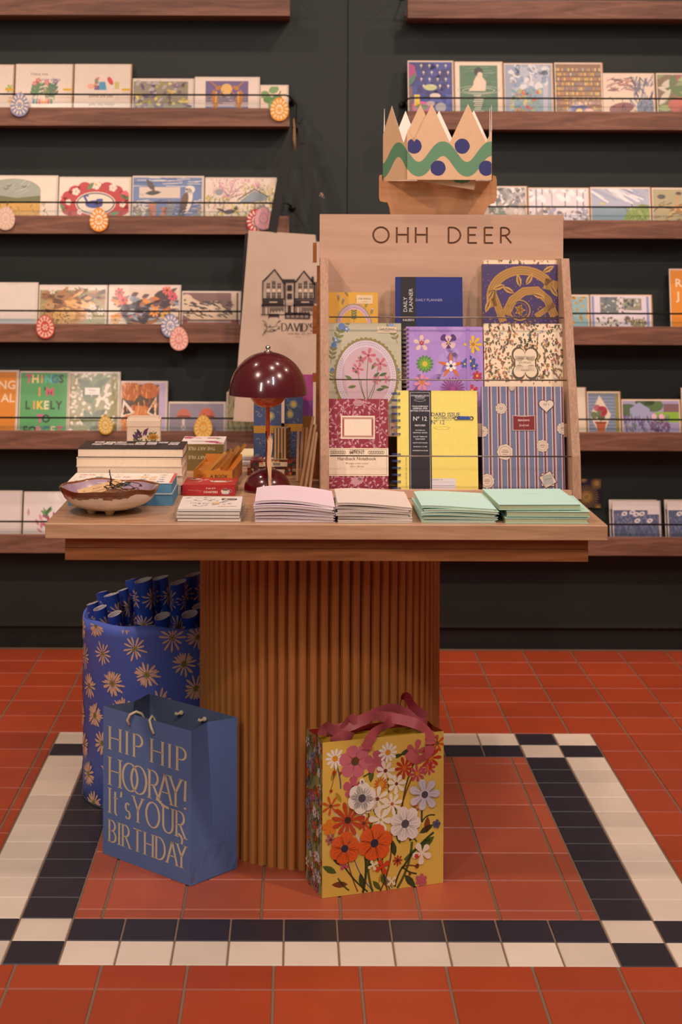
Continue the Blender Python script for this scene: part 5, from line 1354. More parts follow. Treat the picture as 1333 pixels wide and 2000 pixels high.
# yellow spiral notebook
t, c, w, h = rack_book('spiral_notebook', 'bright yellow spiral notebook with black belly band and blue coils', 777, 934, 763, *T1, .013, 'ecdc70', spiral=1)
a = Art(w, h); NV = '2c3c6c'
a.text('STANDARD ISSUE', w * .95 - .028, h * .745, .009, NV, 'r', .01, w=w * .53); a.text('NOTEBOOK', w * .72, h * .715, .008, NV, 'r', .01); a.rect(w * .3, h * .703, w * .68, h * .7055, NV); a.text('N\u00ba 12', w * .59, h * .665, .012, NV, 'r')
a.poly([(w * .44, h * .63), (w * .5, h * .642), (w * .62, h * .642), (w * .66, h * .63), (w * .62, h * .612), (w * .5, h * .612)], 'b8a848'); a.up(); a.poly([(w * .45, h * .63), (w * .505, h * .639), (w * .615, h * .639), (w * .65, h * .63), (w * .615, h * .615), (w * .505, h * .615)], 'ecdc70')
a.up(); a.rect(w * .40, h * .0, w * .72, h * .13, 'dcd8dc'); a.up(); a.text('PROPERTY OF', w * .43, h * .11, .0035, '404870', 'l'); a.rect(w * .41, h * .058, w * .71, h * .062, '7888b8'); a.rect(w * .41, h * .09, w * .71, h * .0925, '9aa8c8'); a.text('THE PEN IS MIGHTIER THAN THE SWORD', w * .115, h * .03, .0035, '6a6440', 'l', rot=90)
finish(t, c, a, M_cover)
b = MB(); b.box((w * .145, -.0006, -.0), (w * .425, -.0002, h * 1.0), '242028'); a = Art(w, h); cx = w * .285; WT = 'd8d4d8'
a.rect(w * .16, h * .02, w * .1645, h * .985, WT); a.rect(w * .405, h * .02, w * .4095, h * .985, WT); a.rect(w * .16, h * .98, w * .409, h * .983, WT)
a.text('STANDARD ISSUE', cx, h * .942, .006, WT, bold=.012, w=w * .22); a.text('SUPPLIES', cx, h * .925, .005, WT, w=w * .12); a.ring(cx, h * .905, .012, .0025, .0005, WT)
for i, s_ in enumerate(('YOUR EVERYDAY', 'ARSENAL FOR', 'GETTING STUFF DONE')): a.text(s_, cx, h * (.835 - .022 * i), .005, WT, bold=.02, w=w * .042 * len(s_) ** .62)
a.text('N\u00ba 12', cx, h * .70, .016, WT, bold=.01, w=w * .17); a.text('FEATURES', cx, h * .645, .006, WT, bold=.02, w=w * .13)
for i, (s_, f) in enumerate((('192 PAGES with', .12), ('PERPETUAL READER', .18), ('BULLET TEMPLATE', .17), ('PAGE FINDER', .12), ('ELASTIC PEN HOLDER', .18), ('1B BADGE in COVER', .17), ('INFORMATION PAGES', .19))): a.text(s_, cx, h * (.60, .575, .535, .512, .475, .437, .398)[i], .004, WT, bold=.015, w=w * f)
a.text('STANDARD ISSUE', cx, h*.01, .003, WT, w=w*.24)
a.emit(b, front_fn(0, -.0006, 0)); o = b.build('paper_band', M_paper, t); o['label'] = 'black printed belly band'
spiral(t, h, '2c4488', 15, (.37, .53))
b = MB(); zz = h * .728
b.box((w * .76, -.0022, zz - .0035), (w * .90, -.0004, zz + .0035), '2c4a98'); LOOP = b.build('pen_loop', M_fabric, t)
b = MB()
for q in (.735, .925): b.lathe([(.0022, 0), (.0046, 0), (.0046, .0012), (.0022, .0012), (.0022, 0)], (0, 0, 0), 16, 'b8924c') if q < .8 else None
b.build('eyelet', M_steel, LOOP, loc=(w * .735, -.0004, zz), rot=(R(90), 0, 0))
b = MB(); b.lathe([(.0022, 0), (.0046, 0), (.0046, .0012), (.0022, .0012), (.0022, 0)], (0, 0, 0), 16, 'b8924c'); b.build('eyelet', M_steel, LOOP, loc=(w * .925, -.0004, zz), rot=(R(90), 0, 0))
# striped reading journal
t, c, w, h = rack_book('reading_journal', 'blue and white striped journal with dark red open book badge', 943, 1103, 755, *T1, .016, '6c7494')
a = Art(w, h); n = 9
for i in range(n + 1):
    x = w * (i - .1) / n
    a.rect(x - .0042, 0, x - .0026, h, 'd8c8bc'); a.rect(x - .0018, 0, x + .0008, h, '7c2c38'); a.rect(x + .0016, 0, x + .0022, h, 'd8c8bc'); a.rect(x + .003, 0, x + .0045, h, 'd8c8bc'); a.rect(x+.0006+.0038,0,x+.0052,h,'8a4448')
def seal(px, py, r, star=False, txt=None, pts=10):
    x, y = w * px, h * py; a.up(2)
    a.poly([(x + (r + (.0018 if i % 2 else -.0004)) * math.cos(i * math.pi / pts), y + (r + (.0018 if i % 2 else -.0004)) * math.sin(i * math.pi / pts)) for i in range(2 * pts)], '54303c'); a.up()
    a.poly([(x + (r + (.0009 if i % 2 else -.0009)) * math.cos(i * math.pi / pts), y + (r + (.0009 if i % 2 else -.0009)) * math.sin(i * math.pi / pts)) for i in range(2 * pts)], 'd8c4b0'); a.up(); a.ring(x, y, r * .72, r * .72, .0005, '54303c', 18)
    a.up(); a.rect(x - r * .45, y - r * .05, x + r * .45, y + r * .06, '8a7068'); a.rect(x - r * .35, y + r * .2, x + r * .35, y + r * .28, '8a7068'); a.rect(x - r * .3, y - r * .32, x + r * .3, y - r * .25, '8a7068')
seal(.235, .79, .0115); seal(.735, .435, .0125); seal(.275, .375, .0165, pts=7); seal(.985, .60, .012); seal(.0, .57, .012); seal(.05, .10, .015); seal(.37, .985, .006)
a.up(2); hx, hy = w * .79, h * .82; hp = [(hx + .0155 * (math.sin(q) ** 3), hy + .0145 * (.8125 * math.cos(q) - .3125 * math.cos(2 * q) - .125 * math.cos(3 * q) - .0625 * math.cos(4 * q))) for q in [2 * math.pi * i / 24 for i in range(24)]]
a.poly([(hx + (x_ - hx) * 1.12, hy + (y_ - hy) * 1.12) for x_, y_ in hp], '54303c'); a.up(); a.poly(hp, 'dccab8'); a.up(); a.text('N\u00ba1', hx, hy - .001, .008, '6a5050')
sx_, sy = w * .79, h * .115; a.up(2)
for ro in (0, 30): a.poly([(sx_ + .020 * math.cos(R(q + ro)), sy + .020 * math.sin(R(q + ro))) for q in (45, 135, 225, 315)], '54303c'); a.up(); a.poly([(sx_ + .0182 * math.cos(R(q + ro)), sy + .0182 * math.sin(R(q + ro))) for q in (45, 135, 225, 315)], 'd8c4b0'); a.up()
a.poly([(sx_ + .0145 * math.cos(R(q + 10)), sy + .0145 * math.sin(R(q + 10))) for q in (45, 135, 225, 315)], 'a8a8a4'); a.up(); a.line([(sx_ - .008, sy), (sx_ + .008, sy + .003)], .0008, '5a5058')
bx, by = w * .51, h * .655; a.up(3); a.poly([(bx - .0235, by - .0165), (bx + .0235, by - .0165), (bx + .0235, by + .0155), (bx + .002, by + .014), (bx, by + .0155), (bx - .002, by + .014), (bx - .0235, by + .0155)], 'e0c8b8'); a.up()
a.poly([(bx - .0225, by - .0155), (bx + .0225, by - .0155), (bx + .0225, by + .0145), (bx + .002, by + .0125), (bx, by + .014), (bx - .002, by + .0125), (bx - .0225, by + .0145)], '7c1c24'); a.up(); a.rect(bx - .0002, by - .015, bx + .0002, by + .013, 'c88888'); a.text('READING', bx, by + .003, .006, 'e0c8b8', bold=.015, w=.024); a.text('Journal', bx, by - .0075, .008, 'e0c8b8', w=.02)
finish(t, c, a, M_cover)
# sage doily notebook
def doily(a, w, h, cx, cy, rx, ry, edge, lace, inner, d=.0045):
    n = 44
    for i in range(n): q = 2 * math.pi * i / n; a.ell(cx + (rx + d * .8) * math.cos(q), cy + (ry + d * .8) * math.sin(q), d * .75, d * .75, edge, n=8)
    a.up(); a.ell(cx, cy, rx + d, ry + d, edge, n=48); a.up(); a.ell(cx, cy, rx, ry, lace, n=48); a.up()
    for rr in (.94, .88):
        for i in range(n * 2): q = 2 * math.pi * i / (n * 2) + rr; a.ell(cx + rx * rr * math.cos(q), cy + ry * rr * math.sin(q), .0009, .0009, '4a4a52', n=5)
    a.up(); a.ell(cx, cy, rx * .82, ry * .82, inner, n=40); a.up()
def brandtag(a, w, h, x0, x1, y0, y1, col):
    a.up(3); a.rect(x0, y0, x1, y1, col); a.up(); a.text('Cath Kidston', (x0 + x1) / 2, y0 + (y1 - y0) * .5, .006, '3a3028', w=(x1 - x0) * .78, bold=.01); a.text('LONDON', (x0 + x1) / 2, y0 + (y1 - y0) * .18, .003, '6a5040', w=(x1 - x0) * .3)
t, c, w, h = rack_book('doily_notebook', 'sage green notebook with lilac doily and pink lily bouquet', 638, 785, 631, *T2, .012, 'b6b298')
a = Art(w, h)
for x, y, l, an in ((.1, .75, .05, 70), (.06, .6, .04, 80), (.2, .9, .03, 60), (.8, .93, .03, 60), (.95, .8, .04, 110), (.08, .4, .03, 90), (.95, .4, .03, 90)): a.sprig(w * x, h * y, l, an, '7c7c48', 3, .3, .02, ch(['5a78b0', '8a98c8']))
for i in range(60): a.ell(rnd(0, w), rnd(0, h), .0005, .0005, '7a7a60', n=5)
for x, y in ((.27, .94), (.13, .83)): a.up(); a.flower(w * x, h * y, .007, 5, '6a88b8', 'e0e0e0', .6)
a.up(); doily(a, w, h, w * .53, h * .47, w * .40, h * .36, '8a7c48', 'd0c0cc', 'c4a6b0')
PKL = 'bc6474'
for p0, p1, b_ in (((.55, .22), (.56, .66), .05), ((.54, .24), (.70, .60), -.1), ((.52, .24), (.42, .56), .1), ((.56, .22), (.66, .44), -.1), ((.53, .24), (.46, .44), .1)): a.curve((w * p0[0], h * p0[1]), (w * p1[0], h * p1[1]), b_, .0014, '5c6a34')
a.up()
for x, y, an in ((.35, .44, 150), (.42, .50, 130), (.62, .46, 40), (.70, .48, 20), (.72, .38, -10), (.60, .54, 60), (.4, .38, 190), (.66, .34, 10), (.49, .60, 110)): a.leaf(w * x, h * y, .019, .007, an, ch(['4c5c30', '5c6c34']))
a.up()
for x, y, r in ((.56, .68, .017), (.72, .60, .015), (.42, .55, .013), (.45, .63, .009), (.80, .45, .009), (.67, .44, .010)): a.flower(w * x, h * y, r, 5, PKL, '8a2c3c', .42, rnd(40, 80), .15); a.up(2)
brandtag(a, w, h, w * .68, w * .94, h * .905, h * .965, 'd8c4a8')
finish(t, c, a, M_cover)
# purple flower spiral
t, c, w, h = rack_book('floral_spiral_notebook', 'purple spiral notebook painted with orchids, pansy and daisies', 795, 945, 638, *T2, .013, 'a988ce', spiral=1)
a = Art(w, h)
for i in range(26): a.ell(rnd(0, w), rnd(0, h), rnd(.01, .03), rnd(.004, .012), ch(['a482ca', 'b092d4', '9c7ac4']), rnd(0, 180), 12)
a.up()
def F(x, y, r, n, c1, c2, pw=.5, cr=.25, rot=90, pt=False): a.flower(w * x, h * y, r, n, c1, c2, pw, rot, cr, pt); a.up(2)
F(.2, .83, .018, 5, 'e0c0b4', 'a8304c', .5); F(.2, .835, .007, 5, 'a8304c', 'd89090', .3)
F(.55, .86, .018, 3, '54286c', 'e0c040', .9, .2, 30); F(.55, .835, .016, 3, 'd8b8c0', 'e0b030', .9, .18, 210); F(.55, .845, .008, 5, '54286c', 'e0b030', .3)
F(.87, .82, .020, 8, 'e0b81c', 'b87818', .34, .2); F(.24, .62, .019, 14, '4c8430', 'd8b830', .3, .35, 0); F(.24, .62, .014, 12, '78a838', 'd8b830', .3, .4, 10)
F(.58, .60, .030, 5, 'd06820', '2c2c50', .22, .2, 90, True); F(.58, .60, .012, 6, 'e8e0e0', '382c50', .6, .3); F(.83, .65, .012, 5, '3c4c98', 'e0c040', .7); F(.76, .62, .009, 5, '4858a8', 'e0c040', .7); F(.88, .60, .009, 5, '3c4c98', 'e0c040', .7)
F(.2, .43, .018, 7, 'd888a0', 'c87830', .45); F(.6, .37, .026, 22, '8c3c84', 'a04890', .12, .2); F(.92, .5, .011, 6, 'b02c38', 'e0a030', .6); F(.85, .35, .014, 6, 'c03038', 'e0b040', .5)
finish(t, c, a, M_card)
b = MB(); b.box((w * .785, -.0016, -.0008), (w * .825, -.0006, h + .0005), 'a07cc8'); b.build('elastic_band', M_satin, t)
spiral(t, h, 'a8823c', 22, r=.0075, mat=M_steel)
# wellness journal
t, c, w, h = rack_book('wellness_journal', 'cream botanical pattern journal with clover shaped title label', 947, 1101, 632, *T2, .014, 'ecd6b6')
a = Art(w, h)
def botanical(a, w, h, n, y0=0):
    for i in range(n):
        x, y = rnd(0, w), y0 + rnd(0, h - y0); a.L = 1 + i % 24
        k = i % 4
        if k < 2: a.sprig(x, y, rnd(.006, .012), rnd(60, 120), ch(['4c5430', '6a6c3c', '2c3428', '8a6a44', 'a05040']), 4, .28, .03)
        elif k == 2: a.flower(x, y, rnd(.0015, .0032), 5, ch(['b83c38', 'c87060', '6a84b0', 'd09030', '8a4048', 'b85050']), 'e0c080', .6)
        else: a.leaf(x, y, .006, .0028, rnd(0, 360), ch(['5c6438', '8a7a50', 'b88850', '3c4430']))
botanical(a, w, h, 620, h * .42); a.L = 26
for s in (1.14, 1.0):
    col = '5a4c38' if s > 1.1 else 'e6d2b4'
    for dx, dy in ((-.0125, .014), (.0125, .014), (-.0125, -.020), (.0125, -.020)): a.ell(w * .52 + dx * s, h * .625 + dy * s, .0125 * s, .0135 * s, col, n=20)
    a.rect(w * .52 - .021 * s, h * .625 - .020 * s, w * .52 + .021 * s, h * .625 + .012 * s, col); a.up()
a.text('WELLNESS', w * .52, h * .645, .0065, '5a4838', w=.032); a.text('JOURNAL', w * .52, h * .605, .0065, '5a4838', w=.028); a.text('PAPIER', w * .52, h * .53, .005, '5a4838', w=.017); a.rect(w * .42, h * .575, w * .62, h * .5765, '5a4838')
finish(t, c, a, M_cover)
# yellow doily notebook
t, c, w, h = rack_book('doily_notebook', 'small mustard yellow notebook with lilac doily, top row left', 639, 739, 571, *T3, .008, 'cf9c2c')
a = Art(w, h)
for i in range(16): a.sprig(rnd(0, w), rnd(h * .4, h * .95), .014, rnd(50, 130), '6a6a30', 3, .3, .03, ch(['a888b0', 'c8a0b8', '8a6a40']))
a.up(); doily(a, w, h, w * .53, h * .55, w * .33, h * .28, '9a8a6c', 'd0a8c0', 'd0a030', .003); a.up(); a.sprig(w * .53, h * .6, .03, 90, '5c6a34', 4)
brandtag(a, w, h, w * .58, w * .90, h * .85, h * .965, 'd8bf94'); finish(t, c, a, M_cover)
# blue planner
t, c, w, h = rack_book('daily_planner', 'royal blue cloth daily planner with black paper band', 774, 905, 541, *T3, .015, '1e2c74', cat='planner')
a = Art(w, h); a.text('DAILY PLANNER', w * .50, h * .735, .0065, '9a98b0', 'c', .005, w=w * .40); finish(t, c, a, M_cloth)
b = MB(); b.box((w * .075, -.0006, 0), (w * .30, -.0002, h), '17161a'); a = Art(w, h); a.text('DAILY', w * .17, h * .62, .012, 'c8c4c8', 'l', rot=90); a.text('PLANNER', w * .255, h * .62, .012, 'c8c4c8', 'l', rot=90); a.up(); a.text('KALEIDO', w * .19, h * .52, .006, 'd0ccd0', bold=.01, w=w * .17)
a.emit(b, front_fn(0, -.0006, 0)); o = b.build('paper_band', M_paper, t); o['label'] = 'black paper band with white capitals'
# purple and gold notebook + its neighbour behind
t, c, w, h = rack_book('gold_foil_notebook', 'purple notebook with swirling gold bird and branch illustration', 944, 1092, 516, *T3, .012, '3c245c')
a = Art(w, h); GD = 'a87c30'
for i in range(130): a.ell(rnd(0, w), rnd(h * .4, h), .0008, .0008, 'b89040', n=6)
a.up()
def band(pts, wd, col=GD, lines=3):
    a.line(pts, wd, col); a.up()
    for k in range(lines):
        f = (k + 1) / (lines + 1) - .5; q = []
        for i, p in enumerate(pts):
            n0, n1 = pts[max(i - 1, 0)], pts[min(i + 1, len(pts) - 1)]; l = math.hypot(n1[0] - n0[0], n1[1] - n0[1]) or 1
            q.append((p[0] - (n1[1] - n0[1]) / l * f * wd, p[1] + (n1[0] - n0[0]) / l * f * wd))
        a.line(q, .0006, '5c3c30')
    a.L -= 1
band([(w * (.53 + .42 * math.cos(R(q))), h * (.68 + .26 * math.sin(R(q)))) for q in range(200, 20, -12)], .020); band([(w * (.93 - .02 * i), h * (.85 - .05 * i)) for i in range(3)], .03)
band([(w * .30, h * .52), (w * .40, h * .66), (w * .55, h * .74), (w * .72, h * .75), (w * .86, h * .66), (w * .95, h * .50)], .019); band([(w * .12, h * .75), (w * .2, h * .6), (w * .27, h * .45)], .016); band([(w * .70, h * .5), (w * .82, h * .56), (w * .95, h * .62)], .012)
for x, y, an in ((.15, .75, 240), (.1, .66, 250), (.5, .78, 100), (.58, .8, 60), (.42, .72, 150), (.66, .72, -20), (.9, .8, -60), (.8, .92, 30), (.3, .8, 200)): a.up(); a.leaf(w * x, h * y, .03, .012, an, 'b88c3c'); a.up(); a.leaf(w * x, h * y, .026, .003, an, '5c3c30')
a.up(); a.ring(w * .49, h * .56, .022, .022, .003, GD, 30); a.ring(w * .49, h * .56, .016, .016, .0008, GD, 24); a.ell(w * .49, h * .56, .007, .010, GD); 
for k in range(5): a.leaf(w * .49, h * .56, .014, .005, 72 * k, GD)
for i in range(40): a.sprig(rnd(0, w), rnd(h * .35, h * .6), .008, rnd(0, 180), 'a07830', 3)
finish(t, c, a, M_card)
t, c, w, h = rack_book('botanical_notebook', 'cream floral notebook showing a thin edge above the purple gold one', 946, 1092, 508, T3[0] + .0125, T3[1], .008, 'e0c8a8')
a = Art(w, h); botanical(a, w, h, 60, h * .9); finish(t, c, a, M_cover)
# ------------------------------------------------------------------ piles of softcover notebooks along the table front
random.seed(21)
def soft_book(x0, y0, z0, wd, dp, t_, col, page, label, group, th=(0, 0), rz=0, lift=0, title=False, spine='L'):
    """th(s, q): height of the underside; s across 0..1, q depth 0..1"""
    T_ = thing('softcover_notebook', label, 'notebook', (x0, y0, z0), (0, 0, R(rz)), group)
    zf = th
    def slab(name, a0, a1, b0, b1, za, zb, c, mat, art=None, n=14, k=6):
        m = MB(); vs = []
        for top in (0, 1):
            for j in range(k + 1):
                for i in range(n + 1):
                    s, q = a0 + (a1 - a0) * i / n, b0 + (b1 - b0) * j / k
                    z = zf(s, q) + (zb if top else za)
                    vs.append((s * wd, q * dp, z))
        N = (n + 1) * (k + 1); id_ = lambda t, i, j: t * N + j * (n + 1) + i
        fs = [(id_(1, i, j), id_(1, i + 1, j), id_(1, i + 1, j + 1), id_(1, i, j + 1)) for i in range(n) for j in range(k)]
        fs += [(id_(0, i, j), id_(0, i, j + 1), id_(0, i + 1, j + 1), id_(0, i + 1, j)) for i in range(n) for j in range(k)]
        m.mesh(vs, fs, c, 0, False)
        sd = [(id_(0, i, 0), id_(0, i + 1, 0), id_(1, i + 1, 0), id_(1, i, 0)) for i in range(n)] + [(id_(0, i + 1, k), id_(0, i, k), id_(1, i, k), id_(1, i + 1, k)) for i in range(n)]
        sd += [(id_(0, n, j), id_(0, n, j + 1), id_(1, n, j + 1), id_(1, n, j)) for j in range(k)] + [(id_(0, 0, j + 1), id_(0, 0, j), id_(1, 0, j), id_(1, 0, j + 1)) for j in range(k)]
        m.mesh(vs, sd, c, 0, False)
        if art: art.emit(m, lambda x, y, d: (x, y, zf(x / wd, y / dp) + zb + d))
        for i in range(len(m.sm)): m.sm[i] = i < 2 * n * k
        return m.build(name, mat, T_)
    art = None
    if title:
        art = Art(wd, dp); art.L = 6; art.text('NOTES & IDEAS', wd * .55, dp * .66, .005, 'b8aca8', w=wd * .22)
    slab('cover', 0, 1, 0, 1, t_ - .0007, t_, col, M_paper, art)
    slab('back_cover', 0, 1, 0, 1, 0, .0007, col, M_paper)
    slab('pages', .006, .982, .006, .994, .0009, t_ - .0009, page, M_pages)
    return T_
def pile(u0, u1, uL, uR, vfront, n, t_, cols, page, what, group, curl, slope, dp=.205, Yf=3.045, rzs=1.5, offs=.006, titlecol=True, jit=None):
    x0 = PX(u0, vfront, Yf)[0]; x1 = PX(u1, vfront, Yf)[0]; wd = x1 - x0
    for k in range(n):
        f = k / max(1, n - 1); ph = rnd(0, 6)
        g = lambda s, q, k=k, f=f, ph=ph: k * t_ * 1.16 * (1 - slope * s) + curl * f * math.sin(math.pi * min(1, max(0, s)) ** .8) + (.0011 * f * math.sin(3.2 * s + ph) if curl else 0) + (.0035 * f * (1 - s) ** 2 * (1 - q) if curl else 0)
        dx, rz = (rnd(-offs, offs) if 0 < k < n - 1 else 0), (rnd(-rzs, rzs) * (1.6 if k < n - 1 else .6) if k else 0)
        if jit and k in jit: dx, rz = jit[k]
        nm = ('topmost' if k == n - 1 else 'lowest' if k == 0 else ('second', 'third', 'fourth', 'fifth', 'sixth')[n - 2 - k] + ' from the top') 
        soft_book(x0 + dx, Yf + rnd(0, .007), TZ + .0006 + k * .0003, wd, dp, t_, cols[k % len(cols)], page, what % nm, group, g, rz, title=(k == n - 1))
pile(498, 655, 0, 0, 1022, 6, .0050, ['e2cedb'], 'd8cdc6', 'lilac softcover notebook, %s, in the leftmost front pile', 'lilac notebooks in the leftmost pile', .0065, .24, rzs=1.2)
pile(660, 806, 0, 0, 1022, 6, .0046, ['dccfc6'], 'd6cabd', 'warm grey softcover notebook, %s in its pile left of the mint ones', 'grey notebooks in the second pile', .003, .12, rzs=1.2)
pile(824, 971, 0, 0, 1022, 5, .0048, ['bce4dc', 'bcdccc'], 'c8cdb4', 'mint softcover notebook, %s in the pile between grey and thick green ones', 'mint notebooks in the third pile', .003, .10, rzs=1.2)
pile(977, 1140, 0, 0, 1022, 3, .0102, ['b8e2d8', 'aed4c2'], 'a8b490', 'thick pale green notebook, %s in the rightmost pile', 'thick green notebooks in the rightmost pile', .0, .0, rzs=1.0, jit={0: (.010, 0), 1: (.013, -1.0), 2: (-.001, 2.2)})

# ------------------------------------------------------------------ ceramic bowl with tags
bx, by = PX(212, 1000, 3.165)[0], 3.165
Bt = thing('ceramic_bowl', 'wavy rimmed brown glazed ceramic bowl on small feet at the table corner', 'bowl', (bx, by, TZ))
wob = lambda a, z: 1 + (.018 * math.sin(3 * a + .6) + .014 * math.sin(5 * a + 2)) * min(1, max(0, z / .05))
zw = lambda a, r, z: (.0016 * math.sin(4 * a) + .0014 * math.sin(7 * a + 1)) * (r > .08)
# glaze zones follow the height on the bowl: raw cream clay below, brown drip edge, iridescent inside
def bowlcol(r, z): return None
m = MB()
outer = [(.0001, .006), (.035, .0065), (.055, .011), (.073, .019), (.086, .030), (.0935, .043)]
edge = [(.0935, .043), (.0965, .0495), (.0975, .052)]
inner = [(.0975, .052), (.0955, .0525), (.093, .049), (.083, .0345), (.068, .023), (.05, .0155), (.03, .012), (.0001, .0105)]
m.lathe(outer, n=64, col='ece0d4', rmod=wob, zmod=zw); m.lathe(edge, n=64, col='6a3418', rmod=wob, zmod=zw); m.lathe(inner[:3], n=64, col='7a4424', rmod=wob, zmod=zw); m.lathe(inner[2:], n=64, col='a08898', rmod=wob, zmod=zw)
nf = 64
for i in range(nf):        # drips of the brown glaze
    a0, a1 = 2 * math.pi * i / nf, 2 * math.pi * (i + 1) / nf; dr = .003 + .005 * random.random()
    for (rt, zt), (rb, zb_) in (((.0937, .0432), (.0937 - dr * .6, .0432 - dr)),):
        m.face([(rr * wob(a_, .05) * math.cos(a_) * 1.003, rr * wob(a_, .05) * math.sin(a_) * 1.003, zz + zw(a_, .09, zz)) for a_, rr, zz in ((a0, rb, zb_), (a1, rb, zb_), (a1, rt, zt), (a0, rt, zt))], ch(['7a4630', '6c4438', '8a5a48']), sm=False)
m.build('bowl_body', printed('ceramic_glaze', .25, coat=.7, noise=.22, scale=35, bump=.1), Bt)
for an in (-80, 40, 160, 215):
    m = MB(); m.lathe([(.0001, 0), (.007, 0), (.009, .005), (.012, .0105), (.0001, .011)], (.036 * math.cos(R(an)), .036 * math.sin(R(an)), .0), 16, 'c8a070'); m.build('foot', M_paper, Bt)
for k, (x, y, rx_, rz_, w_, lab) in enumerate([(-.022, .006, 24, 18, .075, 'kraft price tag with handwriting lying over the bowl rim'), (-.012, .024, 26, 34, .085, 'kraft tag lying under the written one in the bowl')]):
    t = thing('kraft_tag', lab, 'tag', (bx + x, by + y, TZ + .044 - k * .004), (R(rx_), R(-12 - 4 * k), R(rz_)), 'kraft tags in the ceramic bowl')
    m = MB(); m.prism([(-w_ / 2, -.014), (w_ / 2 - .006, -.014), (w_ / 2, -.009), (w_ / 2, .009), (w_ / 2 - .006, .014), (-w_ / 2, .014)], lambda a_, b_, d: (a_, b_, d), 0, .0006, 'c9a578')
    a = Art(1, 1)
    for s_, yy in (('Rustic', .0015), ('Coasters', -.008)): a.text(s_, 0, yy, .007, '5a4634')
    a.text('\u00a314.99', -w_ * .32, -.003, .006, '5a4634', rot=90)
    a.emit(m, lambda a_, b_, d: (a_, b_, d + .0006), (-1, -1, 1, 1)); m.build('tag_card', M_paper, t)
for k in range(5):
    q = k * 1.3; t_ = MB(); r = .019
    t_.lathe([(.0001, 0), (r, 0), (r, .004), (.0001, .004)], (0, 0, 0), 24, '9a6a50')
    a = Art(1, 1); a.L = 3; a.ring(0, 0, r * .7, r * .7, .0006, '5a3828'); a.text('LOVE', 0, -.002, .007, '4a2c20')
    a.emit(t_, lambda a_, b_, d: (a_, b_, d + .004), (-1, -1, 1, 1))
    o = t_.build('wooden_disc', M_paper, loc=(bx + .028 + .02 * math.cos(q), by + .018 * math.sin(q), TZ + .024 + k * .0045), rot=(R(rnd(-6, 6)), R(rnd(-8, 8)), 0))
    tag(o, 'engraved wooden disc pendants lying in the ceramic bowl', 'pendant', 'wooden discs in the ceramic bowl')
m = MB(); random.seed(5)
for k in range(6):
    pts = []; x, y = .02, 0.0
    for j in range(14): an = rnd(0, 6.3) if j % 5 == 0 else an + rnd(-.9, .9); x = max(-.005, min(.062, x + .013 * math.cos(an))); y = max(-.035, min(.035, y + .013 * math.sin(an))); pts.append((x, y, .056 + .004 * math.sin(j + k) + .0006 * k))
    m.tube(pts, .0008, n=5)
m.tube([(.002, .0, .058), (.004, 0, .068), (.0035, 0, .078), (.001, 0, .087)], .001, n=5); m.tube([(.004, .0, .058), (.006, 0, .070), (.003, 0, .080), (.0015, 0, .090)], .001, n=5); m.sphere((.0045, 0, .067), .0022, n=6)
tag(m.build('dark_cord', plain('brown_cord', '3a2418', .8), loc=(bx, by, TZ - .007)), 'tangled dark brown cords of the pendants in the ceramic bowl', 'cord')

# ------------------------------------------------------------------ stacked books and boxes on the left of the table
def block_book(name, lab, cat, x0, y0, z0, w_, d_, h_, cov, page, group=None, art=None, cov_t=.0014, rz=0, covmat=None, spine_left=True, edge=None):
    """book lying flat, fore edges at the front and right"""
    t = thing(name, lab, cat, (x0, y0, z0), (0, 0, R(rz)), group)
    m = MB(); m.box((0, 0, 0), (w_, d_, cov_t), edge or cov); m.box((0, 0, h_ - cov_t), (w_, d_, h_), edge or cov, top=cov); m.box((0, d_ - .0012, 0), (w_, d_, h_), edge or cov)
    if art: art.emit(m, top_fn(0, 0, h_))
    m.build('cover', covmat or M_cover, t)
    p = MB(); p.box((.0008, .001, cov_t), (w_ - .001, d_ - .0012, h_ - cov_t), page); p.build('pages', M_pages, t)
    return t
xa = PX(150, 900, 3.402)[0]; xb = PX(356, 900, 3.402)[0]
for k in range(5):
    h_ = .0188; w_ = xb - xa
    a = None
    if k == 4:
        a = Art(w_, .137)
        pass
    lab = ('black covered book with white photo collage, topmost of the tall cream pile' if k == 4 else 'thick cream edged book, %s in the tall pile behind the bowl' % ('second from the top', 'third from the top', 'second from the bottom', 'lowest')[3 - k])
    if k == 4:
        random.seed(3)
        for i in range(8):
            for j in range(2):
                x, y = w_ * (.1 + .105 * i) + rnd(-.003, .003), .137 * (.45 + .25 * j) + rnd(-.008, .008); a.up()
                if (i + j * 3) % 7 == 6: continue
                c_ = ch(['d4ccc8', 'c4bcb8', 'b0a8a4']); a.rect(x, y, x + w_ * .095, y + .026, c_); a.up()
                for _ in range(3): q, r_ = rnd(x, x + .014), rnd(y, y + .02); a.rect(q, r_, q + .005, r_ + .005, ch(['6a6464', '4c484a', '908884'])); a.L += 0
                a.L -= 1
    t = block_book('thick_book', lab, 'book', xa + rnd(-.0015, .002), 3.402 + rnd(-.001, .001), TZ + .0004 + k * (h_ + .0003) + .004 * 0, w_, .137, h_, '1c191a' if k == 4 else 'dccab4', 'e2cdb4', 'thick cream edged books in the tall pile', a, rz=rnd(-.4, .4))
xa = PX(132, 960, 3.245)[0]; xb = PX(336, 960, 3.245)[0]
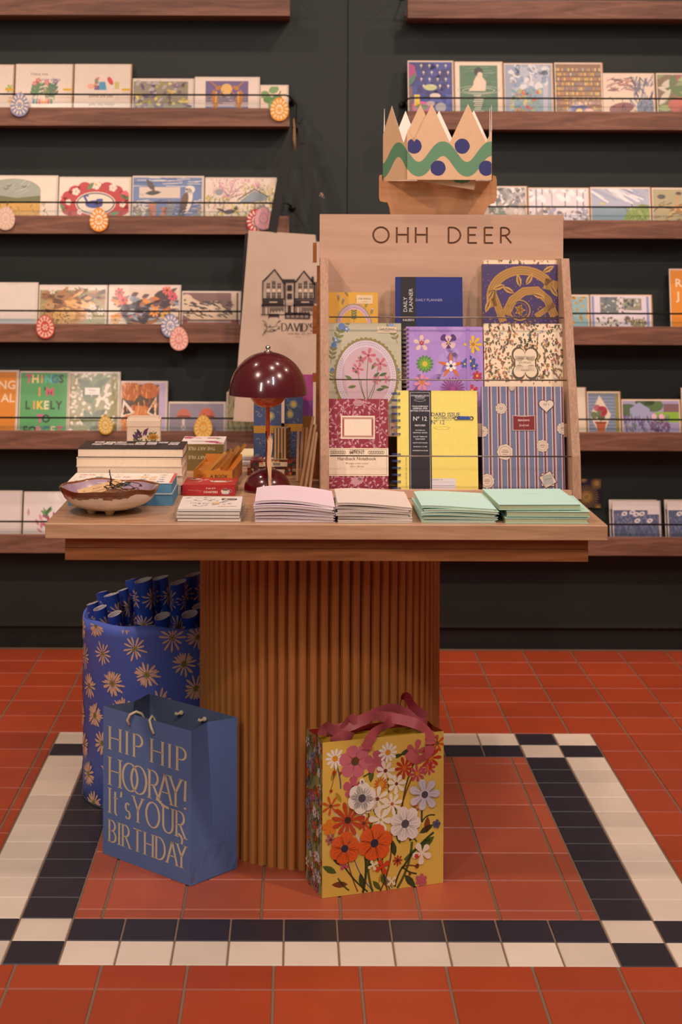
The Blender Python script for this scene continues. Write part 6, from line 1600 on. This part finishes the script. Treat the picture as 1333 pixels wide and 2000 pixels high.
for k in range(2):
    w_ = xb - xa + .002; h_ = .0225; a = None
    if k:
        random.seed(8); a = Art(w_, .145)
        for j in range(4):
            for i in range(10):
                if rnd(0, 1) < .2: continue
                x, y = w_ * (.09 + .088 * i), .145 * (.14 + .22 * j); a.flower(x, y, rnd(.006, .010), ch([3, 4, 5]), ch(['c8443c', '4a6a98', 'e0a040', '6a9a8a', 'c88878', '7a8cb0']), 'e8e0d4', .8)
        a.up(); a.rect(w_ - .006, 0, w_, .145, 'c84848')
    block_book('activity_book', ('white covered book with small coloured pictures and blue edges, upper of two behind the bowl', 'blue edged book lying lower of two behind the ceramic bowl')[1 - k], 'book', xa - .002 * k, 3.247, TZ + .0004 + k * (h_ + .0004), w_, .145, h_, 'e8e0d4' if k else '5a88a0', '4f86a8', 'blue edged books', a, edge='dcd8d0' if k else '5a88a0')
# flower tin
z = PX(277, 818, 3.80); x0, x1 = PX(246, 850, 3.80)[0], PX(311, 850, 3.80)[0]; TW = x1 - x0
t = thing('flower_tin', 'square cream tin painted with purple and yellow flowers, beyond the tall book pile', 'tin', ((x0 + x1) / 2, 3.84, TZ), (0, 0, R(3)))
m = MB(); m.box((-TW / 2, -TW / 2, .0005), (TW / 2, TW / 2, .1), 'd8c6b0'); a = Art(TW, .1)
for x, y, an in ((.25, .1, 80), (.4, .1, 95), (.55, .15, 60), (.8, .1, 90)): a.sprig(TW * x, .055, .035, an, '5a6a44', 3)
a.up()
for i in range(9): a.leaf(TW * rnd(.2, .6), rnd(.066, .084), .018, .006, rnd(40, 140), ch(['54305c', '6a4070', '3c2448'])); a.up()
for i in range(7): a.leaf(TW * .80, .070, .015, .006, 20 + i * 24, 'c08a34')
a.emit(m, front_fn(-TW / 2, -TW / 2, 0)); m.build('tin_body', M_card, t, bevel=.002)
m = MB(); m.box((-TW / 2 - .001, -TW / 2 - .001, .0985), (TW / 2 + .001, TW / 2 + .001, z[1] - TZ - .002), 'dccbb4'); m.box((-TW / 2 + .003, -TW / 2 + .003, z[1] - TZ - .002), (TW / 2 - .003, TW / 2 - .003, z[1] - TZ + .001), 'd4c2ac'); m.build('lid', M_card, t, bevel=.002)
# art print boxes
random.seed(9); x0 = PX(352, 890, 3.78)[0]; x1 = PX(437, 890, 3.78)[0]; w_ = x1 - x0
for k in range(3):
    h_ = (PX(400, 867, 3.78)[1] - TZ) / 3 - .0006; t = thing('notecard_box', ('boxed notecards with pink floral lid and olive side, %s of the stack' % ('lowest', 'middle', 'topmost')[k]), 'box', (x0, 3.78, TZ + .0004 + k * (h_ + .0005)), (0, 0, 0), 'boxed notecards behind the orange counter display')
    m = MB(); m.box((0, 0, 0), (w_, .16, h_), 'd8ccc4', top='e6dcd6', front='7c6a34'); a = Art(w_, .16)
    for i in range(14): a.flower(rnd(.006, w_ - .006), ch([rnd(.01, .05), rnd(.11, .15)]), rnd(.007, .012), 5, ch(['c04878', 'b83c68', '6a8a5a', 'd888a0']), 'd09ab0', .8); a.up()
    a.L = 30; a.rect(w_ * .22, .055, w_ * .78, .105, 'ece4de'); a.emit(m, top_fn(0, 0, h_))
    a = Art(w_, h_)
    if k: a.text('THE ART FILE', w_ * .5, h_ * .66, .008, 'd8c8a4', bold=.01, w=w_ * .62, rot=180)
    a.emit(m, front_fn(0, 0, 0)); m.build('box_body', M_cover, t)
# orange counter display with wrapped pencils
x0, x1 = PX(378, 930, 3.53)[0], PX(454, 930, 3.53)[0]; w_ = x1 - x0; hz = PX(416, 919, 3.53)[1] - TZ
t = thing('counter_display_box', 'orange cardboard display tray with lettering and dividers behind the red box', 'display box', ((x0 + x1) / 2, 3.53, TZ), (0, 0, R(-4)))
m = MB(); OC = 'd8903a'; L_d = .215; hb = hz + .01
m.box((-w_ / 2, 0, .0005), (w_ / 2, L_d, .002), OC); m.box((-w_ / 2, 0, .0005), (w_ / 2, .0012, hz), 'dc8c2c'); m.box((-w_ / 2, L_d - .0012, .0005), (w_ / 2, L_d, hb), OC)
m.box((-w_ / 2, .0012, .0005), (-w_ / 2 + .0012, L_d - .0012, hz), OC); m.box((w_ / 2 - .0012, .0012, .0005), (w_ / 2, L_d - .0012, hz), OC)
a = Art(w_, hz); a.L = 4; a.text('A BOOK', w_ * .66, hz * .52, .010, '2c2018', w=w_ * .46, bold=.012); a.text('TO READ', w_ * .66, hz * .2, .007, '4a3018', w=w_ * .36); a.ring(w_ * .14, hz * .62, .0035, .003, .0012, 'b83830', 12); a.ring(w_ * .27, hz * .66, .0035, .003, .0012, 'b83830', 12); a.rect(w_*.17,hz*.62,w_*.24,hz*.66,'b83830'); a.emit(m, front_fn(-w_ / 2, 0, 0)); TRAY = m.build('tray', M_cover, t)
for k in range(5): m = MB(); m.box((-w_ / 2 + .0015, .03 + k * .036, .0025), (w_ * .1, .0312 + k * .036, hz - .004), 'e0a050'); m.build('divider', M_cover, TRAY)
for k in range(9):
    xx, yy = PX(404 + 5.2 * k, 920, 3.60)[0], 3.585 + .011 * k
    t = thing('wrapped_bookmark', '%s sleeved orange bookmark from the left in the orange tray' % ('first', 'second', 'third', 'fourth', 'fifth', 'sixth', 'seventh', 'eighth', 'ninth')[k], 'bookmark', (xx - .01, yy, TZ + .012), (R(-4 + rnd(-6, 6)), R(44 - 1.5 * k + rnd(-5, 5)), R(0)), 'sleeved bookmarks in the orange display')
    L_b = .084 + rnd(-.008, .008); m = MB(); m.box((-.0035, 0, 0), (.0035, .0012, L_b - .014), ch(['e0a048', 'e8b868', 'd89838'])); m.build('bookmark_card', M_cover, t)
    m = MB(); m.box((-.0055, -.0006, -.001), (.0055, .0018, L_b + rnd(-.004, .008))); m.build('clear_sleeve', M_cello, t)
# red coaster box
x0, x1 = PX(356, 957, 3.385)[0], PX(459, 957, 3.385)[0]; w_ = x1 - x0; h_ = PX(410, 947, 3.385)[1] - TZ
t = thing('coaster_box', 'red box of tea themed coasters with white handwriting beside the white card packs', 'box', ((x0 + x1) / 2, 3.385, TZ), (0, 0, R(-2)))
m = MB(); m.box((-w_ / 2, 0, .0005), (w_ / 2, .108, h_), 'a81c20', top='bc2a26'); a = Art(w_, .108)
for f in ((.12, .18, .3), (.3, .6, .2), (.05, .75, .3)): pass
a.flower(w_ * .2, .085, .012, 5, 'e8dcd8', 'd0a040', .8); a.flower(w_ * .12, .088, .008, 5, '8898c0', 'e0c0b0', .8); a.up(); a.ell(w_ * .68, .052, .020, .012, 'e6dad6'); a.leaf(w_ * .78, .052, .02, .008, 30, 'e6dad6'); a.leaf(w_ * .58, .056, .016, .007, 150, 'e6dad6'); a.up()
a.text('Tea', w_ * .42, .075, .016, 'f0d8cc', bold=.01, rot=80); a.text('&', w_ * .3, .05, .016, 'f0d8cc'); a.text('XL', w_ * .86, .082, .016, 'd88c50', rot=15); a.text('Cake', w_ * .2, .04, .012, 'e8b8a8')
a.emit(m, top_fn(-w_ / 2, 0, h_)); a = Art(w_, h_); a.L = 4; a.text('Sweet Simplicity', w_ * .24, h_ * .42, .006, 'd88080', w=w_ * .26, rot=-3); a.text('A set of 4', w_ * .54, h_ * .62, .005, 'f0d8cc', w=w_ * .18, bold=.01); a.text('COASTERS', w_ * .54, h_ * .25, .008, 'f0e0d8', w=w_ * .27, bold=.01)
a.ell(w_ * .82, h_ * .42, .009, .0065, 'd8c8c0'); a.ell(w_ * .82, h_ * .58, .007, .0025, '8a6048'); a.up(); a.ring(w_ * .91, h_ * .45, .0032, .0032, .001, '8098b0', 10); a.rect(w_ * .74, h_ * .14, w_ * .90, h_ * .19, '7890b0'); a.emit(m, front_fn(-w_ / 2, 0, 0)); m.build('box_body', M_card, t)
# white notecard packs in cellophane
x0, x1 = PX(345, 1010, 3.055)[0], PX(472, 1010, 3.055)[0]; w_ = x1 - x0; dpk = .165
for k in range(4):
    random.seed(30 + k); hk = .0050
    t = thing('notecard_pack', 'clear wrapped pack of white notecards, %s at the table front' % ('lowest of four', 'second from the bottom', 'second from the top', 'topmost, with small pictures')[k], 'notecard pack', (x0 + rnd(-.002, .002), 3.052 + rnd(0, .003), TZ + .0004 + k * .0062), (0, 0, R(rnd(-.8, .8))), 'notecard packs in clear wrap')
    m = MB(); m.box((.002, .002, .0005), (w_ - .002, dpk - .004, hk), 'dcd2ca', top='e6deda')
    if k == 3:
        a = Art(w_, dpk)
        for i in range(26):
            x, y = rnd(.012, w_ - .014), rnd(.02, dpk - .02); a.up()
            c_ = ch(['b89850', '5a5654', '8a8480', 'c8a868', '4a4a4a'])
            if i % 3 == 0: a.ring(x, y, rnd(.003, .006), rnd(.002, .005), .0008, c_, 12)
            elif i % 3 == 1: a.leaf(x, y, .012, .003, rnd(0, 360), c_)
            else: a.flower(x, y, .004, 5, c_, 'e0d8d0', .6)
        a.up(); a.ring(w_ * .78, dpk * .72, .014, .011, .003, '4a3c3c', 20); a.leaf(w_ * .74, dpk * .72, .018, .006, 10, '4a3c3c'); a.line([(w_ * .25, dpk * .25), (w_ * .33, dpk * .18), (w_ * .46, dpk * .28)], .002, '6a6450'); a.rect(w_ * .62, dpk * .18, w_ * .92, dpk * .20, 'd0a470'); a.rect(w_*.52,dpk*.35,w_*.64,dpk*.5,'d8b890'); a.text('Thank you', w_ * .32, dpk * .42, .009, '54504c')
        a.emit(m, top_fn(0, 0, hk))
    m.build('notecards', M_paper, t)
    m = MB(); m.box((-.003, -.002, 0), (w_ + .004, dpk, hk + .0008)); m.build('cellophane_wrap', M_cello, t, bevel=.0004)

# ------------------------------------------------------------------ burgundy mushroom lamp
LY = 3.46; lx_, _ = PX(523, 900, LY)
sc = LY / FPX; Lz = lambda v: CAMH - (v - CV) * sc
t = thing('table_lamp', 'glossy burgundy mushroom table lamp with chrome finial beside the plywood rack', 'lamp', (lx_, LY, TZ))
r_ = 77 * sc; z0 = Lz(771) - TZ; hh = Lz(687) - TZ - z0
m = MB(); pr = [(r_ * math.cos(i * math.pi / 36), z0 + hh * math.sin(i * math.pi / 36)) for i in range(18)] + [(.0001, z0 + hh)]
pi_ = [(max(.0001, (r_ - .0016) * math.cos(i * math.pi / 36)), z0 + (hh - .0016) * math.sin(i * math.pi / 36)) for i in range(18, -1, -1)]
m.lathe(pr + pi_ + [(r_, z0)], n=72); SHADE = m.build('lamp_shade', M_burgundy, t)
m = MB(); zb_, rr = Lz(797) - TZ, 36 * sc
m.lathe([(.0001, zb_)] + [(rr * math.sin(q), z0 + .004 - (z0 + .004 - zb_) * math.cos(q)) for q in [i * math.pi / 24 for i in range(1, 13)]] + [(rr * .9, z0 + .02), (.0001, z0 + .024)], n=48); m.build('light_bowl', M_lampred, t)
m = MB(); m.lathe([(.0045, .04), (.0045, zb_ + .003)], n=20); m.build('stem', M_lampred, t)
m = MB(); rb, hb_ = 46 * sc, Lz(915) - TZ; m.lathe([(.0001, .0005), (rb, .0005), (rb, .004)] + [(rb * math.cos(q), .004 + (hb_ - .004) * math.sin(q)) for q in [i * math.pi / 28 for i in range(1, 14)]] + [(.0001, hb_)], n=56); m.build('base', M_burgundy, t)
m = MB(); zt = z0 + hh; m.lathe([(.0001, zt - .001), (.009, zt - .0005), (.0085, zt + .001), (.003, zt + .003), (.003, zt + .005), (.005, zt + .0065), (.0056, zt + .009), (.0045, zt + .012), (.0001, zt + .0135)], n=24); m.build('finial', M_chrome, SHADE)
m = MB(); q0 = lambda u, v, y: (PX(u, v, y)[0] - lx_, y - LY, PX(u, v, y)[1] - TZ)
m.tube([q0(520, 842, LY - .010), q0(521, 870, LY - .012), q0(519, 900, LY - .014), q0(523, 930, LY - .06), q0(524, 952, LY - .08)], .0012, '1c1210', n=6)
tag(m.build('black_cord', M_black, loc=(lx_, LY, TZ)), 'thin black cord hanging down in front of the lamp stem', 'cord')
m = MB(); pts = [(522, 905), (523, 880), (523, 868), (522, 856), (524, 862), (525.5, 850), (527, 860), (528, 842), (530, 860), (531.5, 848), (533, 862), (532, 878), (530, 892), (531, 905), (530, 950), (524, 950), (524, 925)]
m.prism([(PX(u, v, LY - .05)[0] - lx_, PX(u, v, LY - .05)[1] - TZ) for u, v in pts], lambda a_, b_, d: (a_, -.05 + d, b_), 0, .0015, 'd8b088')
tag(m.build('frayed_bookmark', M_paper, loc=(lx_, LY, TZ)), 'narrow cream paper strip with frayed top before the lamp stem', 'bookmark')

# ------------------------------------------------------------------ boxes and packs between the lamp and the rack
def swirl_box(u0, u1, v0, v1, Y, lab, name='swirl_box'):
    x0, z1 = PX(u0, v0, Y); x1, _ = PX(u1, v0, Y); w_, h_ = x1 - x0, z1 - TZ
    t = thing(name, lab, 'box', (x0, Y, TZ + .0004), (0, 0, 0), 'blue swirl painted boxes')
    m = MB(); m.box((0, 0, 0), (w_, .03, h_), '44547c'); a = Art(w_, h_)
    for i in range(90):
        x, y = rnd(0, w_), rnd(0, h_); q = rnd(0, 3) + y * 40; a.L = 1 + i // 6
        a.curve((x, y), (x + .014 * math.cos(q * .3), y + .006 * math.sin(q)), ch([-.5, .5]), .0014, ch(['6a7ca8', '8a98b0', '2c3458', '3c4c80', '9a9468', '54648c']))
    a.L = 18
    for _ in range(2): x, y = w_ * rnd(.25, .8), h_ * rnd(.72, .9); a.ell(x, y, .009, .010, '8a9080'); a.up(); a.ell(x, y, .005, .006, 'c8b060'); a.up()
    a.rect(0, h_ * .50, w_, h_ * .60, 'b8862c'); a.up(); dashes_ = None
    a.emit(m, front_fn(0, 0, 0), step=2e-5); m.build('box_body', M_cover, t)
swirl_box(496, 550, 775, 0, 3.80, 'tall blue swirl painted box with a gold band, directly behind the lamp stem')
swirl_box(556, 592, 770, 0, 3.82, 'blue swirl painted box with gold band, right of the lamp stem')
x0, z1 = PX(590, 732, 3.86); x1 = PX(612, 732, 3.86)[0]
m = MB(); m.box((0, 0, 0), (x1 - x0, .012, z1 - TZ), 'c05a98', front='b8509c'); a = Art(x1 - x0, z1 - TZ); a.rect(0, (z1 - TZ) * .55, x1 - x0, (z1 - TZ) * .72, '8a4aa0'); a.up(); a.rect(0, 0, x1 - x0, (z1 - TZ) * .55, '9a6c28'); a.emit(m, front_fn(0, 0, 0))
tag(m.build('magenta_notebook', M_cover, loc=(x0, 3.86, TZ + .0004)), 'magenta and purple notebook standing behind the right edge of the lamp shade', 'notebook')
# small striped matchbox style box, standing on the barcode boxes
x0, x1 = PX(486, 910, 3.70)[0], PX(574, 910, 3.70)[0]; w_ = x1 - x0; hb2 = (PX(530, 899, 3.70)[1] - TZ) / 2 - .0005
random.seed(14)
for k in range(2):
    t = thing('patterned_box', ('upper' if k else 'lower') + ' dark red patterned box with barcode strip behind the lamp base', 'box', (x0 + (.004 if k else -.003), 3.70, TZ + .0004 + k * (hb2 + .0005)), (0, 0, R(-2 if k else 1)), 'dark red patterned boxes')
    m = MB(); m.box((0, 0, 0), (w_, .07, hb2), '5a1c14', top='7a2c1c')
    for A_, fn in ((Art(w_, hb2), front_fn(0, 0, 0)), (Art(w_, .07), top_fn(0, 0, hb2))):
        for i in range(46): x, y = rnd(0, w_), rnd(0, A_.h); A_.L = 1 + i // 3; A_.rect(x, y, x + rnd(.003, .009), y + rnd(.003, .008), ch(['b83c1c', 'd08c2c', '241814', 'c8b498', '8c2c1c', '3c4838', 'd0641c']))
        A_.L = 20; A_.rect(w_ * .28, A_.h * .2, w_ * .82, A_.h * .8, 'e0ccae'); A_.up()
        for i in range(14): A_.rect(w_ * (.5 + i * .012), A_.h * .3, w_ * (.5 + i * .012) + .0004 * (1 + i % 3), A_.h * .7, '2c241c')
        A_.emit(m, fn)
    m.build('box_body', M_card, t)
x0, z0_ = PX(537, 896, 3.725); x1, z1 = PX(563, 840, 3.725); zt_ = TZ + 2 * hb2 + .0018
t = thing('striped_box', 'small upright tan and brown striped cardboard box on the dark red boxes', 'box', ((x0 + x1) / 2, 3.735, zt_), (0, 0, R(-14)))
m = MB(); w_, h_ = (x1 - x0), z1 - zt_ + .004
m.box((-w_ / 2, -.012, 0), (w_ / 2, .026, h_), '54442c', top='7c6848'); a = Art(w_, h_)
for i in range(4): a.rect(w_ * (.06 + .25 * i), 0, w_ * (.19 + .25 * i), h_, 'c89c6c')
a.rect(w_ * .4, 0, w_ * .62, h_ * .2, '3c3420'); a.emit(m, front_fn(-w_ / 2, -.012, 0)); a = Art(.038, h_)
for i in range(5): a.rect(.0, h_ * i / 5, .038, h_ * i / 5 + .003, '8a7448')
a.emit(m, lambda x, y, d: (w_ / 2 + d, -.012 + x, y)); m.build('box_body', M_cover, t)
# white notepads behind
for k, (u0, u1, Y, hh_, c_, lab) in enumerate([(452, 497, 3.86, .012, 'c8c0b4', 'grey white notepad lowest behind the wrapped bookmarks'), (455, 497, 3.87, .010, 'dcd0a8', 'cream notepad on top, behind the wrapped bookmarks')]):
    x0, x1 = PX(u0, 900, Y)[0], PX(u1, 900, Y)[0]; m = MB(); m.box((0, 0, 0), (x1 - x0, .15, hh_), 'b4aca8', top=c_)
    tag(m.build('notepad', M_paper, loc=(x0, Y, TZ + .0004 + k * .0128), bevel=.003), lab, 'notepad', 'notepads behind the wrapped bookmarks')
x0, x1 = PX(470, 912, 3.66)[0], PX(486, 912, 3.66)[0]
# fan of thin wrapped wooden cards leaning on the rack side
random.seed(17)
spec = [(583, 838, 588, 945, 3.60), (592, 836, 592, 950, 3.585), (600, 836, 598, 952, 3.57), (607, 838, 601, 955, 3.555), (614, 835, 606, 957, 3.54), (612, 815, 590, 956, 3.520), (617, 830, 598, 956, 3.505), (619, 845, 606, 957, 3.49)]
for k, (ut, vt, ub, vb, Y) in enumerate(spec):
    xt, zt_ = PX(ut, vt, Y); Yb = Y; xb_ = PX(ub, vb, Y)[0] - .004 * (7 - k) * .3
    L_s = math.hypot(xt - xb_, zt_ - TZ - .0006); an = math.atan2(xt - xb_, zt_ - TZ - .0006)
    t = thing('wooden_greeting_card', ('%s slim wrapped wooden card in the leaning fan by the rack' % ('leftmost', 'second', 'third', 'fourth', 'fifth', 'sixth', 'seventh', 'rightmost')[k]) + ('' if k in (0, 7) else ' from the left'), 'card', (xb_, Yb, TZ + .0012), (0, an, R(0)), 'slim wrapped wooden cards leaning by the rack')
    m = MB(); prof = [(-.006 + 0, 0), (0.118, 0), (.118, L_s - .014), (.110, L_s - .004), (.10, L_s), (.012, L_s), (0, L_s - .010)]
    m.prism([(y_ * .1 + 0, z_) for y_, z_ in prof], lambda a_, b_, d: (d, a_ * 1.0, b_), -.0026, .0026, ch(['dca878', 'cc9460', 'e4b88c']))
    m.build('wooden_card', M_cover, t)
    m = MB(); m.box((-.0033, -.002, .0), (.0033, .0145, L_s + .003)); m.build('clear_sleeve', M_cello, t)
